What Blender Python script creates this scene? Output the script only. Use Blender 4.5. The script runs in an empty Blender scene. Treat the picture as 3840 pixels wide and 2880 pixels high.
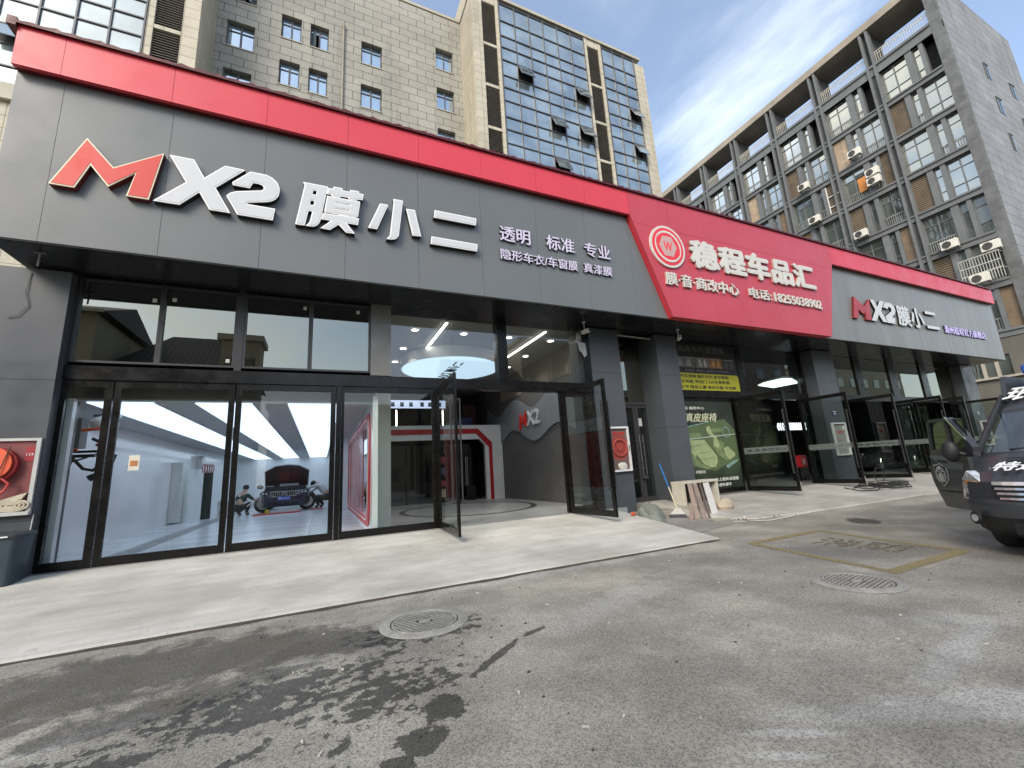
import bpy, bmesh, math, random
from mathutils import Vector, Matrix
rnd = random.Random(7)
SC = bpy.context.scene
COL = SC.collection
R = math.radians

# ---------------------------------------------------------------- camera
cam = bpy.data.cameras.new("camera")
cam.sensor_width = 36.0
cam.lens = 14.725
cam.clip_start = 0.05
cam.clip_end = 2000
cam_o = bpy.data.objects.new("camera", cam)
COL.objects.link(cam_o)
_r = Vector((0.9112993, -0.4074353, -0.0594144))
_d = Vector((0.0288242, 0.2070730, -0.9779008))
_f = Vector((0.4107344, 0.8894477, 0.2004495))
_m = Matrix((_r, -_d, -_f)).transposed().to_4x4()
_m.translation = Vector((0, 0, 1.55))
cam_o.matrix_world = _m
SC.camera = cam_o

# ---------------------------------------------------------------- light
SUN_DIR = Vector((-0.62, -0.60, 0.62)).normalized()      # from the scene towards the sun
el = math.asin(SUN_DIR.z)
az = math.atan2(SUN_DIR.x, SUN_DIR.y)
sun = bpy.data.lights.new("sun", 'SUN')
sun.energy = 1.35
sun.angle = R(24)
sun.color = (1.0, 0.92, 0.80)
sun_o = bpy.data.objects.new("sun", sun)
COL.objects.link(sun_o)
sun_o.rotation_euler = SUN_DIR.to_track_quat('Z', 'Y').to_euler()

w = bpy.data.worlds.new("World")
SC.world = w
w.use_nodes = True
nt = w.node_tree
nt.nodes.clear()
def wn(t, **k):
    n = nt.nodes.new(t)
    for a, b in k.items():
        setattr(n, a, b)
    return n
out = wn('ShaderNodeOutputWorld')
bg = wn('ShaderNodeBackground')
bg.inputs[1].default_value = 0.15
sky = wn('ShaderNodeTexSky', sky_type='NISHITA')
sky.sun_disc = False
sky.sun_elevation = el
sky.sun_rotation = az
sky.altitude = 50
sky.air_density = 1.0
sky.dust_density = 1.6
sky.ozone_density = 1.0
tc = wn('ShaderNodeTexCoord')
sep = wn('ShaderNodeSeparateXYZ')
nt.links.new(tc.outputs['Generated'], sep.inputs[0])
def wmath(op, a, b=None, c=None):
    n = wn('ShaderNodeMath', operation=op)
    for i, v in enumerate((a, b, c)):
        if v is None:
            continue
        if isinstance(v, (int, float)):
            n.inputs[i].default_value = v
        else:
            nt.links.new(v, n.inputs[i])
    return n.outputs[0]
den = wmath('ADD', wmath('MAXIMUM', sep.outputs[2], 0.0), 0.22)
comb = wn('ShaderNodeCombineXYZ')
nt.links.new(wmath('DIVIDE', sep.outputs[0], den), comb.inputs[0])
nt.links.new(wmath('DIVIDE', sep.outputs[1], den), comb.inputs[1])
mp = wn('ShaderNodeMapping')
mp.inputs['Rotation'].default_value = (0, 0, R(35))
mp.inputs['Scale'].default_value = (1.0, 0.55, 1)
mp.inputs['Location'].default_value = (1.7, 2.3, 0.4)
nt.links.new(comb.outputs[0], mp.inputs[0])
n1 = wn('ShaderNodeTexNoise')
n1.inputs['Scale'].default_value = 1.9
n1.inputs['Detail'].default_value = 8
n1.inputs['Roughness'].default_value = 0.55
n1.inputs['Distortion'].default_value = 0.35
nt.links.new(mp.outputs[0], n1.inputs['Vector'])
rmp = wn('ShaderNodeMapRange')
rmp.interpolation_type = 'SMOOTHSTEP'
rmp.inputs['From Min'].default_value = 0.46
rmp.inputs['From Max'].default_value = 0.80
rmp.inputs['To Min'].default_value = 0.10
rmp.inputs['To Max'].default_value = 0.88
nt.links.new(n1.outputs[0], rmp.inputs[0])
# the low sky is hazier
low = wn('ShaderNodeMapRange')
low.inputs['From Min'].default_value = 0.0
low.inputs['From Max'].default_value = 0.38
low.inputs['To Min'].default_value = 0.70
low.inputs['To Max'].default_value = 0.0
nt.links.new(sep.outputs[2], low.inputs[0])
cm = wmath('MAXIMUM', rmp.outputs[0], low.outputs[0])
mix = wn('ShaderNodeMix', data_type='RGBA')
nt.links.new(cm, mix.inputs['Factor'])
nt.links.new(sky.outputs[0], mix.inputs['A'])
# cloud tone: warmer and brighter towards the sun side
dt = wn('ShaderNodeVectorMath', operation='DOT_PRODUCT')
nt.links.new(tc.outputs['Generated'], dt.inputs[0])
dt.inputs[1].default_value = (-0.95, -0.3, 0.1)
dr = wn('ShaderNodeMapRange')
dr.inputs['From Min'].default_value = -0.4
dr.inputs['From Max'].default_value = 0.9
nt.links.new(dt.outputs['Value'], dr.inputs[0])
cc = wn('ShaderNodeMix', data_type='RGBA')
cc.inputs['A'].default_value = (4.7, 5.1, 5.45, 1)
cc.inputs['B'].default_value = (6.6, 6.2, 5.1, 1)
nt.links.new(dr.outputs[0], cc.inputs['Factor'])
nt.links.new(cc.outputs['Result'], mix.inputs['B'])
nt.links.new(mix.outputs['Result'], bg.inputs[0])
nt.links.new(bg.outputs[0], out.inputs[0])

SC.view_settings.view_transform = 'Standard'
SC.view_settings.look = 'None'
SC.view_settings.exposure = 1.0
SC.view_settings.gamma = 1.0
SC.render.engine = 'CYCLES'
SC.cycles.use_denoising = True
SC.cycles.max_bounces = 8
SC.cycles.transparent_max_bounces = 24
SC.cycles.glossy_bounces = 5
SC.cycles.diffuse_bounces = 4
SC.cycles.sample_clamp_indirect = 6.0
SC.cycles.caustics_reflective = False
SC.cycles.caustics_refractive = False

# ---------------------------------------------------------------- materials
MATS = {}
class NT:
    """small helper for node trees"""
    def __init__(s, name):
        s.m = bpy.data.materials.new(name)
        s.m.use_nodes = True
        s.t = s.m.node_tree
        s.b = s.t.nodes['Principled BSDF']
        s.o = s.t.nodes['Material Output']
    def n(s, t, **k):
        x = s.t.nodes.new(t)
        for a, b in k.items():
            setattr(x, a, b)
        return x
    def l(s, a, b):
        s.t.links.new(a, b)
    def math(s, op, a, b=None, c=None, clamp=False):
        n = s.n('ShaderNodeMath', operation=op, use_clamp=clamp)
        for i, v in enumerate((a, b, c)):
            if v is None:
                continue
            if isinstance(v, (int, float)):
                n.inputs[i].default_value = v
            else:
                s.l(v, n.inputs[i])
        return n.outputs[0]
    def pos(s):
        if not hasattr(s, '_pos'):
            s._pos = s.n('ShaderNodeNewGeometry').outputs['Position']
        return s._pos
    def noise(s, scale, detail=4, rough=.55, vec=None, dist=0, stretch=None):
        n = s.n('ShaderNodeTexNoise')
        n.inputs['Scale'].default_value = scale
        n.inputs['Detail'].default_value = detail
        n.inputs['Roughness'].default_value = rough
        n.inputs['Distortion'].default_value = dist
        v = vec or s.pos()
        if stretch:
            m = s.n('ShaderNodeMapping')
            m.inputs['Scale'].default_value = stretch
            s.l(v, m.inputs[0])
            v = m.outputs[0]
        s.l(v, n.inputs['Vector'])
        return n.outputs[0]
    def rng(s, v, a, b, c=0., d=1., smooth=True):
        n = s.n('ShaderNodeMapRange')
        if smooth:
            n.interpolation_type = 'SMOOTHSTEP'
        for k, x in zip(('From Min', 'From Max', 'To Min', 'To Max'), (a, b, c, d)):
            n.inputs[k].default_value = x
        s.l(v, n.inputs[0])
        return n.outputs[0]
    def mix(s, fac, a, b):
        n = s.n('ShaderNodeMix', data_type='RGBA')
        for k, v in (('Factor', fac), ('A', a), ('B', b)):
            if isinstance(v, (int, float)):
                n.inputs[k].default_value = v
            elif isinstance(v, tuple):
                n.inputs[k].default_value = (*v, 1) if len(v) == 3 else v
            else:
                s.l(v, n.inputs[k])
        return n.outputs['Result']
    def mul(s, col, f):
        n = s.n('ShaderNodeMix', data_type='RGBA', blend_type='MULTIPLY')
        n.inputs['Factor'].default_value = 1
        if isinstance(col, tuple):
            n.inputs['A'].default_value = (*col, 1)
        else:
            s.l(col, n.inputs['A'])
        s.l(f, n.inputs['B'])
        return n.outputs['Result']
    def bump(s, h, strength=.3, dist=.01):
        n = s.n('ShaderNodeBump')
        n.inputs['Strength'].default_value = strength
        n.inputs['Distance'].default_value = dist
        s.l(h, n.inputs['Height'])
        s.l(n.outputs[0], s.b.inputs['Normal'])

def M(name, col, rough=.5, metal=0., spec=.5, var=.12, vs=1.2, fine=0., fs=60, coat=0., emit=0., bump=0., bs=80):
    if name in MATS:
        return MATS[name]
    t = NT(name)
    b = t.b
    b.inputs['Base Color'].default_value = (*col, 1)
    b.inputs['Roughness'].default_value = rough
    b.inputs['Metallic'].default_value = metal
    b.inputs['Specular IOR Level'].default_value = spec
    b.inputs['Coat Weight'].default_value = coat
    if var:
        f = t.rng(t.noise(vs, 5, .6), .3, .7, 1 - var, 1 + var, False)
        if fine:
            f = t.math('MULTIPLY', f, t.rng(t.noise(fs, 2), .3, .7, 1 - fine, 1 + fine, False))
        t.l(t.mul(col, f), b.inputs['Base Color'])
        rr = t.rng(t.noise(vs * 2.3, 4), .3, .7, max(.02, rough - .08), min(1, rough + .1), False)
        t.l(rr, b.inputs['Roughness'])
    if bump:
        t.bump(t.noise(bs, 3), bump, .005)
    if emit:
        b.inputs['Emission Color'].default_value = (*col, 1)
        b.inputs['Emission Strength'].default_value = emit
    MATS[name] = t.m
    return t.m

def glass(name, tint, add, ior=1.5, refl=(1, 1, 1), wob=0.):
    """architectural glazing: what is behind shows through, the street mirrors on it"""
    t = NT(name)
    t.t.nodes.remove(t.b)
    tr = t.n('ShaderNodeBsdfTransparent')
    tr.inputs[0].default_value = (*tint, 1)
    gl = t.n('ShaderNodeBsdfGlossy')
    gl.inputs[0].default_value = (*refl, 1)
    gl.inputs['Roughness'].default_value = 0.0
    fr = t.n('ShaderNodeFresnel')
    fr.inputs['IOR'].default_value = ior
    if wob:
        bp = t.n('ShaderNodeBump')
        bp.inputs['Strength'].default_value = wob
        bp.inputs['Distance'].default_value = .02
        t.l(t.noise(1.6, 2), bp.inputs['Height'])
        t.l(bp.outputs[0], gl.inputs['Normal'])
    mx = t.n('ShaderNodeMixShader')
    front = t.math('SUBTRACT', 1.0, t.n('ShaderNodeNewGeometry').outputs['Backfacing'])
    t.l(t.math('MULTIPLY', t.math('ADD', fr.outputs[0], add, clamp=True), front), mx.inputs[0])
    t.l(tr.outputs[0], mx.inputs[1])
    t.l(gl.outputs[0], mx.inputs[2])
    t.l(mx.outputs[0], t.o.inputs[0])
    MATS[name] = t.m
    return t.m

def mirror_glass(name, base, refl, fac, wob=.02):
    """coated facade glass: dark room behind, strong sky reflection"""
    t = NT(name)
    b = t.b
    cell = t.n('ShaderNodeTexNoise')
    cell.inputs['Scale'].default_value = .55
    t.l(t.pos(), cell.inputs['Vector'])
    t.l(t.mul(base, t.rng(cell.outputs[0], .35, .65, .6, 1.7, False)), b.inputs['Base Color'])
    b.inputs['Roughness'].default_value = .3
    gl = t.n('ShaderNodeBsdfGlossy')
    gl.inputs[0].default_value = (*refl, 1)
    gl.inputs['Roughness'].default_value = 0.01
    bp = t.n('ShaderNodeBump')
    bp.inputs['Strength'].default_value = wob
    bp.inputs['Distance'].default_value = .05
    t.l(t.noise(.9, 2), bp.inputs['Height'])
    t.l(bp.outputs[0], gl.inputs['Normal'])
    fr = t.n('ShaderNodeFresnel')
    fr.inputs['IOR'].default_value = 1.5
    mx = t.n('ShaderNodeMixShader')
    t.l(t.math('ADD', fr.outputs[0], fac, clamp=True), mx.inputs[0])
    t.l(b.outputs[0], mx.inputs[1])
    t.l(gl.outputs[0], mx.inputs[2])
    t.l(mx.outputs[0], t.o.inputs[0])
    MATS[name] = t.m
    return t.m

def masonry(name, col, grout, bw, bh, mort=.012, axis='XZ', var=.13, off=.5, rough=.8):
    """large stone cladding slabs laid in running bond"""
    t = NT(name)
    b = t.b
    s = t.n('ShaderNodeSeparateXYZ')
    t.l(t.pos(), s.inputs[0])
    c = t.n('ShaderNodeCombineXYZ')
    hx = s.outputs[0] if axis[0] == 'X' else (s.outputs[1] if axis[0] == 'Y' else t.math('ADD', s.outputs[0], s.outputs[1]))
    t.l(hx, c.inputs[0])
    t.l(s.outputs[2], c.inputs[1])
    br = t.n('ShaderNodeTexBrick')
    br.offset = off
    t.l(c.outputs[0], br.inputs['Vector'])
    br.inputs['Scale'].default_value = 1
    br.inputs['Brick Width'].default_value = bw
    br.inputs['Row Height'].default_value = bh
    br.inputs['Mortar Size'].default_value = mort
    br.inputs['Mortar Smooth'].default_value = .1
    br.inputs['Bias'].default_value = 0
    br.inputs['Color1'].default_value = (*[x * (1 - var) for x in col], 1)
    br.inputs['Color2'].default_value = (*[x * (1 + var) for x in col], 1)
    br.inputs['Mortar'].default_value = (*grout, 1)
    f = t.rng(t.noise(.35, 6, .65), .25, .75, .78, 1.2, False)
    f = t.math('MULTIPLY', f, t.rng(t.noise(6, 4), .3, .7, .92, 1.08, False))
    st = t.rng(t.noise(1.0, 4, .6, stretch=(1.3, 1.3, .07)), .52, .72, 1., .80)
    f = t.math('MULTIPLY', f, st)
    t.l(t.mul(br.outputs[0], f), b.inputs['Base Color'])
    b.inputs['Roughness'].default_value = rough
    t.bump(t.math('SUBTRACT', 1, br.outputs['Fac']), .5, .01)
    MATS[name] = t.m
    return t.m

def louvre(name, col, pitch, dark):
    t = NT(name)
    s = t.n('ShaderNodeSeparateXYZ')
    t.l(t.pos(), s.inputs[0])
    fr = t.math('FRACT', t.math('DIVIDE', s.outputs[2], pitch))
    f = t.rng(fr, .45, .6)
    nz = t.rng(t.noise(1.3, 4, .6), .3, .7, .75, 1.2, False)
    t.l(t.mul(t.mix(f, col, dark), nz), t.b.inputs['Base Color'])
    t.b.inputs['Roughness'].default_value = .6
    t.bump(f, .8, .03)
    MATS[name] = t.m
    return t.m

BLACK = M('black_frame', (.0055, .0053, .005), .26, spec=.38, var=.15)
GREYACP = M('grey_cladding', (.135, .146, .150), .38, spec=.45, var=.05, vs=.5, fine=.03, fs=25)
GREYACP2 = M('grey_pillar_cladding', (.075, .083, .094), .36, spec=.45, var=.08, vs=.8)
SOFFIT = M('dark_soffit', (.016, .017, .019), .2, spec=.45, var=.02)
REDACP = M('red_cladding', (.60, .040, .058), .36, spec=.6, var=.05, vs=.6, fine=.05, fs=55)
REDDK = M('red_flashing', (.085, .003, .004), .45, var=.1)
WHITEL = M('white_letter_face', (.56, .575, .585), .35, var=.03, vs=2)
WHITEW = M('warm_letter_face', (.58, .57, .52), .4, var=.05, vs=3)
CREAMRIM = M('cream_letter_rim', (.76, .70, .50), .4, var=.03)
WHITERIM = M('white_letter_rim', (.88, .88, .86), .4, var=.03)
LILAC = M('lilac_letter_face', (.58, .54, .68), .4, var=.03)
REDL = M('red_letter_face', (.58, .026, .014), .4, var=.04, vs=2)
LETSIDE = M('letter_return', (.010, .010, .011), .4, var=.1)
REDSIDE = M('red_letter_return', (.12, .012, .012), .4, var=.1)
WHITESIDE = M('pale_letter_return', (.45, .30, .28), .5, var=.1)
CHROME = M('chrome', (.75, .75, .75), .18, metal=1, var=.08)
STEEL = M('brushed_steel', (.5, .5, .49), .32, metal=1, var=.1, vs=6)
WHITEP = M('white_paint', (.72, .73, .73), .5, var=.06, vs=1.5)
CREAMP = M('cream_column_paint', (.74, .73, .64), .45, var=.05)
DARKGREYP = M('dark_grey_paint', (.10, .10, .10), .55, var=.1)
MIDGREYP = M('slate_panel_paint', (.19, .21, .225), .5, var=.06)
INTFLOOR = None
RUBBER = M('rubber', (.02, .02, .02), .75, var=.2, vs=8)
GLASS = glass('clear_glass', (.92, .95, .94), .025, 1.5)
GLASSD = glass('dark_tinted_glass', (.10, .11, .10), .26, 1.5, (.78, .80, .70), .012)
GLASSL = glass('lobby_glass', (.86, .88, .86), .07, 1.5, wob=.006)
GLASSR = glass('smoky_glass', (.78, .82, .80), .04, 1.5, wob=.01)
TOWERG = mirror_glass('tower_glass', (.15, .19, .205), (.66, .74, .77), .38)
HOTELG = mirror_glass('hotel_window_glass', (.10, .16, .20), (.70, .82, .90), .55)
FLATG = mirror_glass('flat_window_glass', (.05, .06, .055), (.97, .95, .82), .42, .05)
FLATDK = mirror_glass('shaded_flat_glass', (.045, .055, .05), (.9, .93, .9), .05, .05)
EMITW = M('lit_ceiling_panel', (.70, .82, 1.0), .5, var=0, emit=.80)
EMITS = M('lamp_light', (1.0, .96, .88), .5, var=0, emit=5.0)
EMITD = M('lit_disc', (.60, .80, 1.0), .5, var=0, emit=.62)

# ---------------------------------------------------------------- mesh building
ORG = {}
class MB:
    def __init__(s):
        s.v = []; s.f = []
    def add(s, vs, fs):
        o = len(s.v)
        s.v += [tuple(p) for p in vs]
        s.f += [tuple(i + o for i in f) for f in fs]
        return s
    def box(s, x0, x1, y0, y1, z0, z1):
        x0, x1 = min(x0, x1), max(x0, x1); y0, y1 = min(y0, y1), max(y0, y1); z0, z1 = min(z0, z1), max(z0, z1)
        return s.add([(x, y, z) for z in (z0, z1) for y in (y0, y1) for x in (x0, x1)],
                     [(0, 2, 3, 1), (4, 5, 7, 6), (0, 1, 5, 4), (2, 6, 7, 3), (0, 4, 6, 2), (1, 3, 7, 5)])
    def hexa(s, p):
        """8 corners: bottom ring 0-3, top ring 4-7 (same order)"""
        return s.add(p, [(3, 2, 1, 0), (4, 5, 6, 7), (0, 1, 5, 4), (1, 2, 6, 5), (2, 3, 7, 6), (3, 0, 4, 7)])
    def slab(s, a, b, t, z0, z1):
        """upright board from a to b in plan, t thick"""
        a = Vector((a[0], a[1])); b = Vector((b[0], b[1]))
        d = (b - a).normalized(); n = Vector((-d.y, d.x)) * t / 2
        q = [a - n, b - n, b + n, a + n]
        return s.hexa([(p.x, p.y, z0) for p in q] + [(p.x, p.y, z1) for p in q])
    def prism(s, pts, axis, a, b):
        """extrude a 2-D polygon along an axis: 'y' takes (x,z), 'x' takes (y,z), 'z' takes (x,y)"""
        f = {'y': lambda p, t: (p[0], t, p[1]), 'x': lambda p, t: (t, p[0], p[1]), 'z': lambda p, t: (p[0], p[1], t)}[axis]
        n = len(pts)
        return s.add([f(p, a) for p in pts] + [f(p, b) for p in pts],
                     [tuple(range(n)), tuple(range(2 * n - 1, n - 1, -1))] + [(i, i + n, (i + 1) % n + n, (i + 1) % n) for i in range(n)])
    def tube(s, path, r, n=8, cap=True, closed=False):
        path = [Vector(p) for p in path]
        rs = r if isinstance(r, (list, tuple)) else [r] * len(path)
        N = len(path); vs = []; up = None
        for i, p in enumerate(path):
            if closed:
                t = (path[(i + 1) % N] - path[i - 1]).normalized()
            else:
                t = (path[min(i + 1, N - 1)] - path[max(i - 1, 0)]).normalized()
            if up is None:
                up = Vector((0, 0, 1)) if abs(t.z) < .9 else Vector((1, 0, 0))
            u = (up - t * up.dot(t)).normalized(); up = u
            v = t.cross(u)
            vs += [p + (u * math.cos(2 * math.pi * k / n) + v * math.sin(2 * math.pi * k / n)) * rs[i] for k in range(n)]
        fs = []
        for i in range(N if closed else N - 1):
            j = (i + 1) % N
            fs += [(i * n + k, i * n + (k + 1) % n, j * n + (k + 1) % n, j * n + k) for k in range(n)]
        if cap and not closed:
            fs += [tuple(range(n - 1, -1, -1)), tuple(range((N - 1) * n, N * n))]
        return s.add(vs, fs)
    def cyl(s, c, r, axis, h, n=24, r2=None):
        c = Vector(c); a = Vector({'x': (1, 0, 0), 'y': (0, 1, 0), 'z': (0, 0, 1)}[axis]) if isinstance(axis, str) else Vector(axis)
        return s.tube([c, c + a * h], [r, r if r2 is None else r2], n)
    def ball(s, c, r, n=10, m=7, sq=(1, 1, 1), jit=0, rn=None):
        vs = []; fs = []
        for i in range(m + 1):
            th = math.pi * i / m
            for k in range(n):
                ph = 2 * math.pi * k / n
                q = 1 + (rn.uniform(-jit, jit) if jit else 0)
                vs.append((c[0] + r * sq[0] * q * math.sin(th) * math.cos(ph), c[1] + r * sq[1] * q * math.sin(th) * math.sin(ph), c[2] + r * sq[2] * q * math.cos(th)))
        for i in range(m):
            for k in range(n):
                fs.append((i * n + k, (i + 1) * n + k, (i + 1) * n + (k + 1) % n, i * n + (k + 1) % n))
        return s.add(vs, fs)
    def loft(s, rings, cap=True, closed=True):
        n = len(rings[0]); vs = [p for r in rings for p in r]; fs = []
        for i in range(len(rings) - 1):
            for k in range(n if closed else n - 1):
                fs.append((i * n + k, i * n + (k + 1) % n, (i + 1) * n + (k + 1) % n, (i + 1) * n + k))
        if cap and closed:
            fs += [tuple(range(n - 1, -1, -1)), tuple(range((len(rings) - 1) * n, len(rings) * n))]
        return s.add(vs, fs)
    def xf(s, fn):
        s.v = [tuple(fn(Vector(p))) for p in s.v]
        return s
    def build(s, name, mat, parent=None, smooth=False, bevel=0, fix=True, base=None):
        me = bpy.data.meshes.new(name)
        o = ORG.get(parent.name, Vector((0, 0, 0))) if parent else (Vector(base) if base else Vector((0, 0, 0)))
        me.from_pydata([tuple(Vector(p) - o) for p in s.v], [], s.f)
        if fix or smooth:
            bm = bmesh.new(); bm.from_mesh(me)
            bmesh.ops.remove_doubles(bm, verts=bm.verts, dist=1e-5)
            if fix:
                bmesh.ops.recalc_face_normals(bm, faces=bm.faces)
            bm.to_mesh(me); bm.free()
        ob = bpy.data.objects.new(name, me)
        COL.objects.link(ob)
        if parent:
            ob.parent = parent
        else:
            ob.location = o
        ORG[ob.name] = o.copy()
        if mat is not None:
            me.materials.append(mat)
        if smooth:
            for p in me.polygons:
                p.use_smooth = True
            me.set_sharp_from_angle(angle=R(38))
        if bevel:
            b = ob.modifiers.new('bevel', 'BEVEL')
            b.width = bevel; b.segments = 2; b.limit_method = 'ANGLE'; b.angle_limit = R(40)
        return ob

def tag(o, label, cat, group=None):
    o['label'] = label; o['category'] = cat
    if group:
        o['group'] = group
    return o
def thing(name, label, cat, loc=(0, 0, 0), group=None):
    o = bpy.data.objects.new(name, None)
    o.empty_display_size = .2
    COL.objects.link(o)
    o.location = loc
    ORG[o.name] = Vector(loc)
    return tag(o, label, cat, group)
def struct(o):
    o['kind'] = 'structure'
    return o
def kids(o):
    return list(o.children)
def dup(o, loc, label=None, rotz=0, group=None):
    c = o.copy(); COL.objects.link(c); c.location = loc; c.rotation_euler.z = rotz
    if label: c['label'] = label
    if group: c['group'] = group
    ORG[c.name] = Vector(loc)
    for ch in kids(o):
        k = ch.copy(); COL.objects.link(k); k.parent = c
        for g in kids(ch):
            q = g.copy(); COL.objects.link(q); q.parent = k
    return c

def curve_mesh(polys, depth):
    """filled 2-D outlines (later ones cut holes) as a slab 0..depth thick"""
    cu = bpy.data.curves.new('tmp', 'CURVE')
    cu.dimensions = '2D'; cu.fill_mode = 'BOTH'; cu.extrude = depth / 2
    for pl in polys:
        sp = cu.splines.new('POLY')
        sp.points.add(len(pl) - 1)
        for p, q in zip(sp.points, pl):
            p.co = (q[0], q[1], 0, 1)
        sp.use_cyclic_u = True
    return _to_mesh(cu, depth / 2)
def _to_mesh(cu, lift):
    o = bpy.data.objects.new('tmp', cu); COL.objects.link(o)
    dg = bpy.context.evaluated_depsgraph_get()
    me = bpy.data.meshes.new_from_object(o.evaluated_get(dg))
    vs = [Vector((v.co.x, v.co.y, v.co.z + lift)) for v in me.vertices]
    fs = [tuple(p.vertices) for p in me.polygons]
    bpy.data.objects.remove(o); bpy.data.curves.remove(cu); bpy.data.meshes.remove(me)
    return vs, fs
def text_mesh(body, w, h, depth, strike=.0, res=2, shear=0, spacing=1.0):
    """lettering scaled to fill w x h exactly"""
    cu = bpy.data.curves.new('tmp', 'FONT')
    cu.body = body; cu.extrude = .5; cu.resolution_u = res; cu.shear = shear; cu.space_character = spacing
    vs, fs = _to_mesh(cu, .5)
    if strike:      # heavier strokes: shifted copies, each a hair lower than the last
        V0, F0 = vs, fs; vs, fs = [], []
        dirs = [(0, 0), (1, 0), (-1, 0), (0, 1), (0, -1)] + ([(.7, .7), (-.7, .7), (.7, -.7), (-.7, -.7)] if strike > .025 else [])
        for i, (dx, dy) in enumerate(dirs):
            k = len(vs); zf = 1 - i * .0008 / max(depth, .002) * min(1, depth / .01)
            vs += [Vector((v.x + dx * strike, v.y + dy * strike, v.z * zf if v.z > .5 else v.z + i * .001)) for v in V0]
            fs += [tuple(a + k for a in f) for f in F0]
    x0 = min(v.x for v in vs); x1 = max(v.x for v in vs); y0 = min(v.y for v in vs); y1 = max(v.y for v in vs)
    return [Vector(((v.x - x0) / (x1 - x0) * w, (v.y - y0) / (y1 - y0) * h, v.z * depth)) for v in vs], fs
def put(vf, o, right=(1, 0, 0), up=(0, 0, 1)):
    """stand a flat slab up: o is its lower left back corner, thickness grows towards the viewer"""
    vs, fs = vf
    o = Vector(o); r = Vector(right); u = Vector(up); n = r.cross(u)
    m = MB()
    m.add([o + r * v.x + u * v.y + n * v.z for v in vs], fs)
    return m
def text(name, body, x, y, z, w, h, depth, mat, parent, bold=.0, right=(1, 0, 0), up=(0, 0, 1), res=2, shear=0, spacing=1.0):
    return put(text_mesh(body, w, h, depth, bold, res, shear, spacing), (x, y, z), right, up).build(name, mat, parent, fix=False)
# ================================================================ ground
def ellipse_field(t, lst, amp, nscale, warp=.0):
    f = None
    vec = t.pos()
    for cx, cy, rx, ry, rot, k in lst:
        m = t.n('ShaderNodeMapping', vector_type='TEXTURE')
        m.inputs['Location'].default_value = (cx, cy, 0)
        m.inputs['Rotation'].default_value = (0, 0, R(rot))
        m.inputs['Scale'].default_value = (rx, ry, 100)
        t.l(vec, m.inputs[0])
        ln = t.n('ShaderNodeVectorMath', operation='LENGTH')
        t.l(m.outputs[0], ln.inputs[0])
        g = t.math('MULTIPLY', t.math('SUBTRACT', 1.0, ln.outputs['Value']), k)
        f = g if f is None else t.math('MAXIMUM', f, g)
    nz = t.noise(nscale, 7, .68)
    return t.math('ADD', f, t.math('MULTIPLY', t.math('SUBTRACT', nz, .5), amp))

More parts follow.
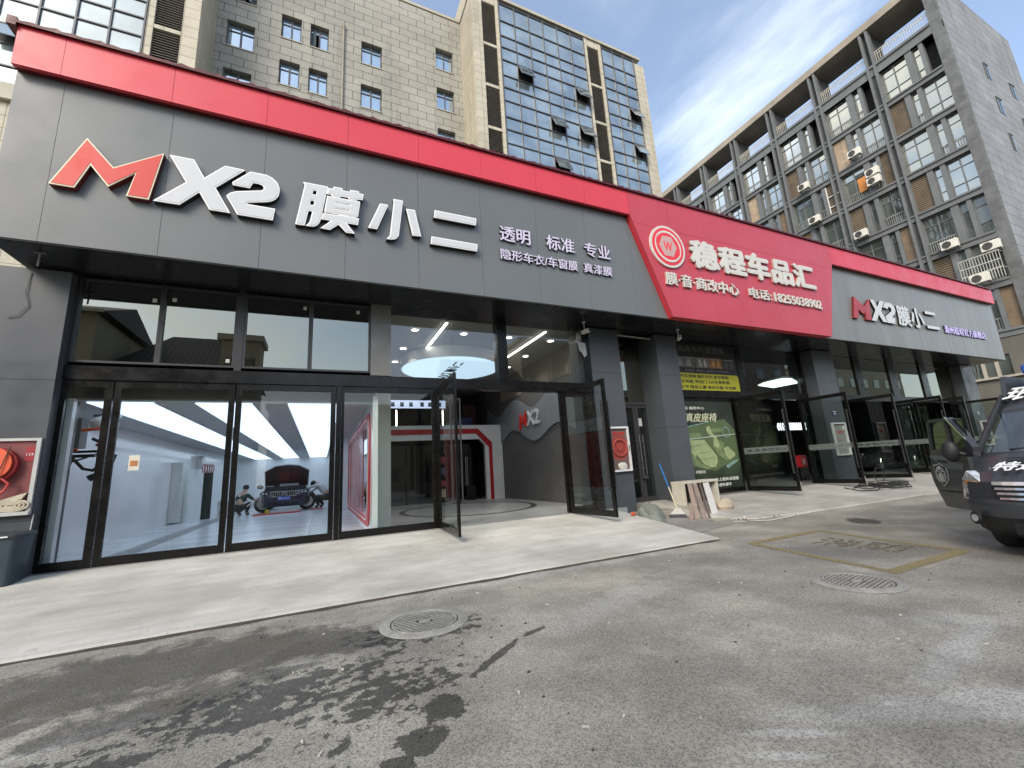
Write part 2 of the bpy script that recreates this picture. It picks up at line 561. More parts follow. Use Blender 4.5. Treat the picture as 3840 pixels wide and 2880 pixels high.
def asphalt():
    t = NT('worn_asphalt')
    base = t.mix(t.rng(t.noise(.55, 5, .6), .35, .65), (.205, .192, .158), (.285, .268, .222))
    base = t.mix(t.rng(t.noise(.16, 4, .6), .45, .7), base, (.155, .150, .134))
    # tyre-worn pale bands along the lane
    pale = ellipse_field(t, [(4.6, 1.9, 1.6, .22, 8, 1), (3.5, 1.55, 1.6, .28, -25, 1), (5.2, 2.2, 1.2, .3, -35, .8), (-1.35, 4.1, .75, .13, 14, 1), (-.15, 4.5, .5, .12, 12, 1),
                             (2.5, 1.85, .5, .07, -30, 1.1), (2.3, 1.75, .35, .06, -30, 1), (3.0, 6.0, 5.0, .3, 0, .8), (3.1, 4.3, 2.2, .5, 20, .7)], 1.3, 2.2)
    base = t.mix(t.math('MULTIPLY', t.rng(pale, .15, .75), .6), base, (.34, .335, .31))
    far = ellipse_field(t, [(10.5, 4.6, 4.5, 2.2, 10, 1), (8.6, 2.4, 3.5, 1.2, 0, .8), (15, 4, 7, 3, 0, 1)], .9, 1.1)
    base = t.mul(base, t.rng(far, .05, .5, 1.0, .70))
    blot = t.rng(t.noise(.9, 6, .7), .42, .60, .84, 1.10)
    base = t.mul(base, blot)
    # coarse stones
    vor = t.n('ShaderNodeTexVoronoi')
    vor.inputs['Scale'].default_value = 62
    t.l(t.pos(), vor.inputs['Vector'])
    grit = t.rng(vor.outputs['Distance'], .05, .55, .52, 1.42, False)
    fine = t.math('MULTIPLY', t.rng(t.noise(120, 3, .7), .3, .7, .66, 1.34, False), t.rng(t.noise(32, 4, .7), .3, .7, .78, 1.22, False))
    base = t.mul(base, t.math('MULTIPLY', grit, fine))
    v2 = t.n('ShaderNodeTexVoronoi')
    v2.inputs['Scale'].default_value = 21
    t.l(t.pos(), v2.inputs['Vector'])
    pits = t.rng(v2.outputs['Distance'], .06, .14, .45, 1.0)
    base = t.mul(base, t.math('MAXIMUM', pits, t.rng(t.noise(1.7, 3), .45, .55, 0, 1)))
    # grime washed along the ramp and drying puddles: stains with their own outlines
    grime = ellipse_field(t, [(-1.3, 5.2, 2.2, .75, -4, 1), (-.25, 5.0, 1.35, .55, -12, 1.05), (-2.6, 4.9, 2.3, .9, 0, .85), (-.9, 4.3, 1.3, .35, 14, .75), (-4.6, 5.3, 2.2, .8, 0, .7)], 1.9, 4.2)
    base = t.mul(base, t.rng(grime, .06, .44, 1.0, .40))
    brown = t.rng(t.noise(1.3, 4), .52, .68)
    base = t.mix(t.math('MULTIPLY', t.math('MULTIPLY', brown, t.rng(grime, .05, .5)), .35), base, (.11, .085, .05))
    wet = ellipse_field(t, [(.82, 3.18, .20, .20, 0, 1.1), (.60, 2.88, .20, .17, 30, 1.15), (.43, 2.72, .14, .12, 30, 1.1), (1.42, 3.72, .48, .055, 37, 1.2), (1.95, 4.04, .22, .05, 20, 1),
                            (.36, 3.78, .55, .07, 3, 1.1), (-.35, 3.70, .5, .10, 0, 1.0), (.3, 3.35, .16, .06, 20, .8), (.42, 4.15, .25, .07, 15, .9), (-.05, 4.15, .35, .08, 20, .9), (.62, 4.3, .2, .06, 20, .7),
                            (.15, 3.05, .12, .05, 30, .8), (-.5, 3.2, .35, .07, 25, .85), (.05, 2.85, .12, .05, 40, .8), (1.0, 3.55, .2, .05, 20, .75), (-1.2, 3.55, .6, .1, 10, .9), (10.85, 5.65, .62, .36, 40, 1.1), (1.0, 4.72, .8, .45, -8, .62), (-.3, 4.0, 1.2, .5, 10, .5), (.5, 3.6, .8, .5, 20, .45), (-1.8, 3.5, 1.2, .4, 10, .6)], 2.3, 9)
    wm = t.rng(wet, .20, .27)
    base = t.mul(base, t.math('SUBTRACT', 1.0, t.math('MULTIPLY', wm, .72)))
    t.l(base, t.b.inputs['Base Color'])
    t.l(t.math('SUBTRACT', .9, t.math('MULTIPLY', wm, .38)), t.b.inputs['Roughness'])
    h = t.math('ADD', t.math('MULTIPLY', vor.outputs['Distance'], .8), t.noise(60, 4))
    t.bump(h, .55, .006)
    return t.m
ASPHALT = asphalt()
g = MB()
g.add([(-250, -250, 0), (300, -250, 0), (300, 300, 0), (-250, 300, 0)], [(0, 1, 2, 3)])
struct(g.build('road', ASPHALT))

def concrete(name, a, b, seed=0, streak=True, warm=(.50, .46, .40)):
    t = NT(name)
    c = t.mix(t.rng(t.noise(.6, 6, .62), .35, .65), a, b)
    c = t.mix(t.math('MULTIPLY', t.rng(t.noise(.9 + seed, 5, .6, stretch=(.7, 1.6, 1)), .5, .75), .55), c, warm)
    if streak:
        c = t.mul(c, t.rng(t.noise(2.2, 6, .65, stretch=(.35, 1.8, 1)), .3, .75, 1.08, .80, False))
    c = t.mul(c, t.rng(t.noise(38, 4, .6), .3, .7, .93, 1.07, False))
    dirt = t.rng(t.noise(3.3, 7, .72), .60, .74, 1.0, .62)
    c = t.mul(c, t.math('MAXIMUM', dirt, t.rng(t.noise(.7, 3), .4, .55, 0, 1)))
    c = t.mul(c, t.rng(t.noise(16, 3, .6), .70, .76, 1, .55))
    t.l(c, t.b.inputs['Base Color'])
    t.b.inputs['Roughness'].default_value = .8
    t.bump(t.noise(30, 5), .25, .006)
    return t.m
RAMPC = concrete('ramp_concrete', (.41, .395, .345), (.58, .56, .50))
APRONC = concrete('apron_concrete', (.32, .305, .265), (.45, .43, .385), .4)
STEPC = concrete('step_concrete', (.21, .185, .145), (.30, .275, .23), .9, False)

# entrance ramp: front lip 25 mm, rises to the sill
def ramp_sheet():
    m = MB()
    xs = [-14, -7.5, -5.6, -4.4, -3, -1.5, 0, 1.5, 3, 4.5, 6.2]
    yz = [(6.20, .0), (6.23, .024), (7.2, .095), (8.4, .185), (9.5, .268), (10.14, .30)]
    rows = []
    for y, z in yz:
        right = 7.08 + (y - 6.2) * .115
        rows.append([(x, y, z) for x in xs] + [(right, y, z)])
    n = len(rows[0])
    m.add([p for r in rows for p in r], [(i * n + k, i * n + k + 1, (i + 1) * n + k + 1, (i + 1) * n + k) for i in range(len(rows) - 1) for k in range(n - 1)])
    e = [r[-1] for r in rows]
    m.add(e + [(p[0] + .02, p[1], 0.0) for p in e], [(i, i + 6, i + 7, i + 1) for i in range(5)])
    return m
struct(ramp_sheet().build('ramp', RAMPC))
# dirt seam in front of the ramp
m = MB()
rr = random.Random(3)
pts = [(-14 + i * .3, 6.185 + rr.uniform(-.02, .012)) for i in range(72)]
pts = [p for p in pts if p[0] < 7.2]
lo = [(x, 6.105 + rr.uniform(-.04, .03)) for x, y in pts]
m.add([(x, y + .02, .005) for x, y in pts] + [(x, y, .004) for x, y in lo], [(i, i + len(pts), i + len(pts) + 1, i + 1) for i in range(len(pts) - 1)])
SEAM = M('seam_dirt', (.07, .055, .04), .9, var=.35, vs=6)
struct(m.build('road_seam', SEAM))

# right apron, broken at its near corner
def apron():
    m = MB()
    xs = [9.45, 9.9, 10.6, 11.4, 12.4, 14, 16, 18.5, 22, 27, 34, 44]
    ed = [7.75, 7.42, 7.34, 7.26, 7.24, 7.2, 7.18, 7.2, 7.2, 7.2, 7.2, 7.2]
    rows = [[(x, e, 0.0) for x, e in zip(xs, ed)], [(x, e + .04, .03) for x, e in zip(xs, ed)],
            [(x, e + (10.66 - e) * .4, .13) for x, e in zip(xs, ed)], [(x, e + (10.66 - e) * .75, .25) for x, e in zip(xs, ed)], [(x, 10.66, .33) for x in xs]]
    n = len(xs)
    m.add([p for r in rows for p in r], [(i * n + k, i * n + k + 1, (i + 1) * n + k + 1, (i + 1) * n + k) for i in range(4) for k in range(n - 1)])
    e = [r[0] for r in rows]
    m.add(e + [(p[0] - .12, p[1], 0.0) for p in e], [(i, i + 1, i + 6, i + 5) for i in range(4)])
    return m
struct(apron().build('pavement', APRONC))
m = MB()
m.add([(7.35, 6.9, .006), (9.6, 7.5, .006), (9.4, 9.5, .008), (8.3, 9.56, .008), (7.6, 9.5, .007)], [(0, 1, 2, 3, 4)])
struct(m.build('pavement', concrete('dusty_concrete', (.20, .185, .16), (.31, .295, .26), 1.7)))
# pale cement line along the broken edge
m = MB()
m.add([(9.05, 7.42, .012), (9.75, 6.98, .012), (11.6, 7.15, .012), (11.6, 7.24, .012), (9.85, 7.12, .012), (9.15, 7.55, .012)], [(0, 1, 2, 3, 4, 5)])
struct(m.build('kerb_patch', M('pale_cement', (.55, .53, .48), .85, var=.15, vs=5)))

# yellow hatched bay painted on the asphalt
def worn_paint(name, col, lo=.40, hi=.62):
    t = NT(name)
    f = t.math('MULTIPLY', t.rng(t.noise(9, 7, .72), lo, hi, 1, 0), t.rng(t.noise(110, 2), .3, .5, .55, 1))
    c = t.mul(col, t.rng(t.noise(30, 4), .3, .7, .8, 1.15, False))
    t.l(c, t.b.inputs['Base Color'])
    t.b.inputs['Roughness'].default_value = .8
    tr = t.n('ShaderNodeBsdfTransparent')
    mx = t.n('ShaderNodeMixShader')
    t.l(f, mx.inputs[0]); t.l(tr.outputs[0], mx.inputs[1]); t.l(t.b.outputs[0], mx.inputs[2])
    t.l(mx.outputs[0], t.o.inputs[0])
    return t.m
YELLOW = worn_paint('worn_yellow_paint', (.245, .20, .10), .54, .76)
Q4 = [Vector(p) for p in [(9.16, 5.63, 0), (8.64, 3.18, 0), (6.54, 3.16, 0), (7.02, 5.60, 0)]]
cen = sum(Q4, Vector()) / 4
IN4 = [p + (cen - p) * .135 for p in Q4]
m = MB()
for i in range(4):
    j = (i + 1) % 4
    m.add([Q4[i], Q4[j], IN4[j], IN4[i]], [(0, 1, 2, 3)])
m.v = [(x, y, .005) for x, y, z in m.v]
struct(m.build('road_marking', YELLOW, fix=False))
FADED = worn_paint('faded_yellow_paint', (.24, .20, .13), .34, .56)
struct(text('road_marking', '消防', 7.72, 4.95, .006, 1.3, .75, .002, FADED, None, .02, right=(.12, -.993, 0), up=(.993, .12, 0)))

# ================================================================ manhole covers
IRON = M('worn_iron', (.36, .35, .31), .55, metal=.25, var=.2, vs=6, fine=.15, fs=40)
IRONDK = M('iron_groove', (.05, .045, .04), .8)
def manhole(cx, cy, label, rot):
    t = thing('manhole_cover', label, 'manhole cover', (cx, cy, 0), 'manhole covers in the road')
    pr = [(.36, .004), (.362, .016), (.455, .014), (.47, .004)]
    m = MB(); n = 56
    m.loft([[(cx + r * math.cos(2 * math.pi * k / n), cy + r * math.sin(2 * math.pi * k / n), z) for k in range(n)] for r, z in pr], cap=False)
    m.build('rim', IRON, t, smooth=True)
    m = MB(); m.cyl((cx, cy, .003), .352, 'z', .007, 56)
    m.build('lid', IRONDK, t)
    m = MB(); rr = R(rot)
    for i in range(-7, 8):
        for k in range(-7, 8):
            x, y = i * .048, k * .048
            if x * x + y * y > .325 ** 2 or x * x + y * y < .075 ** 2:
                continue
            a = .019 if (i + k) % 2 else .014
            b = .014 if (i + k) % 2 else .019
            q = [(x - a, y - b), (x + a, y - b), (x + a, y + b), (x - a, y + b)]
            q = [(cx + u * math.cos(rr) - v * math.sin(rr), cy + u * math.sin(rr) + v * math.cos(rr)) for u, v in q]
            m.prism(q, 'z', .009, .0155)
    m.cyl((cx, cy, .009), .062, 'z', .007, 24)
    m.loft([[(cx + r * math.cos(2 * math.pi * k / n), cy + r * math.sin(2 * math.pi * k / n), z) for k in range(n)] for r, z in [(.325, .009), (.327, .016), (.345, .016), (.347, .009)]], cap=False)
    m.build('tread_grating', IRON, t)
manhole(1.07, 4.93, 'round iron manhole cover with a pale rim beside the dark wet stain', 24)
manhole(5.86, 3.25, 'round iron manhole cover in clean asphalt near the yellow painted bay', 10)

# ================================================================ hotel behind the shop row
BEIGE = masonry('beige_stone_slabs', (.315, .305, .268), (.115, .11, .095), 1.18, .585, .022, 'XZ', .045)
CREAM = masonry('cream_stone_slabs', (.46, .425, .335), (.22, .20, .15), .66, .585, .014, 'S', .05, 0)
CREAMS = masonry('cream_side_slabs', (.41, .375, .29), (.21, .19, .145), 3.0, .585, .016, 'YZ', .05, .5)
MULL = M('anthracite_mullion', (.085, .085, .095), .4, var=.1)
LOUV = louvre('brown_louvre_blades', (.115, .100, .078), .145, (.014, .012, .010))
PALELEDGE = M('stone_ledge', (.40, .37, .30), .75, var=.12)
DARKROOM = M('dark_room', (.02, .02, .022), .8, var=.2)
TW, WALL = 21.4, 24.0
hotel = thing('hotel_building', 'beige stone office tower with blue glass bays rising behind the shop roof', 'building', (0, WALL, 0))
# window openings in the recessed stone wall
ops = []
for x0, x1, rows in [(-2.95, -1.86, 'A'), (-1.37, -.31, 'A'), (1.65, 2.95, 'A'), (6.65, 7.92, 'B'), (-5.69, -4.30, 'B')]:
    for k in range(3):
        if rows == 'A':
            z0 = 28.15 - 3.38 * k; z1 = z0 + 1.76
        else:
            z0 = 29.76 - 3.37 * k; z1 = z0 + 1.8
        ops.append((x0, x1, z0, z1))
    if rows == 'B':
        ops.append((x0, x1, 33.05, 33.9)) if x0 < -5 else None
polys = [[(-6.2, 6.4), (8.6, 6.4), (8.6, 34.55), (-6.2, 34.55)]] + [[(a, c), (b, c), (b, d), (a, d)] for a, b, c, d in ops]
put(curve_mesh(polys, .35), (0, WALL + .35, 0)).build('wall', BEIGE, hotel, fix=False)
MB().box(-6.4, 8.8, WALL - .06, WALL + 6, 34.56, 34.78).build('parapet', PALELEDGE, hotel)
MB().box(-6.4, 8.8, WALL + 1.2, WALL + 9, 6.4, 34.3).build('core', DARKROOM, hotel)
def casement(x0, x1, z0, z1, y, parent, opened=0):
    f = MB(); b = .075
    f.box(x0, x0 + b, y, y + .07, z0, z1); f.box(x1 - b, x1, y, y + .07, z0, z1)
    f.box(x0 + b, x1 - b, y, y + .07, z0, z0 + b); f.box(x0 + b, x1 - b, y, y + .07, z1 - b, z1)
    xm = (x0 + x1) / 2; zt = z1 - (z1 - z0) * .27
    f.box(xm - .05, xm + .05, y - .003, y + .073, z0 + b, z1 - b)
    f.box(x0 + b, xm - .05, y, y + .07, zt - .035, zt + .035); f.box(xm + .05, x1 - b, y, y + .07, zt - .035, zt + .035)
    fo = f.build('window', MULL, parent)
    p = MB(); yy = y + .04
    for i, (a, c, e, g2) in enumerate([(x0 + b, xm - .05, zt + .035, z1 - b), (xm + .05, x1 - b, zt + .035, z1 - b), (x0 + b, xm - .05, z0 + b, zt - .035), (xm + .05, x1 - b, z0 + b, zt - .035)]):
        if (opened == 1 and i >= 2) or (opened == 2 and i == 2):
            s = 1 if i == 2 else -1
            h = (c if i == 2 else a) if opened == 1 and i == 3 else a
            hx = a if i == 2 else c
            w = (c - a)
            tip = (hx + s * w * .62, yy - w * .78)
            fr = MB(); fr.slab((hx, yy), tip, .05, e, e + .06); fr.slab((hx, yy), tip, .05, g2 - .06, g2)
            q1 = (hx + (tip[0] - hx) * .9, yy + (tip[1] - yy) * .9); fr.slab(q1, tip, .05, e, g2)
            fr.slab((hx, yy), (hx + (tip[0] - hx) * .1, yy + (tip[1] - yy) * .1), .05, e, g2)
            fr.build('sash', MULL, fo)
            MB().slab((hx + (tip[0] - hx) * .1, yy + (tip[1] - yy) * .1), q1, .02, e + .06, g2 - .06).build('pane', HOTELG, fo)
            continue
        tl = rnd.uniform(-.006, .006)
        p.add([(a, yy, e), (c, yy + tl, e), (c, yy + tl, g2), (a, yy, g2)], [(0, 1, 2, 3)])
    p.build('pane', HOTELG, fo, fix=False)
for i, (a, b, c, d) in enumerate(ops):
    casement(a, b, c, d, WALL + .24, hotel, 1 if (i == 12) else (2 if i == 3 else 0))
    MB().box(a - .04, b + .04, WALL - .05, WALL + .24, c - .07, c - .005).build('window_sill', PALELEDGE, hotel)
MB().tube([(.56, WALL - .09, 6.5), (.56, WALL - .09, 30.3)], .062, 10).cyl((.56, WALL - .09, 30.25), .062, 'z', .22, 12, .13).build('drainpipe', M('drainpipe_paint', (.26, .235, .195), .5), hotel)
# glass bays
def curtain(x_edges, zt, zb, parent, opens=()):
    rows = [34.25, 32.75, 31.43]
    k = 0
    while rows[-1] > zb:
        rows += [30.45 - 3.36 * k, 29.38 - 3.36 * k, 28.08 - 3.36 * k]; k += 1
    rows = [z for z in rows if z > zb - .01] + ([zb] if rows[-1] <= zb else [])
    p = MB(); f = MB(); r2 = random.Random(11)
    x0, x1 = x_edges[0], x_edges[-1]
    for x in x_edges:
        f.box(x - .034, x + .034, TW - .06, TW + .12, zb, zt + .1)
    for z in rows:
        f.box(x0, x1, TW - .045, TW + .117, z - .032, z + .032)
    for i in range(len(x_edges) - 1):
        for j in range(len(rows) - 1):
            a, b, c, d = x_edges[i], x_edges[i + 1], rows[j + 1], rows[j]
            if (i, j) in opens:
                ang = .42; hgt = d - c
                o = MB(); z = d - .03; y = TW - .03
                yb, zb2 = y - math.sin(ang) * hgt, z - math.cos(ang) * hgt
                def pt(u, s): return (a + .06 + (b - a - .12) * u, y + (yb - y) * s, z + (zb2 - z) * s)
                for u0, u1, s0, s1 in [(0, .08, 0, 1), (.92, 1, 0, 1), (.08, .92, 0, .07), (.08, .92, .93, 1)]:
                    q = [pt(u0, s0), pt(u1, s0), pt(u1, s1), pt(u0, s1)]
                    o.hexa(q + [(px, py + .05, pz + .02) for px, py, pz in q])
                win = o.build('awning_window', MULL, parent)
                q = [pt(.08, .07), pt(.92, .07), pt(.92, .93), pt(.08, .93)]
                MB().hexa(q + [(px, py + .02, pz + .01) for px, py, pz in q]).build('pane', TOWERG, win)
                MB().box(a + .05, b - .05, TW + .3, TW + .35, c, d).build('interior_shade', DARKROOM, parent)
                continue
            t1, t2 = r2.uniform(-.006, .006), r2.uniform(-.004, .004)
            y = TW + .02
            p.add([(a, y, c), (b, y + t1, c), (b, y + t1 + t2, d), (a, y + t2, d)], [(0, 1, 2, 3)])
    f.build('mullion_grating', MULL, parent)
    p.build('glazing', TOWERG, parent, fix=False)
curtain([10.6, 11.79, 12.97, 14.16, 15.36, 16.56, 17.79], 34.25, 7.0, hotel, {(1, 4), (5, 4), (3, 7), (5, 7), (3, 10)})
curtain([19.5, 20.58, 21.65, 22.73], 34.25, 7.0, hotel, {(2, 4), (2, 7)})
curtain([-13.0, -11.8, -10.63, -9.47, -8.27], 34.25, 18.4, hotel, {(3, 12), (2, 11), (0, 11), (1, 12)})
def louvre_bay(x0, x1, xl, xr, parent):
    s = MB()
    s.box(xl, x0, TW - .02, TW + .3, 6.4, 34.5); s.box(x1, xr, TW - .02, TW + .3, 6.4, 34.5)
    zs = [33.95, 30.25, 26.87, 23.51, 20.15, 16.8, 13.4]
    for i, z in enumerate(zs):
        s.box(x0, x1, TW, TW + .297, z - .11, z + .11 if i else 34.5)
    s.build('pier', CREAM, parent)
    for i in range(len(zs) - 1):
        l = MB(); z = zs[i + 1] + .16
        while z < zs[i] - .14:
            l.hexa([(x0, TW + .05, z), (x1, TW + .05, z), (x1, TW + .17, z + .06), (x0, TW + .17, z + .06), (x0, TW + .05, z + .02), (x1, TW + .05, z + .02), (x1, TW + .17, z + .08), (x0, TW + .17, z + .08)])
            z += .145
        l.build('louvre_slats', M('louvre_blade', (.17, .15, .12), .55, var=.15), parent)
    MB().box(x0, x1, TW + .2, TW + .29, 6.4, 34).build('louvre_back', DARKROOM, parent)
louvre_bay(9.29, 10.32, 9.27, 10.55, hotel)
louvre_bay(18.1, 19.2, 17.84, 19.45, hotel)
louvre_bay(-7.95, -6.87, -8.22, -6.865, hotel)
def fin(x0, x1, parent, ztop=36.4, z0=6.4, sx=0):
    m = MB(); m.box(x0, x1, TW - .05, TW + .4, z0, ztop)
    m.build('fin', CREAM, parent)
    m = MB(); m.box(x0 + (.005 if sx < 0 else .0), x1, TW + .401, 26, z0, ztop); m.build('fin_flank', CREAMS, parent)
fin(8.57, 9.26, hotel)
fin(-6.86, -6.17, hotel)
MB().box(22.79, 23.83, TW - .02, 30, 6.4, 34.1).build('end_pier', CREAM, hotel)
MB().box(8.5, 23.4, TW - .12, TW + 8, 34.51, 34.75).build('coping', PALELEDGE, hotel)
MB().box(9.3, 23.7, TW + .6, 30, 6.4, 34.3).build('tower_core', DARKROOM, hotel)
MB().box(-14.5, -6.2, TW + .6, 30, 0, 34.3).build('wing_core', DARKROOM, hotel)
lw = MB(); lw.box(-16, -8.2, TW + .02, TW + .5, 0, 17.6); lw.box(-8.2, -6.17, TW + .03, TW + .48, 0, 6.39)
lw.build('wing_base', CREAM, hotel)
MB().box(-16, -8.2, TW - .2, TW + .45, 17.62, 18.36).build('ledge', PALELEDGE, hotel)
MB().cyl((-6.55, 16.5, 0), .32, 'z', 9, 20).build('round_column', M('beige_column', (.36, .32, .25), .7), hotel, smooth=True)

# butts, chips and leaves dropped on the asphalt
rn = random.Random(31)
m = MB()
for i in range(46):
    x, y = rn.uniform(-1.8, 7.5), rn.uniform(1.6, 6.0)
    a = rn.uniform(0, 3.14); ln = rn.uniform(.006, .022); wd = rn.uniform(.004, .007)
    c, s_ = math.cos(a), math.sin(a)
    m.hexa([(x + u * c - v * s_, y + u * s_ + v * c, z) for z in (.003, .011) for u, v in ((-ln, -wd), (ln, -wd), (ln, wd), (-ln, wd))])
o = m.build('litter', M('litter_white', (.60, .56, .48), .8, var=.4, vs=3)); o['kind'] = 'stuff'
m = MB()
for i in range(60):
    x, y = rn.uniform(-1.5, 7.0), rn.uniform(1.6, 6.0)
    m.ball((x, y, .004), rn.uniform(.005, .013), 6, 4, (1.3, 1, .6), .25, rn)
o = m.build('gravel', M('dark_grit', (.06, .058, .055), .9, var=.3, vs=5)); o['kind'] = 'stuff'
# ================================================================ apartment block on the right
XF = 41.0
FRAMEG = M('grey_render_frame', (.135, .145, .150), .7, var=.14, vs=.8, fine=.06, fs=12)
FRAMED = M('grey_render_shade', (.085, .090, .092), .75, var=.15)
SIDEG = masonry('grey_side_cladding', (.235, .245, .255), (.13, .14, .15), 2.4, .78, .03, 'XZ', .08)
ROUGH = M('rough_corner_render', (.125, .132, .135), .85, var=.3, vs=1.6, bump=.9, bs=3)
SLAT = louvre('brown_shutter', (.20, .15, .095), .165, (.055, .040, .025))
BRICKI = masonry('bare_block_infill', (.40, .31, .22), (.28, .22, .16), .55, .27, .02, 'YZ')
BROWNW = M('brown_board', (.19, .135, .085), .6, var=.2)
RAILM = M('cream_rail', (.52, .49, .40), .5, var=.1)
CONCB = M('weathered_concrete_beam', (.30, .265, .215), .85, var=.22, vs=.7)
apt = thing('apartment_building', 'dark grey apartment block with framed balconies and open roof terrace on the right', 'building', (XF, 9.05, 0))
PB = [13.4 + 4.21 * j for j in range(8)]
BAY0 = [9.65] + [p + .3 for p in PB[:-1]]
BAY1 = [p - .3 for p in PB]
YEND = 43.2
heads = [31.75 - 3.37 * k for k in range(7)]
sills = [28.85 - 3.36 * k for k in range(7)]
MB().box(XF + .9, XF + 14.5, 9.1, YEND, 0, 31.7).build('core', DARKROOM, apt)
end = MB(); end.box(XF - .1, XF + .9, 9.06, 9.65, 0, 36.75)
end.build('corner_pier', ROUGH, apt)
MB().box(XF + .2, XF + 14.7, 9.02, 9.058, 0, 36.9).build('side_wall', SIDEG, apt)
MB().box(XF + 14.4, XF + 14.72, 9.06, YEND, 0, 36.9).build('rear_wall', FRAMEG, apt)
b = MB()
for k in range(7):
    zt, zb = sills[k], (heads[k + 1] if k < 6 else sills[6] - .5)
    b.box(XF - .10, XF + .9, 9.66, YEND, zb, zt - .14)
    b.box(XF - .20, XF + .897, 9.66, YEND, zt - .14, zt)
b.box(XF - .10, XF + .9, 9.66, YEND, heads[0], 32.45)
b.box(XF - .22, XF + .897, 9.66, YEND, 32.45, 32.67)
b.build('floor_band', FRAMEG, apt)
p = MB()
for c in PB:
    for s in (-.235, .235):
        p.box(XF - .26, XF + .3, c + s - .085, c + s + .085, 0, 32.44)
        p.box(XF - .18, XF + .3, c + s - .085, c + s + .085, 32.68, 36.05)
p.build('pilaster_frame', FRAMEG, apt)
p = MB()
for c in PB:
    p.box(XF + .05, XF + .8, c - .148, c + .148, 0, 32.4)
    p.box(XF + .302, XF + 2.3, c - .2, c + .2, 32.68, 36.05)
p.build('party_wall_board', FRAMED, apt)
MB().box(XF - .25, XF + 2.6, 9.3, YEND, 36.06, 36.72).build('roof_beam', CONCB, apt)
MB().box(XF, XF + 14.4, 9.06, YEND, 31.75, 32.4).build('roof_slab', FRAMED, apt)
def railing(y0, y1, z0, z1, x, parent, step=.15):
    f = MB()
    f.box(x, x + .05, y0, y1, z1 - .05, z1); f.box(x, x + .04, y0, y1, z1 - .28, z1 - .24); f.box(x, x + .04, y0, y1, z0 + .05, z0 + .09)
    y = y0 + .08
    while y < y1:
        f.box(x + .005, x + .035, y - .014, y + .014, z0 + .05, z1 - .04); y += step
    f.build('railing_grille', RAILM, parent)
for j in range(8):
    railing(BAY0[j], BAY1[j], 32.68, 33.86, XF + .1, apt)
for j in range(7):
    m = MB(); m.prism([(XF + 2.4, 32.7), (XF + 4.9, 32.7), (XF + 4.9, 33.6), (XF + 2.4, 34.6)], 'y', PB[j] - .9, PB[j] - .7)
    m.build('roof_parapet_board', FRAMEG, apt)
def flat_window(y0, y1, z0, z1, cols, parent, g, seed):
    r2 = random.Random(seed); x = XF + .22
    f = MB(); b = .055
    f.box(x, x + .08, y0, y0 + b, z0, z1); f.box(x, x + .08, y1 - b, y1, z0, z1)
    zr = [z0, z0 + .86, z1 - .72, z1]
    for z in (z0 + b / 2, zr[1], zr[2], z1 - b / 2):
        f.box(x, x + .077, y0 + b, y1 - b, z - b / 2, z + b / 2)
    if cols == 2:
        ym = (y0 + y1) / 2
        f.box(x - .003, x + .083, ym - .035, ym + .035, z0 + b, z1 - b)
    fo = f.build('window', FRAMEG, parent)
    p = MB(); ys = [y0 + b, (y0 + y1) / 2, y1 - b] if cols == 2 else [y0 + b, y1 - b]
    for i in range(len(ys) - 1):
        for k in range(3):
            t1, t2 = r2.uniform(-.012, .012), r2.uniform(-.012, .012)
            p.add([(x + .05, ys[i], zr[k]), (x + .05 + t1, ys[i + 1], zr[k]), (x + .05 + t1 + t2, ys[i + 1], zr[k + 1]), (x + .05 + t2, ys[i], zr[k + 1])], [(0, 1, 2, 3)])
    p.build('pane', g, fo, fix=False)
    if r2.random() < .75:
        q = MB(); y = y0 + .1
        while y < y1 - .08:
            q.box(x - .08, x - .055, y, y + .025, z0 + .08, z0 + .80); y += .13
        q.box(x - .085, x - .05, y0 + .05, y1 - .05, z0 + .78, z0 + .82); q.box(x - .085, x - .05, y0 + .05, y1 - .05, z0 + .05, z0 + .09)
        q.build('balustrade_grille', M('grey_balustrade', (.30, .31, .30), .5), fo)
infill = {(3, 0): 'board', (2, 1): 'slat', (1, 1): 'brick', (4, 0): 'slat', (1, 3): 'brick', (2, 3): 'wood', (3, 2): 'wood'}
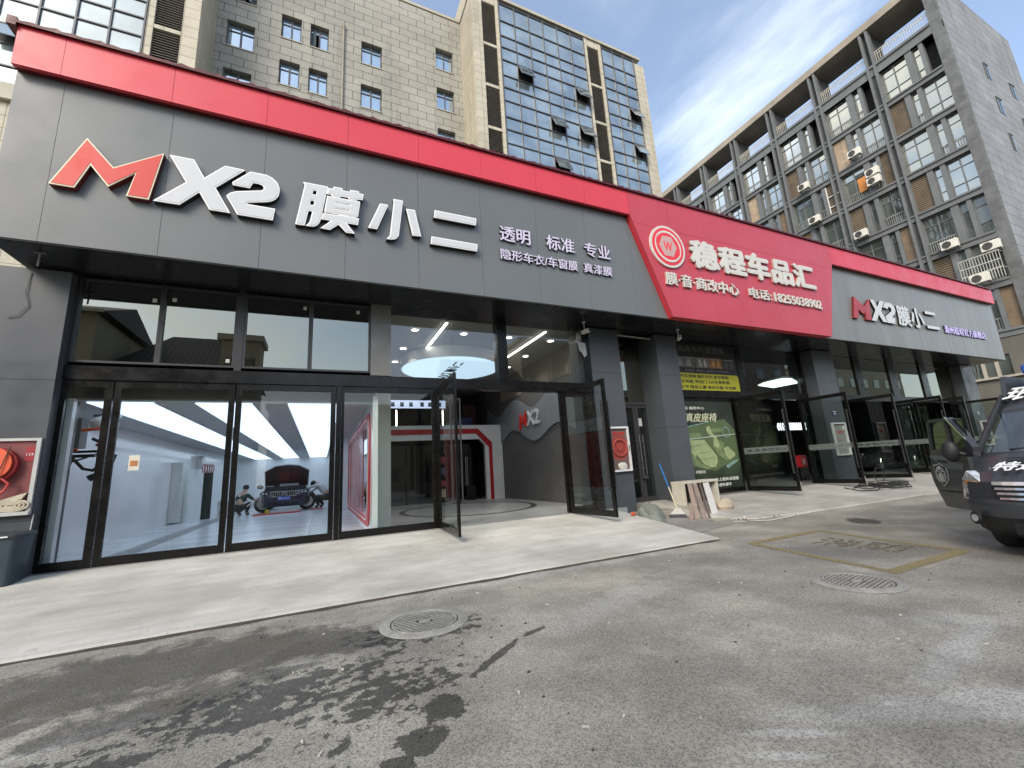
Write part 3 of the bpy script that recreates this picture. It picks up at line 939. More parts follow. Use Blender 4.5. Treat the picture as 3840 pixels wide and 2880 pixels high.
def bay(j, k):
    y0, z0, z1 = BAY0[j], sills[k], heads[k] - .02
    if k == 6: z0 = sills[6]
    zz0 = z0 + .02; B = (BAY1[j] - y0) / 3.45
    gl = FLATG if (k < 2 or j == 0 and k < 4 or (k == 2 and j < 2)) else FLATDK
    pier = MB(); seed = j * 17 + k
    if k % 2 == 0:
        vo, a, c, d = (y0, y0 + .70 * B), (y0 + .94 * B, y0 + 1.36 * B), (y0 + 1.78 * B, BAY1[j]), None
        for u0, u1 in [(y0 + .70 * B, y0 + .94 * B), (y0 + 1.36 * B, y0 + 1.78 * B)]:
            pier.box(XF, XF + .5, u0, u1, zz0 - .02, z1 + .02)
        flat_window(*a, zz0, z1, 1, apt, gl, seed); flat_window(*c, zz0, z1, 2, apt, gl, seed + 1)
    else:
        a, c, vo = (y0, y0 + 1.40 * B), (y0 + 1.68 * B, y0 + 2.08 * B), (y0 + 2.44 * B, BAY1[j])
        for u0, u1 in [(y0 + 1.40 * B, y0 + 1.68 * B), (y0 + 2.08 * B, y0 + 2.44 * B)]:
            pier.box(XF, XF + .5, u0, u1, zz0 - .02, z1 + .02)
        flat_window(*a, zz0, z1, 2, apt, gl, seed); flat_window(*c, zz0, z1, 1, apt, gl, seed + 1)
    pier.build('pier_frame', FRAMEG, apt)
    if k == 0:
        return
    kind = infill.get((k, j)) or ('slat' if (k % 2 or j > 1) else 'wood')
    if (k, j) == (2, 0) or (k, j) == (4, 0):
        flat_window(vo[0], vo[1], zz0, z1, 1, apt, gl, seed + 5)
        return
    mt = {'slat': SLAT, 'brick': BRICKI, 'wood': BROWNW, 'board': SLAT}[kind]
    nm = {'slat': 'shutter', 'brick': 'block_infill', 'wood': 'board_infill', 'board': 'shutter'}[kind]
    MB().box(XF + .16, XF + .24, vo[0], vo[1], zz0, z1).build(nm, mt, apt)
for k in range(7):
    for j in range(7):
        if j > 5 - max(0, k - 1) + (1 if k < 2 else 0) and k > 0: continue
        if k >= 3 and j > 3: continue
        bay(j, k)
# lower floors seen under the canopy
LOWW = M('olive_render_base', (.135, .125, .105), .8, var=.2, vs=.5)
m = MB(); m.box(XF - .05, XF + .9, 9.66, YEND, 0, 5.55); m.box(XF - .05, XF + .9, 9.66, 10.75, 5.7, 8.15); m.box(XF - .047, XF + .9, 10.75, YEND, 7.1, 8.15)
m.build('base_wall', LOWW, apt)
MB().box(XF - .25, XF + .9, 9.66, YEND, 5.555, 5.695).build('base_ledge', PALELEDGE, apt)
for a, c in [(10.78, 11.36), (11.44, 12.0), (12.18, 12.7), (12.9, 14.3), (14.6, 16)]:
    m = MB(); m.box(XF + .1, XF + .16, a, c, 5.72, 7.08); m.build('base_window', FLATDK, apt)
for a in (11.36, 12.0, 12.7, 14.3, 16): MB().box(XF, XF + .5, a, a + .17, 5.7, 7.1).build('base_pier', PALELEDGE, apt)
for x0, x1, z0, z1 in [(46.65, 47.45, 29.35, 30.7), (51.4, 52.4, 29.3, 30.6), (46.85, 47.9, 26.2, 27.6), (47.0, 47.6, 22.9, 24.3), (51.6, 52.4, 25.9, 27.2), (51.7, 52.5, 22.5, 23.9)]:
    m = MB(); m.box(x0, x1, 8.99, 9.015, z0, z1); m.build('side_window', FLATDK, apt)
    f = MB(); f.box(x0 - .06, x0, 8.96, 9.018, z0, z1 + .06); f.box(x0 + (x1 - x0) * .5 - .03, x0 + (x1 - x0) * .5 + .03, 8.97, 8.988, z0, z1); f.box(x0, x1, 8.955, 9.018, z1, z1 + .06); f.build('side_window_frame', FRAMED, apt)
# cage balcony low on the block
m = MB()
for z in (12.70, 13.25, 13.86): m.box(40.28, 40.33, 9.66, 11.65, z - .03, z + .03)
y = 9.66
while y < 11.66:
    m.box(40.29, 40.32, y, y + .03, 12.05, 13.86); y += .14
for y in (9.66, 11.62):
    for z in (12.70, 13.86): m.box(40.33, 40.98, y, y + .03, z - .02, z + .02)
m.build('cage_grille', M('galvanised_bar', (.42, .42, .38), .5), apt)
MB().box(41.05, 41.15, 15.65, 16.2, 22.75, 24.0).build('orange_screen', M('orange_sheet', (.55, .22, .05), .6), apt)
# white-framed windows part way along
for y0, y1, z0, z1 in [(17.3, 18.6, 21.9, 24.9)]:
    m = MB()
    for a, c, e, g2 in [(y0, y0 + .06, z0, z1), (y1 - .06, y1, z0, z1), (y0 + .06, y1 - .06, z0 + .9, z0 + .96), (y0 + .06, y1 - .06, z0 + 1.9, z0 + 1.96)]:
        m.box(XF + .02, XF + .12, a, c, e, g2)
    m.build('white_window_frame', WHITEP, apt)

# water tank and aerial on its roof
t = thing('water_tank', 'small cream water tank on the roof of the grey apartment block', 'water tank', (44.4, 13.7, 36.75))
MB().cyl((44.4, 13.7, 36.75), .45, 'z', 2.6, 20).build('tank', M('cream_tank', (.65, .52, .38), .5), t, smooth=True)
MB().cyl((44.4, 13.7, 39.35), .45, 'z', .2, 20, .1).build('lid', M('cream_tank', (.65, .52, .38), .5), t)
t = tag(MB().tube([(44.6, 13.2, 36.73), (44.6, 13.2, 39.9)], .03, 6).tube([(44.6, 12.95, 39.4), (44.6, 13.45, 39.4)], .015, 6).build('roof_aerial', MULL), 'thin dark aerial standing on the apartment roof beside the water tank', 'aerial')

# ---------------------------------------------------------------- air conditioners
ACW = M('ac_white', (.66, .64, .57), .45, var=.12, vs=3)
ACG = M('ac_fan_dark', (.07, .07, .06), .6)
def make_ac(label):
    t = thing('air_conditioner', label, 'air conditioner', (0, 0, 0), 'air conditioners on the grey apartment block')
    m = MB(); m.box(-.36, 0, -.45, .45, 0, .62); m.build('casing', ACW, t, bevel=.02)
    m = MB()
    for r in (.06, .12, .18, .24): m.tube([(-.385, .12 + r * math.cos(a * math.pi / 12), .31 + r * math.sin(a * math.pi / 12)) for a in range(24)], .008, 5, closed=True)
    for a in range(8): m.box(-.39, -.38, .117, .123, .31, .315)
    m.build('fan_grille', MULL, t)
    m = MB(); m.cyl((-.375, .12, .31), .25, 'x', .013, 28); m.build('fan_opening', ACG, t)
    for y_ in (-.36, .31): MB().box(-.40, .3, y_, y_ + .05, -.06, -.002).build('bracket', MULL, t)
    return t
acs = [((40.62, 15.7, 25.75), 'white air conditioner below the bare block infill, highest on the grey block'),
       ((40.62, 14.88, 23.3), 'upper white air conditioner of the stacked pair beside the orange screen'),
       ((40.62, 14.9, 22.55), 'lower white air conditioner of the stacked pair beside the orange screen'),
       ((40.62, 11.79, 15.1), 'white air conditioner under the dark open window near the block corner'),
       ((40.22, 10.75, 11.95), 'big white air conditioner hanging below the barred cage balcony'),
       ((40.62, 9.95, 14.0), 'white air conditioner at the corner pier just above the cage balcony rail'),
       ((40.62, 19.92, 25.5), 'white air conditioner beside the brown shutter far along the grey block'),
       ((40.62, 19.63, 21.9), 'white air conditioner under the white framed window with red curtain'),
       ((40.62, 16.58, 18.7), 'white air conditioner under the brown boarded opening mid block')]
a0 = make_ac(acs[0][1]); a0.location = acs[0][0]
for loc, lab in acs[1:]:
    dup(a0, loc, lab)
acs2 = [o for o in bpy.data.objects if o.name.startswith('air_conditioner')]
# ================================================================ the shop row
Z0, ZB = 5.73, 8.87
def clip(poly, x0, x1):
    def half(pl, c, s):
        o = []
        for i in range(len(pl)):
            a, b = pl[i - 1], pl[i]
            ia, ib = s * (a[0] - c) >= 0, s * (b[0] - c) >= 0
            if ia != ib:
                t = (c - a[0]) / (b[0] - a[0]); o.append((c, a[1] + (b[1] - a[1]) * t))
            if ib: o.append(b)
        return o
    p = half(poly, x0, 1)
    return half(p, x1, -1) if p else p
def cladding(polys, y0, y1, seam0=-4.40, pitch=1.583, gap=.006):
    m = MB()
    for poly in polys:
        xa, xb = min(p[0] for p in poly), max(p[0] for p in poly)
        k = math.floor((xa - seam0) / pitch)
        while seam0 + k * pitch < xb:
            q = clip(poly, seam0 + k * pitch + gap / 2, seam0 + (k + 1) * pitch - gap / 2)
            if len(q) > 2 and max(p[0] for p in q) - min(p[0] for p in q) > .02: m.prism(q, 'y', y0, y1)
            k += 1
    return m
canopy = thing('shop_canopy', 'long canopy with a bright red top band and dark soffit over the shop row', 'canopy', (0, 8.9, Z0))
cladding([[(-5.03, ZB), (8.255, ZB), (8.255, 9.68), (-5.03, 9.68)]], 8.72, 8.80).build('red_band_cladding', REDACP, canopy)
cladding([[(18.46, ZB), (33.4, ZB), (33.42, 9.68), (18.46, 9.68)]], 8.72, 8.80).build('red_band_cladding', REDACP, canopy)
MB().box(-5.02, 33.38, 8.804, 9.3, ZB + .004, 9.66).build('band_core', REDDK, canopy)
m = MB(); m.box(-5.02, 33.3, 9.0, 9.3, Z0 + .02, ZB); m.build('sign_backing', SOFFIT, canopy)
MB().box(-5.05, 33.25, 9.02, 10.72, Z0 + .001, Z0 + .12).build('soffit', SOFFIT, canopy)
MB().box(-5.045, -4.95, 8.99, 10.6, Z0 + .125, 9.6).build('end_cheek', SOFFIT, canopy)
MB().box(33.16, 33.25, 9.01, 10.7, Z0 + .125, 9.6).build('end_cheek', SOFFIT, canopy)
# corrugated capping
rows = [[], [], [], []]; x = -5.12
while x < 33.5:
    h = .03 if (round((x + 5.12) / .075) % 8) in (0,) else .012 * math.sin(x * 23)
    for r_, (y, z) in zip(rows, [(8.66, 9.655), (8.655, 9.715 + h), (8.9, 9.74 + h), (9.5, 9.76 + h)]): r_.append((x, y, z))
    x += .075
m = MB(); m.loft(rows, cap=False, closed=False)
m.build('capping', REDDK, canopy)
MB().box(-5.16, -5.035, 8.66, 9.4, 9.60, 9.77).build('cap_end', REDDK, canopy)
MB().box(-5.0, 33.3, 9.3, 21.2, 6.2, 6.4).build('podium_roof', M('roof_membrane', (.16, .16, .15), .8), canopy)

# ---- left grey sign
s1 = thing('shop_sign', 'huge dark grey sign with red and silver logo and white characters, left shop', 'shop sign', (0, 8.9, Z0))
cladding([[(-5.03, Z0), (9.43, Z0), (8.22, 8.9), (-5.03, 8.9)]], 8.90, 8.99).build('sign_cladding', GREYACP, s1)
LET = {
 'm': ([[(-4.33, 6.745), (-3.94, 7.755), (-3.53, 7.27), (-2.85, 7.76), (-2.99, 6.75), (-3.31, 6.75), (-3.22, 7.24), (-3.57, 6.87), (-3.84, 7.23), (-4.0, 6.745)]], 'r'),
 'x': ([[(-2.77, 7.755), (-2.39, 7.76), (-2.2, 7.41), (-1.89, 7.76), (-1.55, 7.755), (-2.01, 7.24), (-1.74, 6.75), (-2.08, 6.75), (-2.26, 7.08), (-2.54, 6.75), (-2.93, 6.745), (-2.48, 7.24)]], 'w'),
 'two': ([[(-1.75, 7.43), (-1.46, 7.745), (-1.18, 7.745), (-1.07, 7.70), (-.98, 7.62), (-.935, 7.5), (-.93, 7.41), (-.945, 7.31), (-1.0, 7.22), (-1.07, 7.16), (-1.14, 7.13), (-1.46, 7.045), (-1.48, 7.01), (-.99, 7.01), (-1.02, 6.745), (-1.63, 6.745), (-1.83, 7.11), (-1.77, 7.19), (-1.66, 7.25), (-1.24, 7.37), (-1.21, 7.42), (-1.23, 7.48), (-1.31, 7.505), (-1.4, 7.50), (-1.43, 7.43), (-1.45, 7.37), (-1.74, 7.37)]], 'w'),
 'mo': ([[(-.51, 7.755), (-.03, 7.76), (-.15, 6.93), (-.17, 6.87), (-.21, 6.8), (-.27, 6.76), (-.35, 6.75), (-.43, 6.75), (-.37, 6.82), (-.35, 6.88), (-.315, 7.1), (-.385, 7.1), (-.445, 6.75), (-.62, 6.745), (-.48, 7.68)], [(-.31, 7.6), (-.24, 7.605), (-.255, 7.51), (-.325, 7.505)], [(-.35, 7.35), (-.28, 7.355), (-.295, 7.255), (-.365, 7.25)]], 'w'),
 'mo2': ([[(-.03, 7.73), (.07, 7.735), (.08, 7.79), (.26, 7.795), (.26, 7.74), (.41, 7.745), (.42, 7.795), (.6, 7.80), (.6, 7.75), (.7, 7.75), (.68, 7.6), (.58, 7.595), (.56, 7.562), (.38, 7.556), (.39, 7.59), (.23, 7.588), (.22, 7.555), (.04, 7.552), (.05, 7.585), (-.05, 7.58)]], 'w'),
 'mo3': ([[(-.04, 7.54), (.63, 7.546), (.59, 7.18), (.56, 7.15), (-.09, 7.135)], [(.13, 7.425), (.43, 7.43), (.43, 7.41), (.125, 7.405)], [(.11, 7.28), (.41, 7.288), (.41, 7.27), (.11, 7.262)]], 'w'),
 'mo4': ([[(-.11, 7.11), (.19, 7.12), (.2, 7.142), (.39, 7.138), (.61, 7.13), (.59, 6.97), (.36, 6.97), (.53, 6.75), (.35, 6.745), (.2, 6.9), (.04, 6.745), (-.15, 6.75), (.05, 6.96), (-.14, 6.96)]], 'w'),
 'xiao': ([[(1.05, 7.605), (1.23, 7.605), (.99, 6.95), (.8, 6.95)]], 'w'),
 'xiao2': ([[(1.34, 7.79), (1.56, 7.79), (1.46, 6.88), (1.42, 6.81), (1.36, 6.77), (1.29, 6.755), (1.19, 6.75), (1.26, 6.84), (1.35, 7.71)]], 'w'),
 'xiao3': ([[(1.63, 7.60), (1.83, 7.61), (1.97, 6.96), (1.77, 6.945)]], 'w'),
 'er': ([[(2.3, 7.715), (3.35, 7.715), (3.33, 7.52), (2.275, 7.515)]], 'w'),
 'er2': ([[(2.21, 7.01), (3.35, 7.01), (3.33, 6.815), (2.185, 6.815)]], 'w'),
}
def inset(pl, d):
    """shrink an outline by d, corners mitred"""
    a = sum(pl[i][0] * pl[(i + 1) % len(pl)][1] - pl[(i + 1) % len(pl)][0] * pl[i][1] for i in range(len(pl)))
    s = 1 if a > 0 else -1; o = []
    n = len(pl)
    for i in range(n):
        p0, p1, p2 = Vector(pl[i - 1]), Vector(pl[i]), Vector(pl[(i + 1) % n])
        e1 = (p1 - p0).normalized(); e2 = (p2 - p1).normalized()
        n1 = Vector((-e1.y, e1.x)) * s; n2 = Vector((-e2.y, e2.x)) * s
        b = n1 + n2
        k = d / max(.35, 1 + n1.dot(n2)) 
        o.append(tuple(p1 + b * k))
    return o
for key, (polys, c) in LET.items():
    o = put(curve_mesh(polys, .105), (0, 8.895, 0)).build('letter', REDSIDE if c == 'r' else LETSIDE, s1, fix=False)
    put(curve_mesh(polys, .018), (0, 8.789, 0)).build('letter_rim', CREAMRIM if c == 'r' else WHITERIM, o, fix=False)
    ins = [inset(polys[0], .022)] + [inset(q, -.018) for q in polys[1:]]
    put(curve_mesh(ins, .006), (0, 8.770, 0)).build('letter_face', REDL if c == 'r' else WHITEL, o, fix=False)
def raised(parent, body, x, z, w_, h, y, face, side, bold=.02, d=.05, res=2, spacing=1.0):
    o = text('lettering', body, x, y, z, w_, h, d, side, parent, bold * 1.35, res=res, spacing=spacing)
    text('lettering_face', body, x - .002, y - d, z - .002, w_ + .004, h + .004, .01, face, o, bold * 1.35, res=res, spacing=spacing)
    return o
for body, x, w_ in [('透明', 4.0, .87), ('标准', 5.35, .89), ('专业', 6.57, .88)]:
    raised(s1, body, x, 7.285, w_, .425, 8.897, LILAC, LETSIDE, .012)
raised(s1, '隐形车衣/车窗膜', 3.99, 6.765, 2.30, .295, 8.897, LILAC, LETSIDE, .012)
raised(s1, '真漆膜', 6.49, 6.775, .96, .29, 8.897, LILAC, LETSIDE, .012)

# ---- red sign in the middle
s2 = thing('shop_sign', 'big red trapezoid sign with white characters, round emblem and phone number', 'shop sign', (13, 8.72, Z0))
HB = 8.63
lo = [(9.45 - (9.45 - 8.265) * (HB - Z0) / (ZB - Z0), HB - .004), (9.45, Z0), (17.35, Z0), (17.35 + 1.1 * (HB - Z0) / (ZB - Z0), HB - .004)]
up = [(9.45 - (9.45 - 8.265) * (HB - Z0) / (ZB - Z0), HB + .004), (17.35 + 1.1 * (HB - Z0) / (ZB - Z0), HB + .004), (18.45, ZB), (18.45, 9.68), (8.265, 9.68), (8.265, ZB)]
cladding([lo, up], 8.718, 8.80, 8.25, 1.55).build('sign_cladding', M('wine_red_cladding', (.47, .046, .066), .38, spec=.6, var=.05, vs=.6, fine=.05, fs=55), s2)
m = MB(); m.prism([(9.46, Z0 + .006), (17.34, Z0 + .006), (18.44, ZB), (8.28, ZB)], 'y', 8.803, 8.985); m.build('sign_core', REDACP, s2)
raised(s2, '稳程车品汇', 10.47, 7.47, 6.45, 1.0, 8.713, WHITEW, WHITESIDE, .032, .065)
raised(s2, '膜·音·商改中心', 9.29, 6.72, 3.2, .43, 8.713, WHITEW, WHITESIDE, .018, .055)
raised(s2, '电话:', 13.0, 6.745, 1.15, .38, 8.713, WHITEW, WHITESIDE, .018, .055)
raised(s2, '18255038902', 14.3, 6.75, 2.72, .345, 8.713, WHITEW, WHITESIDE, .022, .055)
# round emblem
def circ(cx, cz, r, n=56): return [(cx + r * math.cos(2 * math.pi * k / n), cz + r * math.sin(2 * math.pi * k / n)) for k in range(n)]
ex, ez = 9.575, 8.005
em = put(curve_mesh([circ(ex, ez, .70)], .05), (0, 8.713, 0)).build('emblem', WHITEW, s2, fix=False)
EMR = M('emblem_red', (.70, .03, .045), .4)
put(curve_mesh([circ(ex, ez, .625)], .006), (0, 8.663, 0)).build('emblem_field', EMR, em, fix=False)
cres = [(ex + .53 * math.cos(a), ez + .53 * math.sin(a)) for a in [R(150 - 5 * i) for i in range(40)]]
cres += [(ex + .015 + (.50 - .055 * math.sin(math.pi * i / 39)) * math.cos(a), ez + (.50 - .055 * math.sin(math.pi * i / 39)) * math.sin(a)) for i, a in [(i, R(-45 + 5 * i)) for i in range(40)]]
cr2 = [(2 * ex - x, 2 * ez - z) for x, z in cres]
put(curve_mesh([cres], .006), (0, 8.657, 0)).build('emblem_swoosh', WHITEW, em, fix=False)
put(curve_mesh([cr2], .006), (0, 8.650, 0)).build('emblem_swoosh', WHITEW, em, fix=False)
m = MB()
hexp = [(ex + .36 * math.cos(R(a)) , ez + .37 * math.sin(R(a))) for a in (0, 60, 120, 180, 240, 300)]
z = ez - .315
while z < ez + .32:
    t_ = 1 - abs(z - ez) / .32; wv = .18 + .18 * t_
    m.box(ex - wv, ex + wv, 8.652, 8.657, z, z + .017); z += .030
m.build('emblem_slats', WHITEW, em)
text('emblem_letter', 'W', ex - .17, 8.652, ez - .15, .34, .30, .008, EMR, em, .012)

# ---- right grey sign
s3 = thing('shop_sign', 'smaller grey sign at the far right end with red and white logo characters', 'shop sign', (25, 8.9, Z0))
GREY3 = NT('rippled_grey_cladding')
_c = GREY3.mul((.185, .188, .18), GREY3.rng(GREY3.noise(.8, 4, stretch=(1, 1, .12)), .3, .7, .9, 1.12, False))
GREY3.l(_c, GREY3.b.inputs['Base Color']); GREY3.b.inputs['Roughness'].default_value = .36
GREY3.bump(GREY3.noise(.9, 2, stretch=(1.4, 1, .1)), .35, .12)
GREY3 = GREY3.m
cladding([[(17.36, Z0), (33.22, Z0), (33.4, 8.9), (18.47, 8.9)]], 8.90, 8.99).build('sign_cladding', GREY3, s3)
def T3(x, z): return (x, z)
ml = [(19.36, 6.71), (19.69, 7.67), (20.28, 7.27), (20.79, 7.67), (20.62, 6.72), (20.22, 6.72), (20.30, 7.12), (20.14, 6.93), (19.80, 7.12), (19.66, 6.71)]
xl = [(20.86, 7.68), (21.14, 7.68), (21.32, 7.36), (21.62, 7.70), (21.95, 7.70), (21.52, 7.22), (21.84, 6.74), (21.50, 6.74), (21.30, 7.06), (20.98, 6.72), (20.64, 6.72), (21.12, 7.22)]
tw = [(21.78, 7.42), (22.02, 7.68), (22.50, 7.68), (22.70, 7.56), (22.74, 7.38), (22.64, 7.22), (22.30, 7.02), (22.56, 7.0), (22.44, 6.73), (21.88, 6.73), (21.78, 7.0), (22.42, 7.32), (22.42, 7.46), (22.22, 7.50), (22.12, 7.38)]
for pl, f_, sd in [(ml, M('dull_red_letter', (.36, .035, .04), .4), REDSIDE), (xl, WHITEL, LETSIDE), (tw, WHITEL, LETSIDE)]:
    o = put(curve_mesh([pl], .08), (0, 8.897, 0)).build('letter', sd, s3, fix=False)
    put(curve_mesh([pl], .012), (0, 8.815, 0)).build('letter_face', f_, o, fix=False)
raised(s3, '膜', 22.86, 6.71, 1.06, .97, 8.897, WHITEL, LETSIDE, .02, .07)
raised(s3, '小', 24.0, 6.73, 1.14, .96, 8.897, WHITEL, LETSIDE, .02, .07)
for a in ((25.40, 26.33, 7.52, 7.62), (25.30, 26.43, 6.81, 6.91)):
    pl = [(a[0], a[2] - .02), (a[1], a[2] - .02), (a[1], a[3] + .02), (a[0], a[3] + .02)]
    o = put(curve_mesh([pl], .08), (0, 8.897, 0)).build('letter', LETSIDE, s3, fix=False)
    put(curve_mesh([pl], .012), (0, 8.815, 0)).build('letter_face', WHITEL, o, fix=False)
raised(s3, '滁州稳程官方旗舰店', 27.02, 6.71, 4.4, .39, 8.897, M('violet_letter_face', (.56, .50, .86), .4), LETSIDE, .012, .05)

# ================================================================ building body
shop = thing('shop_building', 'single storey car shop row with black framed glass fronts and grey clad piers', 'shop building', (0, 10.2, 0))
def pier(x0, x1, y0, y1, z0, mat, seams=(1.0, 2.6, 4.3), top=5.70):
    m = MB(); zs = [z0] + [z for z in seams if z > z0 + .2] + [top]
    for i in range(len(zs) - 1):
        m.box(x0, x1, y0, y1, zs[i] + (.004 if i else 0), zs[i + 1] - .004)
    m.box(x0 + .01, x1 - .01, y0 + .01, y1 - .01, z0, top)
    return m.build('pier_cladding', mat, shop)
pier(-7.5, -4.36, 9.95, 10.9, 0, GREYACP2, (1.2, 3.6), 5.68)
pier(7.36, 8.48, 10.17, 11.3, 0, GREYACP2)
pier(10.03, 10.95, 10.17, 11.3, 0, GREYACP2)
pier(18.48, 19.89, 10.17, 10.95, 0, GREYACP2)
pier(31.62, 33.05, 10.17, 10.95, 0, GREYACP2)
FR = BLACK
YG = 10.2
# beams
m = MB(); m.box(-4.45, 7.355, YG - .06, YG + .2, 3.665, 3.93); m.build('beam', FR, shop)
m = MB(); m.box(10.955, 31.615, 10.62, 10.85, 3.67, 3.93); m.build('beam', FR, shop)
# left transom windows
def framed(name, x0, x1, z0, z1, y, b, gmat, parent, seam=None, fm=FR):
    f = MB()
    f.box(x0 - b, x0, y - .05, y + .06, z0 - b, z1 + b); f.box(x1, x1 + b, y - .05, y + .06, z0 - b, z1 + b)
    f.box(x0, x1, y - .05, y + .06, z0 - b, z0); f.box(x0, x1, y - .05, y + .06, z1, z1 + b)
    o = f.build(name, fm, parent)
    MB().box(x0, x1, y, y + .012, z0, z1).build('pane', gmat, o)
    return o
FRG = M('grey_window_frame', (.035, .036, .037), .4, var=.1)
for x0, x1 in [(-4.28, -3.07), (-2.98, -1.77), (-1.55, -.34), (-.25, .965)]:
    framed('window', x0, x1, 4.04, 5.64, YG, .043, GLASSD, shop, fm=FRG)
MB().box(-1.725, -1.595, YG - .06, YG + .1, 3.935, Z0 - .004).build('window_post', FRG, shop)
MB().box(-4.43, -4.33, YG - .06, YG + .1, 3.935, Z0 - .004).build('window_post', FRG, shop)
MB().box(1.012, 1.48, YG - .09, YG + .3, 3.935, Z0 - .004).build('column_casing', M('grey_column_casing', (.15, .15, .14), .35, var=.12, vs=2), shop)
m = MB(); m.box(4.31, 4.60, YG - .07, YG + .2, 3.935, Z0 - .004); m.build('post', FR, shop)
m = MB(); m.box(7.07, 7.355, YG - .05, YG + .2, .3, 3.66); m.box(7.08, 7.355, YG - .05, YG + .2, 3.935, Z0 - .004); m.build('post', FR, shop)
for x0, x1 in [(1.49, 3.04), (3.05, 4.30), (4.61, 5.98), (5.99, 7.07)]:
    MB().box(x0, x1, YG, YG + .012, 3.935, Z0 - .006).build('pane', GLASSL, shop)
# mid dividing casing at door level
MB().box(.285, .39, YG - .06, YG + .1, .3, 3.66).build('post', FR, shop)
# door leaves
FROST = NT('frosted_band'); _t = FROST.n('ShaderNodeBsdfTransparent'); _mx = FROST.n('ShaderNodeMixShader'); _mx.inputs[0].default_value = .45
FROST.b.inputs['Base Color'].default_value = (.24, .27, .265, 1); FROST.l(_t.outputs[0], _mx.inputs[1]); FROST.l(FROST.b.outputs[0], _mx.inputs[2]); FROST.l(_mx.outputs[0], FROST.o.inputs[0]); FROST = FROST.m
BANDTXT = M('band_letter', (.05, .06, .06), .6)
def leaf(hinge, tip, z0, z1, gmat, parent, name='glass_door', st=.10, top=.13, bot=.15, handle=None, band=0, label=None):
    h = Vector(hinge); t = Vector(tip); d = (t - h).normalized(); L = (t - h).length
    def at(u): return h + d * u
    f = MB(); th = .055
    f.slab(at(0), at(st), th, z0, z1); f.slab(at(L - st), at(L), th, z0, z1)
    f.slab(at(st), at(L - st), th, z0, z0 + bot); f.slab(at(st), at(L - st), th, z1 - top, z1)
    o = f.build(name, FR, parent)
    if label: o['label'] = label
    MB().slab(at(st), at(L - st), .012, z0 + bot, z1 - top).build('pane', gmat, o)
    nrm = Vector((-d.y, d.x))
    if handle:
        hm = MB(); u = L - st / 2
        for s in (1, -1):
            a = at(u - .02) + nrm * s * .03; b_ = at(u - .02) + nrm * s * .10
            hm.slab(b_ - d * .018, b_ + d * .018, .03, handle[0], handle[1])
            for z in (handle[0] + .0, handle[1] - .04):
                hm.slab(a, b_ - nrm * s * .015, .035, z, z + .04)
        hm.build('handle', FRG, o)
    if band:
        zb = 1.60
        MB().slab(at(st), at(L - st), .018, zb, zb + .215).build('sticker_band', FROST, o)
        rv = d * band
        org = at(st + .12) if band > 0 else at(L - st - .12)
        r3 = (rv.x, rv.y, 0); n3 = Vector(r3).cross(Vector((0, 0, 1)))
        oo = Vector((org.x, org.y, zb + .055)) + n3 * .0095
        text('sticker_lettering', '膜·音·商改中心', *oo, L - 2 * st - .24, .105, .002, BANDTXT, o, .02, right=r3, res=1)
    return o
zs0, zs1 = .315, 3.655
leaf((-4.40, YG), (-3.625, YG), zs0, zs1, GLASS, shop, st=.115)
leaf((-3.605, YG), (-1.67, YG), zs0, zs1, GLASS, shop, st=.105)
leaf((-1.65, YG), (.275, YG), zs0, zs1, GLASS, shop, st=.105)
leaf((.395, YG), (2.53, YG), zs0, zs1, GLASS, shop, 'glass_panel', st=.06)
MB().box(2.535, 2.60, YG - .05, YG + .08, .3, 3.66).build('post', FR, shop)
leaf((2.61, YG - .06), (2.54, 8.37), .315, 3.655, GLASS, shop, st=.085, handle=(.95, 3.1), label='glass door leaf on the left of the entrance, swung fully open')
leaf((6.25, YG - .06), (6.37, 8.35), .315, 3.655, GLASS, shop, st=.10, handle=(.95, 3.1), label='glass door leaf on the right of the entrance, swung fully open')
MB().box(6.20, 6.30, YG, YG + .12, .3, 3.66).build('post', FR, shop)
leaf((6.31, YG + .03), (7.06, YG + .03), .315, 3.655, GLASS, shop, 'glass_panel', st=.05)
m = MB(); m.box(-4.40, 7.06, YG - .1, YG + .2, .20, .312); m.build('threshold', M('threshold_steel', (.25, .25, .24), .5), shop)
# middle recessed door
YD = 11.0
DG = M('anthracite_door_frame', (.05, .05, .052), .45, var=.1)
m = MB(); m.box(8.5, 10.4, YD - .05, YD + .1, 3.43, 3.53); m.box(10.31, 10.4, YD - .05, YD + .1, .3, 5.72); m.box(8.485, 8.6, YD - .05, YD + .1, .3, 5.72); m.build('door_surround', DG, shop)
MB().box(8.6, 10.31, YD, YD + .012, 3.53, 5.72).build('pane', GLASSD, shop)
for a, c in [(8.61, 9.525), (9.54, 10.305)]:
    o = leaf((a, YD), (c, YD), .305, 3.425, GLASSR, shop, 'recessed_door', st=.10, top=.09, bot=.14)
    o.data.materials[0] = DG
    hx = 9.515 if a < 9 else 9.66
    m = MB(); m.tube([(hx, YD - .10, 1.12), (hx, YD - .10, 2.42)], .016, 8)
    for z in (1.35, 2.25): m.tube([(hx, YD - .10, z), (hx, YD - .03, z)], .012, 6)
    m.build('handle', STEEL, o)
MB().box(9.50, 9.68, YD - .125, YD - .085, 1.02, 1.11).build('padlock', STEEL, shop)
MB().box(9.62, 9.74, YD - .05, YD - .03, 2.72, 2.98).build('intercom', M('pale_plastic', (.5, .5, .48), .5), shop)
m = MB(); m.box(8.485, 10.55, 11.15, 11.3, .3, 5.7); m.build('stair_back_wall', DARKROOM, shop)
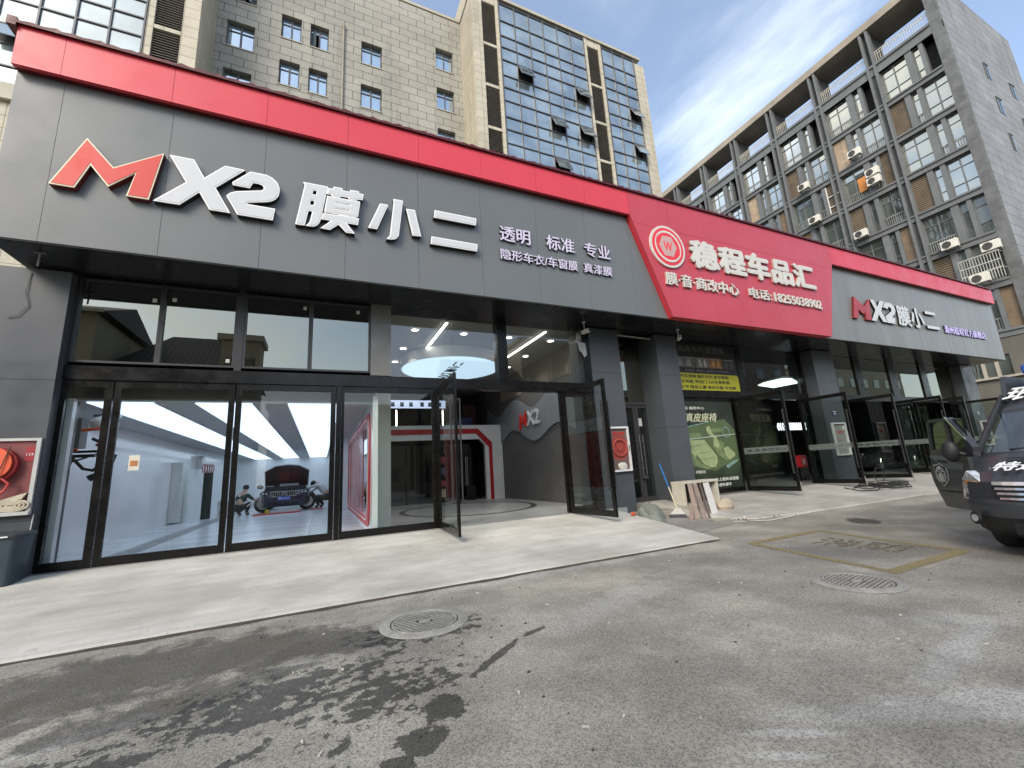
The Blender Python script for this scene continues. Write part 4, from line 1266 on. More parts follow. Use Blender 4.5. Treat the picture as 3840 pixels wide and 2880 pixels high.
# doorstep
m = MB(); m.box(8.5, 10.02, 10.72, 11.0, .006, .30); m.build('step', STEPC, shop, bevel=.012)
m = MB(); m.box(8.2, 10.02, 9.57, 10.17, .006, .15); m.box(8.5, 10.02, 10.171, 10.719, .006, .149); m.build('step', STEPC, shop, bevel=.012)
# right shopfront
YR = 10.7
for x0, x1, z0, z1 in [(10.955, 11.05, .33, 5.72), (14.46, 14.74, 3.935, 5.72), (18.39, 18.475, .33, 5.72), (19.895, 20.0, .33, 5.72), (22.4, 22.9, 3.935, 5.72), (25.3, 25.9, 3.935, 5.72), (28.4, 29.0, 3.935, 5.72), (31.5, 31.615, .33, 5.72)]:
    MB().box(x0, x1, YR - .06, YR + .1, z0, z1).build('post', FR, shop)
for x0, x1 in [(14.75, 16.6), (16.61, 18.385), (20.01, 22.39), (22.91, 25.29), (25.91, 28.39), (29.01, 31.49)]:
    MB().box(x0, x1, YR, YR + .012, 3.94, 5.72).build('pane', GLASSD if x0 > 19 else GLASSR, shop)
leaf((11.06, YR), (13.86, YR), .335, 3.665, GLASSR, shop, 'glass_panel', st=.08)
leaf((17.80, YR), (18.38, YR), .335, 3.665, GLASSR, shop, 'glass_panel', st=.06)
leaf((20.01, YR), (20.80, YR), .335, 3.665, GLASSR, shop, 'glass_panel', st=.06)
leaf((24.98, YR), (26.90, YR), .335, 3.665, GLASSR, shop, 'glass_panel', st=.08)
leaf((30.82, YR), (31.49, YR), .335, 3.665, GLASSR, shop, 'glass_panel', st=.06)
for hx, tx, bd in [(13.93, 14.05, 1), (17.72, 17.70, -1), (20.87, 20.93, 1), (24.92, 24.88, -1), (26.97, 27.02, 1), (30.76, 30.72, -1)]:
    leaf((hx, YR - .07), (tx, 8.86), .335, 3.66, GLASSR, shop, st=.085, handle=(.9, 3.0), band=bd)
    f = MB(); f.tube([(tx, 8.84, .6), (tx, 8.82, .02 + .30 * .48)], .012, 6); f.build('drop_bolt', STEEL, shop)
# ================================================================ rooms behind the glass (parts of the building)
FLOORW = NT('polished_pale_floor')
_c = FLOORW.mix(FLOORW.rng(FLOORW.noise(.7, 5, stretch=(.5, 2, 1)), .35, .65), (.52, .56, .62), (.66, .69, .73))
FLOORW.l(_c, FLOORW.b.inputs['Base Color']); FLOORW.b.inputs['Roughness'].default_value = .22
FLOORW = FLOORW.m
FLOORG = NT('polished_grey_floor')
_c = FLOORG.mix(FLOORG.rng(FLOORG.noise(1.1, 6, .6), .35, .65), (.25, .26, .255), (.36, .37, .36))
FLOORG.l(_c, FLOORG.b.inputs['Base Color']); FLOORG.b.inputs['Roughness'].default_value = .3
FLOORG = FLOORG.m
GREYSTRIP = M('grey_floor_strip', (.22, .23, .24), .4)
WALLB = M('white_bay_wall', (.74, .75, .76), .14, spec=.5, var=.06, vs=.6)
CEILW = M('bay_ceiling', (.42, .43, .43), .6, var=.04)
m = MB(); m.box(-5.3, 1.15, 10.42, 35.2, .10, .30); m.build('bay_floor', FLOORW, shop)
m = MB(); m.box(1.16, 8.1, 10.14, 34, .10, .30); m.box(-5.3, 1.155, 10.14, 10.415, .1, .298); m.build('lobby_floor', FLOORG, shop)
MB().box(-3.95, -3.5, 11.2, 35, .301, .305).build('floor_strip', GREYSTRIP, shop)
m = MB(); x = -.25
while x < .43: m.box(x, x + .022, 11.2, 34, .301, .312); x += .045
m.build('drain_grating', M('drain_steel', (.30, .31, .32), .4, metal=.5), shop)
m = MB(); m.box(-5.5, -5.2, 10.3, 35.2, .3, 5.6); m.box(-5.2, .6, 35.0, 35.3, .3, 3.4); m.box(.52, .62, 20.2, 35, .3, 3.4); m.box(.52, 1.1, 20.0, 20.2, .3, 3.4)
m.build('bay_wall', WALLB, shop)
MB().box(-4.95, -4.27, 10.45, 10.58, .3, 3.36).build('bay_wall', WALLB, shop)
MB().box(-5.2, 1.1, 10.62, 35.2, 3.36, 3.5).build('bay_ceiling', CEILW, shop)
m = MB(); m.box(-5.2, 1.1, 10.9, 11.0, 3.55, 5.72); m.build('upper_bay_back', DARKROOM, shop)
MB().box(-5.2, 1.1, 10.5, 10.6, 3.37, 3.62).build('header_board', M('dim_header', (.08, .08, .07), .7), shop)
# ring wall between bay and lobby
def rrect(y0, y1, z0, z1, r, n=6):
    p = []
    for cy, cz, a0 in [(y1 - r, z1 - r, 0), (y0 + r, z1 - r, 90), (y0 + r, z0 + r, 180), (y1 - r, z0 + r, 270)]:
        p += [(cy + r * math.cos(R(a0 + 90 * i / n)), cz + r * math.sin(R(a0 + 90 * i / n))) for i in range(n + 1)]
    return p
wallp = [(10.4, .3), (20.2, .3), (20.2, 3.5), (10.4, 3.5)]
def onx_put(polys, th, x):   # slab standing in a plane x = const, coordinates (y, z), grows towards -x
    vs, fs = curve_mesh([[(-a, b) for a, b in pl] for pl in polys], th)
    return put((vs, fs), (x, 0, 0), (0, -1, 0))
onx_put([wallp, rrect(11.35, 19.3, .62, 2.98, .35)], .12, 1.22).build('ring_wall', WALLB, shop, fix=False)
onx_put([rrect(10.85, 19.75, .40, 3.2, .5), rrect(11.35, 19.3, .62, 2.98, .35)], .03, 1.098).build('red_ring', M('red_gloss_ring', (.55, .022, .03), .3), shop, fix=False)
onx_put([rrect(11.15, 19.5, .53, 3.07, .42), rrect(11.2, 19.45, .55, 3.05, .40)], .012, 1.066).build('ring_stripe', WHITEP, shop, fix=False)
MB().box(1.14, 1.16, 11.3, 13.2, .6, 3.0).build('ring_pane', glass('rose_glass', (.80, .62, .60), .12), shop)
MB().box(1.13, 1.16, 13.2, 19.35, .6, 3.0).build('ring_red_panel', M('red_gloss_panel', (.42, .035, .035), .12, spec=.6, var=.25, vs=.8), shop)
MB().box(1.23, 1.67, 11.45, 11.9, .3, 5.79).build('column', CREAMP, shop)
# lobby shell
LOBW = M('taupe_slatted_wall', (.23, .205, .17), .7, var=.08)
CEILL = M('lobby_ceiling', (.34, .34, .325), .7, var=.03)
m = MB(); m.box(1.05, 8.2, 10.32, 26, 5.82, 5.95); m.build('lobby_ceiling', CEILL, shop)
m = MB(); m.box(7.86, 8.1, 11.35, 26, .3, 5.82); m.build('lobby_wall', DARKGREYP, shop)
m = MB(); m.box(1.1, 1.22, 11.0, 26, 3.52, 5.82); m.build('lobby_wall', LOBW, shop)
m = MB(); m.box(1.1, 8, 25.5, 25.7, .3, 5.82); m.build('lobby_back_wall', DARKGREYP, shop)
m = MB(); z = 0
y = 11.4
while y < 18.3: m.box(7.82, 7.858, y, y + .06, 4.75, 5.81); y += .13
m.build('wall_slats', LOBW, shop)
# wave panel on the right wall
def wave(base, amp, pts):
    o = []
    for i in range(pts + 1):
        y = 11.4 + (20.2 - 11.4) * i / pts
        o.append((y, base(y)))
    return o
def wtop(y): return 4.28 + .27 * math.cos((y - 16.9) / 3.65 * 2 * math.pi) + (y - 15) * .02
def wbot(y): return 2.96 + .28 * math.cos((y - 17.0) / 3.9 * 2 * math.pi) + (y - 16) * .03
pl = wave(wtop, 0, 60); pl2 = wave(wbot, 0, 60)
onx_put([pl + pl2[::-1]], .06, 7.855).build('wave_panel', MIDGREYP, shop, fix=False)
rv = (0, -1, 0)
for pl, mt in [([(16.35, 3.20), (16.20, 3.88), (15.95, 3.62), (15.6, 3.95), (15.62, 3.3), (15.82, 3.3), (15.82, 3.6), (15.98, 3.42), (16.12, 3.55), (16.16, 3.2)], REDL)]:
    onx_put([pl], .05, 7.79).build('wall_letter', mt, shop, fix=False)
text('wall_letter', 'X2', 7.79, 15.58, 3.28, 1.15, .62, .05, WHITEL, shop, .03, right=rv)
# portal at the back of the lobby
YP = 18.5
white = [(1.23, .3), (7.84, .3), (7.84, 3.70), (1.23, 3.70)]
hole = [(1.95, .302), (6.97, .302), (6.97, 2.78), (6.70, 3.05), (2.2, 3.05), (1.95, 2.78)]
put(curve_mesh([white, hole], .2), (0, YP + .2, 0)).build('portal_wall', WHITEP, shop, fix=False)
band = [(1.6, .301), (1.6, 2.9), (2.25, 3.53), (6.64, 3.53), (7.31, 2.88), (7.31, .301), (7.15, .301), (7.15, 2.66), (6.54, 3.30), (2.35, 3.30), (1.78, 2.75), (1.78, .301)]
put(curve_mesh([band], .02), (0, YP - .002, 0)).build('portal_stripe', M('portal_red', (.42, .012, .016), .4), shop, fix=False)
MB().box(1.23, 7.85, YP + .22, 22.5, 3.5, 3.69).build('mezzanine', DARKGREYP, shop)
m = MB(); m.box(1.3, 7.85, 22.5, 22.6, .3, 5.8); m.build('rear_partition', M('dim_teal_wall', (.045, .055, .055), .6, var=.3), shop)
m = MB()
for x in (2.2, 3.5, 4.8, 6.1, 7.0): m.box(x, x + .07, 19.6, 19.66, .3, 3.0)
m.box(2.2, 7.0, 19.6, 19.657, 2.9, 3.0)
m.build('inner_door_frame', FR, shop)
MB().box(2.2, 7.0, 19.625, 19.637, .3, 2.9).build('pane', GLASSR, shop)
m = MB(); m.tube([(6.32, 19.52, .95), (6.32, 19.52, 2.3)], .022, 8); m.tube([(6.40, 19.50, .95), (6.40, 19.50, 2.3)], .02, 8); m.build('inner_door_handle', STEEL, shop)
# circle line on the lobby floor
n = 64
def ring(rx, ry, z): return [(4.85 + rx * math.cos(2 * math.pi * k / n), 14.9 + ry * math.sin(2 * math.pi * k / n), z) for k in range(n)]
m = MB(); m.loft([ring(2.38, 2.75, .303), ring(2.18, 2.55, .3031)], cap=False); m.build('floor_ring', M('black_floor_line', (.03, .03, .03), .5), shop, fix=False)
# right shop room
m = MB(); m.box(10.5, 33.2, 10.4, 24, .05, .329); m.build('shop_floor', M('grey_shop_floor', (.16, .16, .155), .4), shop)
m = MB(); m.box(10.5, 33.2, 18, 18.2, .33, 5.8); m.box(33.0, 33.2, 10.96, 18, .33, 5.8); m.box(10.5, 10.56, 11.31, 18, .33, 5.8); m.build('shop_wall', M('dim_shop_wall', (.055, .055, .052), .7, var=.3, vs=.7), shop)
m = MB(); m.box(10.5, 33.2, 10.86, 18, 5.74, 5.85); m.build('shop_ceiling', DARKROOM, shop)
m = MB(); m.box(-7.5, 33.2, 21.0, 21.15, 0, 6.2); 

# ---------------------------------------------------------------- lamps of the rooms
for x0, x1, lab in [(-4.23, -3.17, 'long glowing ceiling panel nearest the left wall of the white car bay'), (-2.48, -1.43, 'long glowing ceiling panel over the middle of the white car bay'),
                    (-.73, .39, 'long glowing ceiling panel nearest the right wall of the white car bay')]:
    t = thing('ceiling_light', lab, 'ceiling light', ((x0 + x1) / 2, 22, 3.36), 'glowing strips in the car bay ceiling')
    MB().box(x0, x1, 10.8, 34.9, 3.335, 3.356).build('diffuser', EMITW, t)
    f = MB()
    for a, c in [(x0 - .02, x0), (x1, x1 + .02)]: f.box(a, c, 10.8, 34.9, 3.33, 3.357)
    f.build('edge_trim', WHITEP, t)
dl = [(2.44, 11.94), (3.96, 11.94), (5.50, 11.94), (7.07, 11.95), (2.44, 13.9), (7.07, 13.92), (2.44, 15.67), (7.09, 15.66)]
labs = ['round downlight at the front left corner of the lobby ceiling', 'round downlight right of the first linear lamp in the lobby ceiling front', 'round downlight left of the second linear lamp in the lobby ceiling front', 'round downlight at the front right corner of the lobby ceiling',
        'round downlight second in the row along the left of the lobby ceiling', 'round downlight second in the row along the right of the lobby ceiling', 'round downlight third in the row along the left of the lobby ceiling', 'round downlight third in the row along the right of the lobby ceiling']
t0 = thing('downlight', labs[0], 'downlight', (*dl[0], 5.82), 'downlights in the lobby ceiling')
MB().cyl((*dl[0], 5.795), .105, 'z', .018, 24).build('lens', EMITS, t0)
MB().loft([[(dl[0][0] + r * math.cos(2 * math.pi * k / 24), dl[0][1] + r * math.sin(2 * math.pi * k / 24), z) for k in range(24)] for r, z in [(.107, 5.79), (.14, 5.79), (.145, 5.818)]], cap=False).build('bezel', WHITEP, t0)
for p_, lb in zip(dl[1:], labs[1:]): dup(t0, (*p_, 5.82), lb)
for p_ in dl:
    L_ = bpy.data.lights.new('downlight_beam', 'SPOT'); L_.energy = 55; L_.spot_size = R(120); L_.spot_blend = .6; L_.shadow_soft_size = .1; L_.color = (1, .93, .84)
    lo_ = bpy.data.objects.new('downlight_beam', L_); COL.objects.link(lo_); lo_.location = (*p_, 5.78)
for x, lab in [(3.18, 'slim linear ceiling lamp left of centre in the lobby'), (6.40, 'slim linear ceiling lamp right of centre in the lobby')]:
    t = thing('linear_light', lab, 'linear light', (x, 12.7, 5.8), 'linear lamps in the lobby ceiling')
    MB().box(x - .03, x + .03, 11.08, 14.35, 5.765, 5.79).build('diffuser', EMITS, t)
    MB().box(x - .04, x + .04, 11.05, 14.38, 5.791, 5.818).build('housing', WHITEP, t)
t = thing('disc_light', 'large round blue white light disc with black lettering hanging in the lobby', 'ceiling light', (4.42, 14.98, 5.4))
MB().cyl((4.42, 14.98, 5.40), 1.82, 'z', .02, 64).build('diffuser', EMITD, t)
MB().cyl((4.42, 14.98, 5.421), 1.87, 'z', .39, 64).build('drum', WHITEP, t, smooth=True)
text('lettering', '膜小二', 4.20, 15.3, 5.388, 1.5, .42, .006, BLACK, t, .03, right=(0, -1, 0), up=(1, 0, 0))
text('lettering', 'MX2', 4.20, 16.45, 5.388, 1.0, .42, .006, BLACK, t, .03, right=(0, -1, 0), up=(1, 0, 0))
t = thing('hexagon_light', 'white tube lamp array glowing near the ceiling of the right shop', 'ceiling light', (18.4, 11.6, 4.6))
MB().prism([(17.55, 11.75), (17.52, 10.95), (18.05, 10.9), (19.5, 11.5), (19.4, 12.6), (17.9, 12.3)], 'z', 4.6, 4.63).build('diffuser', M('hex_lamp', (.85, 1.0, .93), .5, var=0, emit=1.6), t)
MB().prism([(17.5, 11.8), (17.47, 10.9), (18.05, 10.85), (19.55, 11.5), (19.45, 12.65), (17.85, 12.35)], 'z', 4.632, 4.70).build('housing', WHITEP, t)
t = thing('chevron_light', 'strip of white lit chevrons inside the right shop', 'light sign', (23.5, 15, 3))
m = MB(); x = 22.8
while x < 25.2:
    m.add([(x, 15, 3.0 - .14 + .14), (x + .09, 15, 3.2), (x + .17, 15, 3.2), (x + .08, 15, 3.0), (x + .17, 15, 2.8), (x + .09, 15, 2.8)], [(0, 1, 2, 3), (0, 3, 4, 5)]); x += .2
m.v = m.v + [(a, b + .02, c) for a, b, c in m.v]; k = len(m.v) // 2; m.f = m.f + [tuple(i + k for i in f) for f in m.f]
m.build('chevron_letters', M('chevron_glow', (.9, .93, 1), .5, var=0, emit=1.1), t, fix=False)
MB().box(22.7, 25.3, 15.03, 15.1, 2.7, 3.3).build('housing', FR, t)
t = thing('led_screen', 'long lit LED price screen on the mezzanine front of the lobby', 'screen', (3.9, YP + .3, 4.7))
MB().box(2.6, 5.25, YP + .35, YP + .45, 4.50, 4.92).build('cabinet', FR, t)
sc = MB(); sc.box(2.63, 5.22, YP + .33, YP + .345, 4.53, 4.89); sc.build('display', M('screen_glow', (.62, .70, .95), .5, var=0, emit=.5), t)
m = MB()
for x in (2.75, 3.15, 3.55, 4.05, 4.4, 4.85): m.box(x, x + .16, YP + .315, YP + .326, 4.60, 4.80)
m.build('display_tile', M('screen_figure', (.12, .15, .22), .5), t)
for x, lb in [(3.0, 'left thin vertical light tube under the LED screen'), (5.1, 'right thin vertical light tube under the LED screen')]:
    t = thing('light_tube', lb, 'light tube', (x, YP + .4, 3.7), 'vertical light tubes on the mezzanine')
    MB().box(x - .02, x + .02, YP + .4, YP + .43, 3.75, 4.45).build('tube', EMITS, t)
    MB().box(x - .03, x + .03, YP + .431, YP + .46, 3.70, 4.48).build('housing', WHITEP, t)
t = thing('framed_picture', 'dark framed picture hanging on the mezzanine beside the wave wall', 'picture', (6.9, 20.4, 4.3))
MB().box(6.55, 7.25, 20.4, 20.45, 4.0, 4.95).build('frame', M('brown_picture_frame', (.07, .04, .03), .5), t)
MB().box(6.63, 7.17, 20.38, 20.399, 4.08, 4.87).build('print', M('dark_red_print', (.09, .03, .025), .6, var=.4, vs=6), t)
t = tag(MB().box(5.85, 6.62, 19.2, 19.6, 3.70, 4.15).build('storage_crate', M('navy_crate', (.02, .04, .12), .5), bevel=.02), 'navy blue crate on the mezzanine edge under the framed picture', 'crate')
# leaning board and shelf by the inner door
t = tag(MB().hexa([(6.15, 18.9, .3), (6.6, 18.9, .3), (6.6, 18.94, .3), (6.15, 18.94, .3), (6.2, 19.1, .95), (6.62, 19.1, .95), (6.62, 19.14, .95), (6.2, 19.14, .95)]).build('leaning_board', BLACK), 'small dark picture board leaning by the inner lobby door', 'board')
t = thing('display_shelf', 'narrow dark shelf stacked with boxes beyond the lobby glass', 'shelf', (4.9, 19.2, .3))
m = MB()
for x in (4.55, 5.2): m.box(x, x + .05, 18.9, 19.3, .301, 2.6)
for z in (.5, 1.0, 1.5, 2.0, 2.5): m.box(4.6, 5.2, 18.9, 19.3, z, z + .03)
m.build('frame', M('shelf_brown', (.05, .035, .025), .6), t)
rr = random.Random(5); cols = [(.5, .42, .3), (.4, .05, .04), (.55, .55, .5), (.1, .12, .2)]
for z in (.531, 1.031, 1.531, 2.031):
    for x in (4.63, 4.92):
        c = rr.randrange(4)
        MB().box(x, x + .24, 18.92, 19.2, z, z + rr.uniform(.2, .38)).build('carton', M('carton_%s' % 'abcd'[c], cols[c], .6), t)

# things on the left wall of the car bay, seen through the narrow door
HX = -4.9
t = thing('tool_rack', 'wall rack with orange tools, hoses and white bags inside the narrow left door', 'tool rack', (HX, 11.6, 2.6))
m = MB(); m.box(-4.85, -4.15, 11.2, 11.28, 2.30, 2.36); m.box(-4.85, -4.2, 11.6, 11.66, 2.42, 2.47); m.box(-4.85, -4.79, 11.1, 11.8, 2.25, 2.9); m.tube([(-4.83, 11.3, 2.1), (-4.0, 11.3, 2.42)], .018, 6); m.build('frame', BLACK, t)
OR = M('orange_plastic', (.62, .085, .02), .5)
m = MB(); m.tube([(-4.45, 11.35, 2.86), (-3.98, 11.35, 2.90), (-3.96, 11.35, 2.35)], .035, 8); m.tube([(-4.2, 11.35, 2.55), (-3.98, 11.35, 2.58)], .03, 8); m.tube([(-4.7, 11.3, 2.42), (-4.45, 11.3, 2.46)], .03, 8); m.build('orange_tool', OR, t)
m = MB(); m.tube([(-4.55, 11.4, 2.3), (-4.35, 11.35, 2.08), (-4.18, 11.3, 2.04), (-4.05, 11.3, 2.18), (-4.02, 11.3, 2.4), (-4.12, 11.3, 2.6), (-4.25, 11.3, 2.68)], .03, 8)
m.tube([(-4.5, 11.3, 2.3), (-4.56, 11.3, 2.0), (-4.66, 11.3, 1.75), (-4.60, 11.3, 1.55), (-4.68, 11.3, 1.55), (-4.60, 11.3, 1.85)], .012, 6)
m.tube([(-4.02, 11.3, 2.3), (-4.05, 11.3, 2.05), (-4.12, 11.3, 1.95), (-4.22, 11.3, 1.88)], [.04, .045, .05, .07], 8); m.tube([(-3.86, 11.3, 2.35), (-3.92, 11.3, 2.1), (-3.95, 11.3, 1.92)], [.035, .04, .06], 8); m.build('hose', RUBBER, t)
m = MB(); m.box(-4.72, -4.45, 11.3, 11.6, 2.5, 3.1); m.build('grey_case', M('grey_case', (.12, .13, .14), .5), t)
m = MB(); m.ball((-4.2, 11.5, 3.02), .17, 10, 7, (1.3, .6, .8), .15, rnd); m.ball((-4.0, 11.5, 3.0), .12, 8, 6, (.6, .6, 1.5), .15, rnd); m.build('bag', M('white_bag', (.6, .6, .58), .6), t, smooth=True)
t = thing('wall_lamp', 'white translucent wall lamp under the bay ceiling by the narrow left door', 'wall lamp', (-4.3, 11.9, 3.2))
MB().ball((-4.22, 11.9, 3.22), .13, 14, 8, (1.5, .8, .9)).build('shade', M('frosted_shade', (.62, .65, .66), .3), t, smooth=True)
MB().box(-4.5, -4.3, 11.87, 11.93, 3.20, 3.26).build('arm', STEEL, t)
t = thing('paper_notice', 'small cream notice with brown picture taped on the second glass door', 'notice', (-3.2, 10.17, 2.1))
MB().box(-3.27, -3.11, 10.172, 10.178, 1.96, 2.24).build('sheet', M('notice_paper', (.60, .57, .48), .6), t)
MB().box(-3.245, -3.135, 10.168, 10.1715, 2.04, 2.14).build('picture', M('notice_picture', (.42, .17, .06), .6, var=.5, vs=30), t)
t = tag(MB().cyl((-4.35, 22.0, .3), .17, 'z', 1.9, 20).build('vinyl_roll', M('dark_green_roll', (.006, .018, .014), .5), smooth=True), 'tall dark green roll standing by the left bay wall', 'roll')
for z, lb in [(.301, 'lower white carton of the two by the left bay wall'), (.64, 'upper white carton of the two by the left bay wall')]:
    t = thing('carton_box', lb, 'box', (-4.0, 23.6, z), 'white cartons in the bay')
    MB().box(-4.2, -3.75, 23.4, 23.85, z, z + .335).build('carton', M('white_carton', (.62, .62, .60), .6), t)
    MB().box(-4.1, -3.9, 23.39, 23.399, z + .1, z + .22).build('print_mark', M('carton_mark', (.15, .15, .17), .6), t)
t = thing('hose_reel', 'white wall hose reel with red coils on the left bay wall', 'hose reel', (-5.0, 24.0, 2.6))
MB().cyl((-5.19, 24.0, 2.75), .30, 'x', .22, 24).build('drum', WHITEP, t, smooth=True)
m = MB()
for i in range(5): m.tube([(-4.85 + .04 * i, 24 - .5 + i * .25 + .2 * math.cos(a * .5), 2.45 + .2 * math.sin(a * .5)) for a in range(13)], .018, 6, closed=True)
m.build('hose', M('red_hose', (.35, .05, .05), .5), t)
m = MB()
for y, x in [(20.9, -5.19), (21.4, -5.19)]: m.hexa([(x, y - .6, .35), (x + .3, y - .6, .35), (x + .3, y, .35), (x, y, .35), (x, y - .6, 2.6), (x + .3, y - .5, 2.6), (x + .3, y, 2.6), (x, y, 2.6)])
tag(m.build('plastic_curtain', M('hazy_film', (.55, .57, .55), .3, var=.1)), 'hazy plastic film hung along the left bay wall', 'plastic sheet')
# ================================================================ posters, cabinets and small fittings
t = thing('window_banner', 'dark window banner with yellow service list above the poster, right shop', 'banner', (12.6, 10.66, 3.93))
MB().box(10.96, 14.45, 10.660, 10.668, 3.935, 5.70).build('sheet', M('banner_charcoal', (.016, .016, .016), .4), t)
text('lettering', '商务车升级改装', 11.52, 10.659, 5.34, 2.36, .27, .006, M('banner_grey_letter', (.15, .15, .15), .5), t, .02)
for x0, x1, col, nm in [(11.2, 12.27, (.14, .14, .13), 'ash'), (12.3, 12.97, (.20, .20, .19), 'pale'), (12.98, 13.66, (.26, .14, .06), 'tan'), (13.68, 14.33, (.05, .05, .05), 'dim')]:
    o = MB().box(x0, x1, 10.653, 10.659, 4.78, 5.17).build('picture', M('picture_' + nm, col, .5, var=.5, vs=5), t)
    c = (x0 + x1) / 2
    for s in (-.2, .08):   # pair of cabin seats in each picture
        k = (x1 - x0) / .7
        MB().prism([(c + s * k, 4.82), (c + (s + .14) * k, 4.82), (c + (s + .14) * k, 4.95), (c + (s + .11) * k, 5.10), (c + (s + .03) * k, 5.10), (c + s * k, 4.97)], 'y', 10.648, 10.6525).build('picture_seat', M('seat_print_' + nm, tuple(min(1, v * 2.2) for v in col), .5, var=.3, vs=9), o)
    m = MB(); m.box(x0 + .04, x1 - .04, 10.649, 10.6525, 5.11, 5.14); m.build('picture_line_print', M('pic_line', (.3, .3, .29), .5), o)
text('lettering', '全国品牌、质量保证、高端商务车改装升级定制', 11.75, 10.659, 4.62, 2.2, .09, .004, M('banner_small_letter', (.2, .2, .2), .5), t, .01, res=1)
pl = [(10.97, 3.94), (14.43, 3.94), (14.43, 4.47), (14.36, 4.55), (10.97, 4.57)]
o = MB().prism(pl, 'y', 10.652, 10.659).build('yellow_panel', M('banner_yellow', (.52, .50, .03), .5), t)
DKT = M('banner_dark_letter', (.05, .05, .03), .5)
text('lettering', '汽车音响 隐形车衣 航空座椅', 11.44, 10.652, 4.385, 2.45, .13, .004, DKT, t, .02, res=1)
text('lettering', '木地板 电动门 360全景影像', 11.46, 10.652, 4.19, 2.45, .13, .004, DKT, t, .02, res=1)
text('lettering', '星空顶 隔音止震 真皮包覆 改色膜', 11.2, 10.652, 3.99, 3.0, .13, .004, DKT, t, .02, res=1)

t = thing('window_poster', 'dark green poster of pale green leather car seats behind the stacked tiles', 'poster', (12.6, 10.66, .48))
PO = NT('poster_green')
_s = PO.n('ShaderNodeSeparateXYZ'); PO.l(PO.pos(), _s.inputs[0])
_c = PO.mix(PO.rng(_s.outputs[2], .6, 1.6), (.020, .027, .021), (.055, .085, .045))
_c = PO.mix(PO.rng(_s.outputs[2], 2.1, 2.6), _c, (.030, .038, .030))
PO.l(PO.mul(_c, PO.rng(PO.noise(1.8, 4), .3, .7, .7, 1.3, False)), PO.b.inputs['Base Color']); PO.b.inputs['Roughness'].default_value = .35
MB().box(11.14, 13.78, 10.660, 10.668, .49, 3.53).build('sheet', PO.m, t)
G1 = M('poster_leather_light', (.30, .37, .19), .5, var=.15, vs=5); G2 = M('poster_leather_mid', (.16, .22, .10), .5, var=.2, vs=5); G3 = M('poster_leather_dark', (.09, .13, .06), .5, var=.2); G4 = M('poster_teal', (.18, .30, .26), .5, var=.3, vs=6)
lay = [0]
def pp(pts, mt, nm='seat_print'):
    lay[0] += 1
    MB().prism(pts, 'y', 10.658 - lay[0] * .0012, 10.6592 - lay[0] * .0012).build(nm, mt, t)
pp([(11.15, 2.55), (12.1, 2.75), (13.3, 2.9), (13.75, 2.5), (13.7, 1.4), (12.9, 1.25), (12.5, 1.1), (11.15, 1.35)], G3)
pp([(11.2, 2.42), (12.0, 2.42), (12.05, 2.32), (11.9, 2.24), (11.2, 2.22)], G2)
pp([(12.55, 2.56), (13.1, 2.58), (13.05, 2.44), (12.6, 2.42)], G2)
pp([(11.35, 2.18), (12.15, 2.18), (12.30, 2.0), (12.66, 1.60), (12.66, 1.42), (12.52, 1.24), (12.30, 1.22), (11.98, 1.36), (11.75, 1.62)], G1)
pp([(11.15, 2.15), (11.35, 2.10), (11.70, 1.70), (11.60, 1.50), (11.15, 1.75)], G1)
pp([(11.15, 1.72), (11.5, 1.74), (11.65, 1.55), (11.9, 1.36), (12.3, 1.20), (12.1, 1.16), (11.6, 1.3), (11.15, 1.40)], G2)
pp([(12.35, 2.62), (12.5, 2.66), (12.58, 2.4), (12.8, 2.25), (12.72, 2.15), (12.42, 2.35), (12.32, 2.5)], G1)
pp([(12.62, 2.22), (12.95, 2.12), (13.12, 2.02), (12.95, 1.80), (13.1, 1.58), (13.25, 1.5), (13.12, 1.42), (12.75, 1.62), (12.52, 1.95)], G2)
pp([(12.60, 2.18), (12.80, 2.18), (12.86, 2.0), (12.76, 1.86), (12.58, 1.96)], G1)
pp([(13.02, 1.86), (13.25, 1.92), (13.58, 1.66), (13.56, 1.58), (13.25, 1.44), (13.08, 1.62)], G1)
for z, a in [(1.98, 12.05), (1.72, 12.28), (1.52, 12.42)]:
    pp([(a - .45, z), (a + .12, z + .06), (a + .12, z + .045), (a - .45, z - .015)], G2, 'seam_print')
lay[0] += 1
m = MB(); n = 28
m.loft([[(13.28 + r * math.cos(2 * math.pi * k / n), y_, 2.42 + 1.1 * r * math.sin(2 * math.pi * k / n)) for k in range(n)] for r, y_ in [(.15, 10.640), (.185, 10.640)]], cap=False); m.build('wheel_print', G4, t, fix=False)
pp([(13.0, 1.25), (13.5, 1.42), (13.72, 1.45), (13.6, 1.36), (13.1, 1.15)], G4)
pp([(11.2, 2.62), (12.5, 2.82), (12.5, 2.79), (11.2, 2.57)], G4, 'light_print')
pp([(11.3, 2.22), (13.72, 2.36), (13.72, 2.33), (11.3, 2.19)], M('poster_glint', (.45, .52, .46), .4), 'light_print')
WT = M('poster_white_letter', (.62, .64, .58), .5); CT = M('poster_cream_letter', (.60, .62, .42), .5)
text('lettering', '膜·音·商改中心', 11.18, 10.6565, 3.235, 1.2, .115, .004, WT, t, .02, res=1)
text('lettering', '真皮座椅', 11.40, 10.6565, 2.80, 1.55, .32, .004, CT, t, .01, res=2, shear=.25)
text('lettering', '质量保证', 11.54, 10.6565, 1.05, .46, .10, .004, WT, t, .02, res=1)
text('lettering', '舒适\\透气\\美观大气\\上档次\\易清理', 11.2, 10.6565, .74, 2.36, .12, .004, WT, t, .02, res=1)
text('lettering', '冬暖\\夏凉\\漂亮\\豪华', 11.9, 10.6565, .56, 1.26, .115, .004, WT, t, .02, res=1)

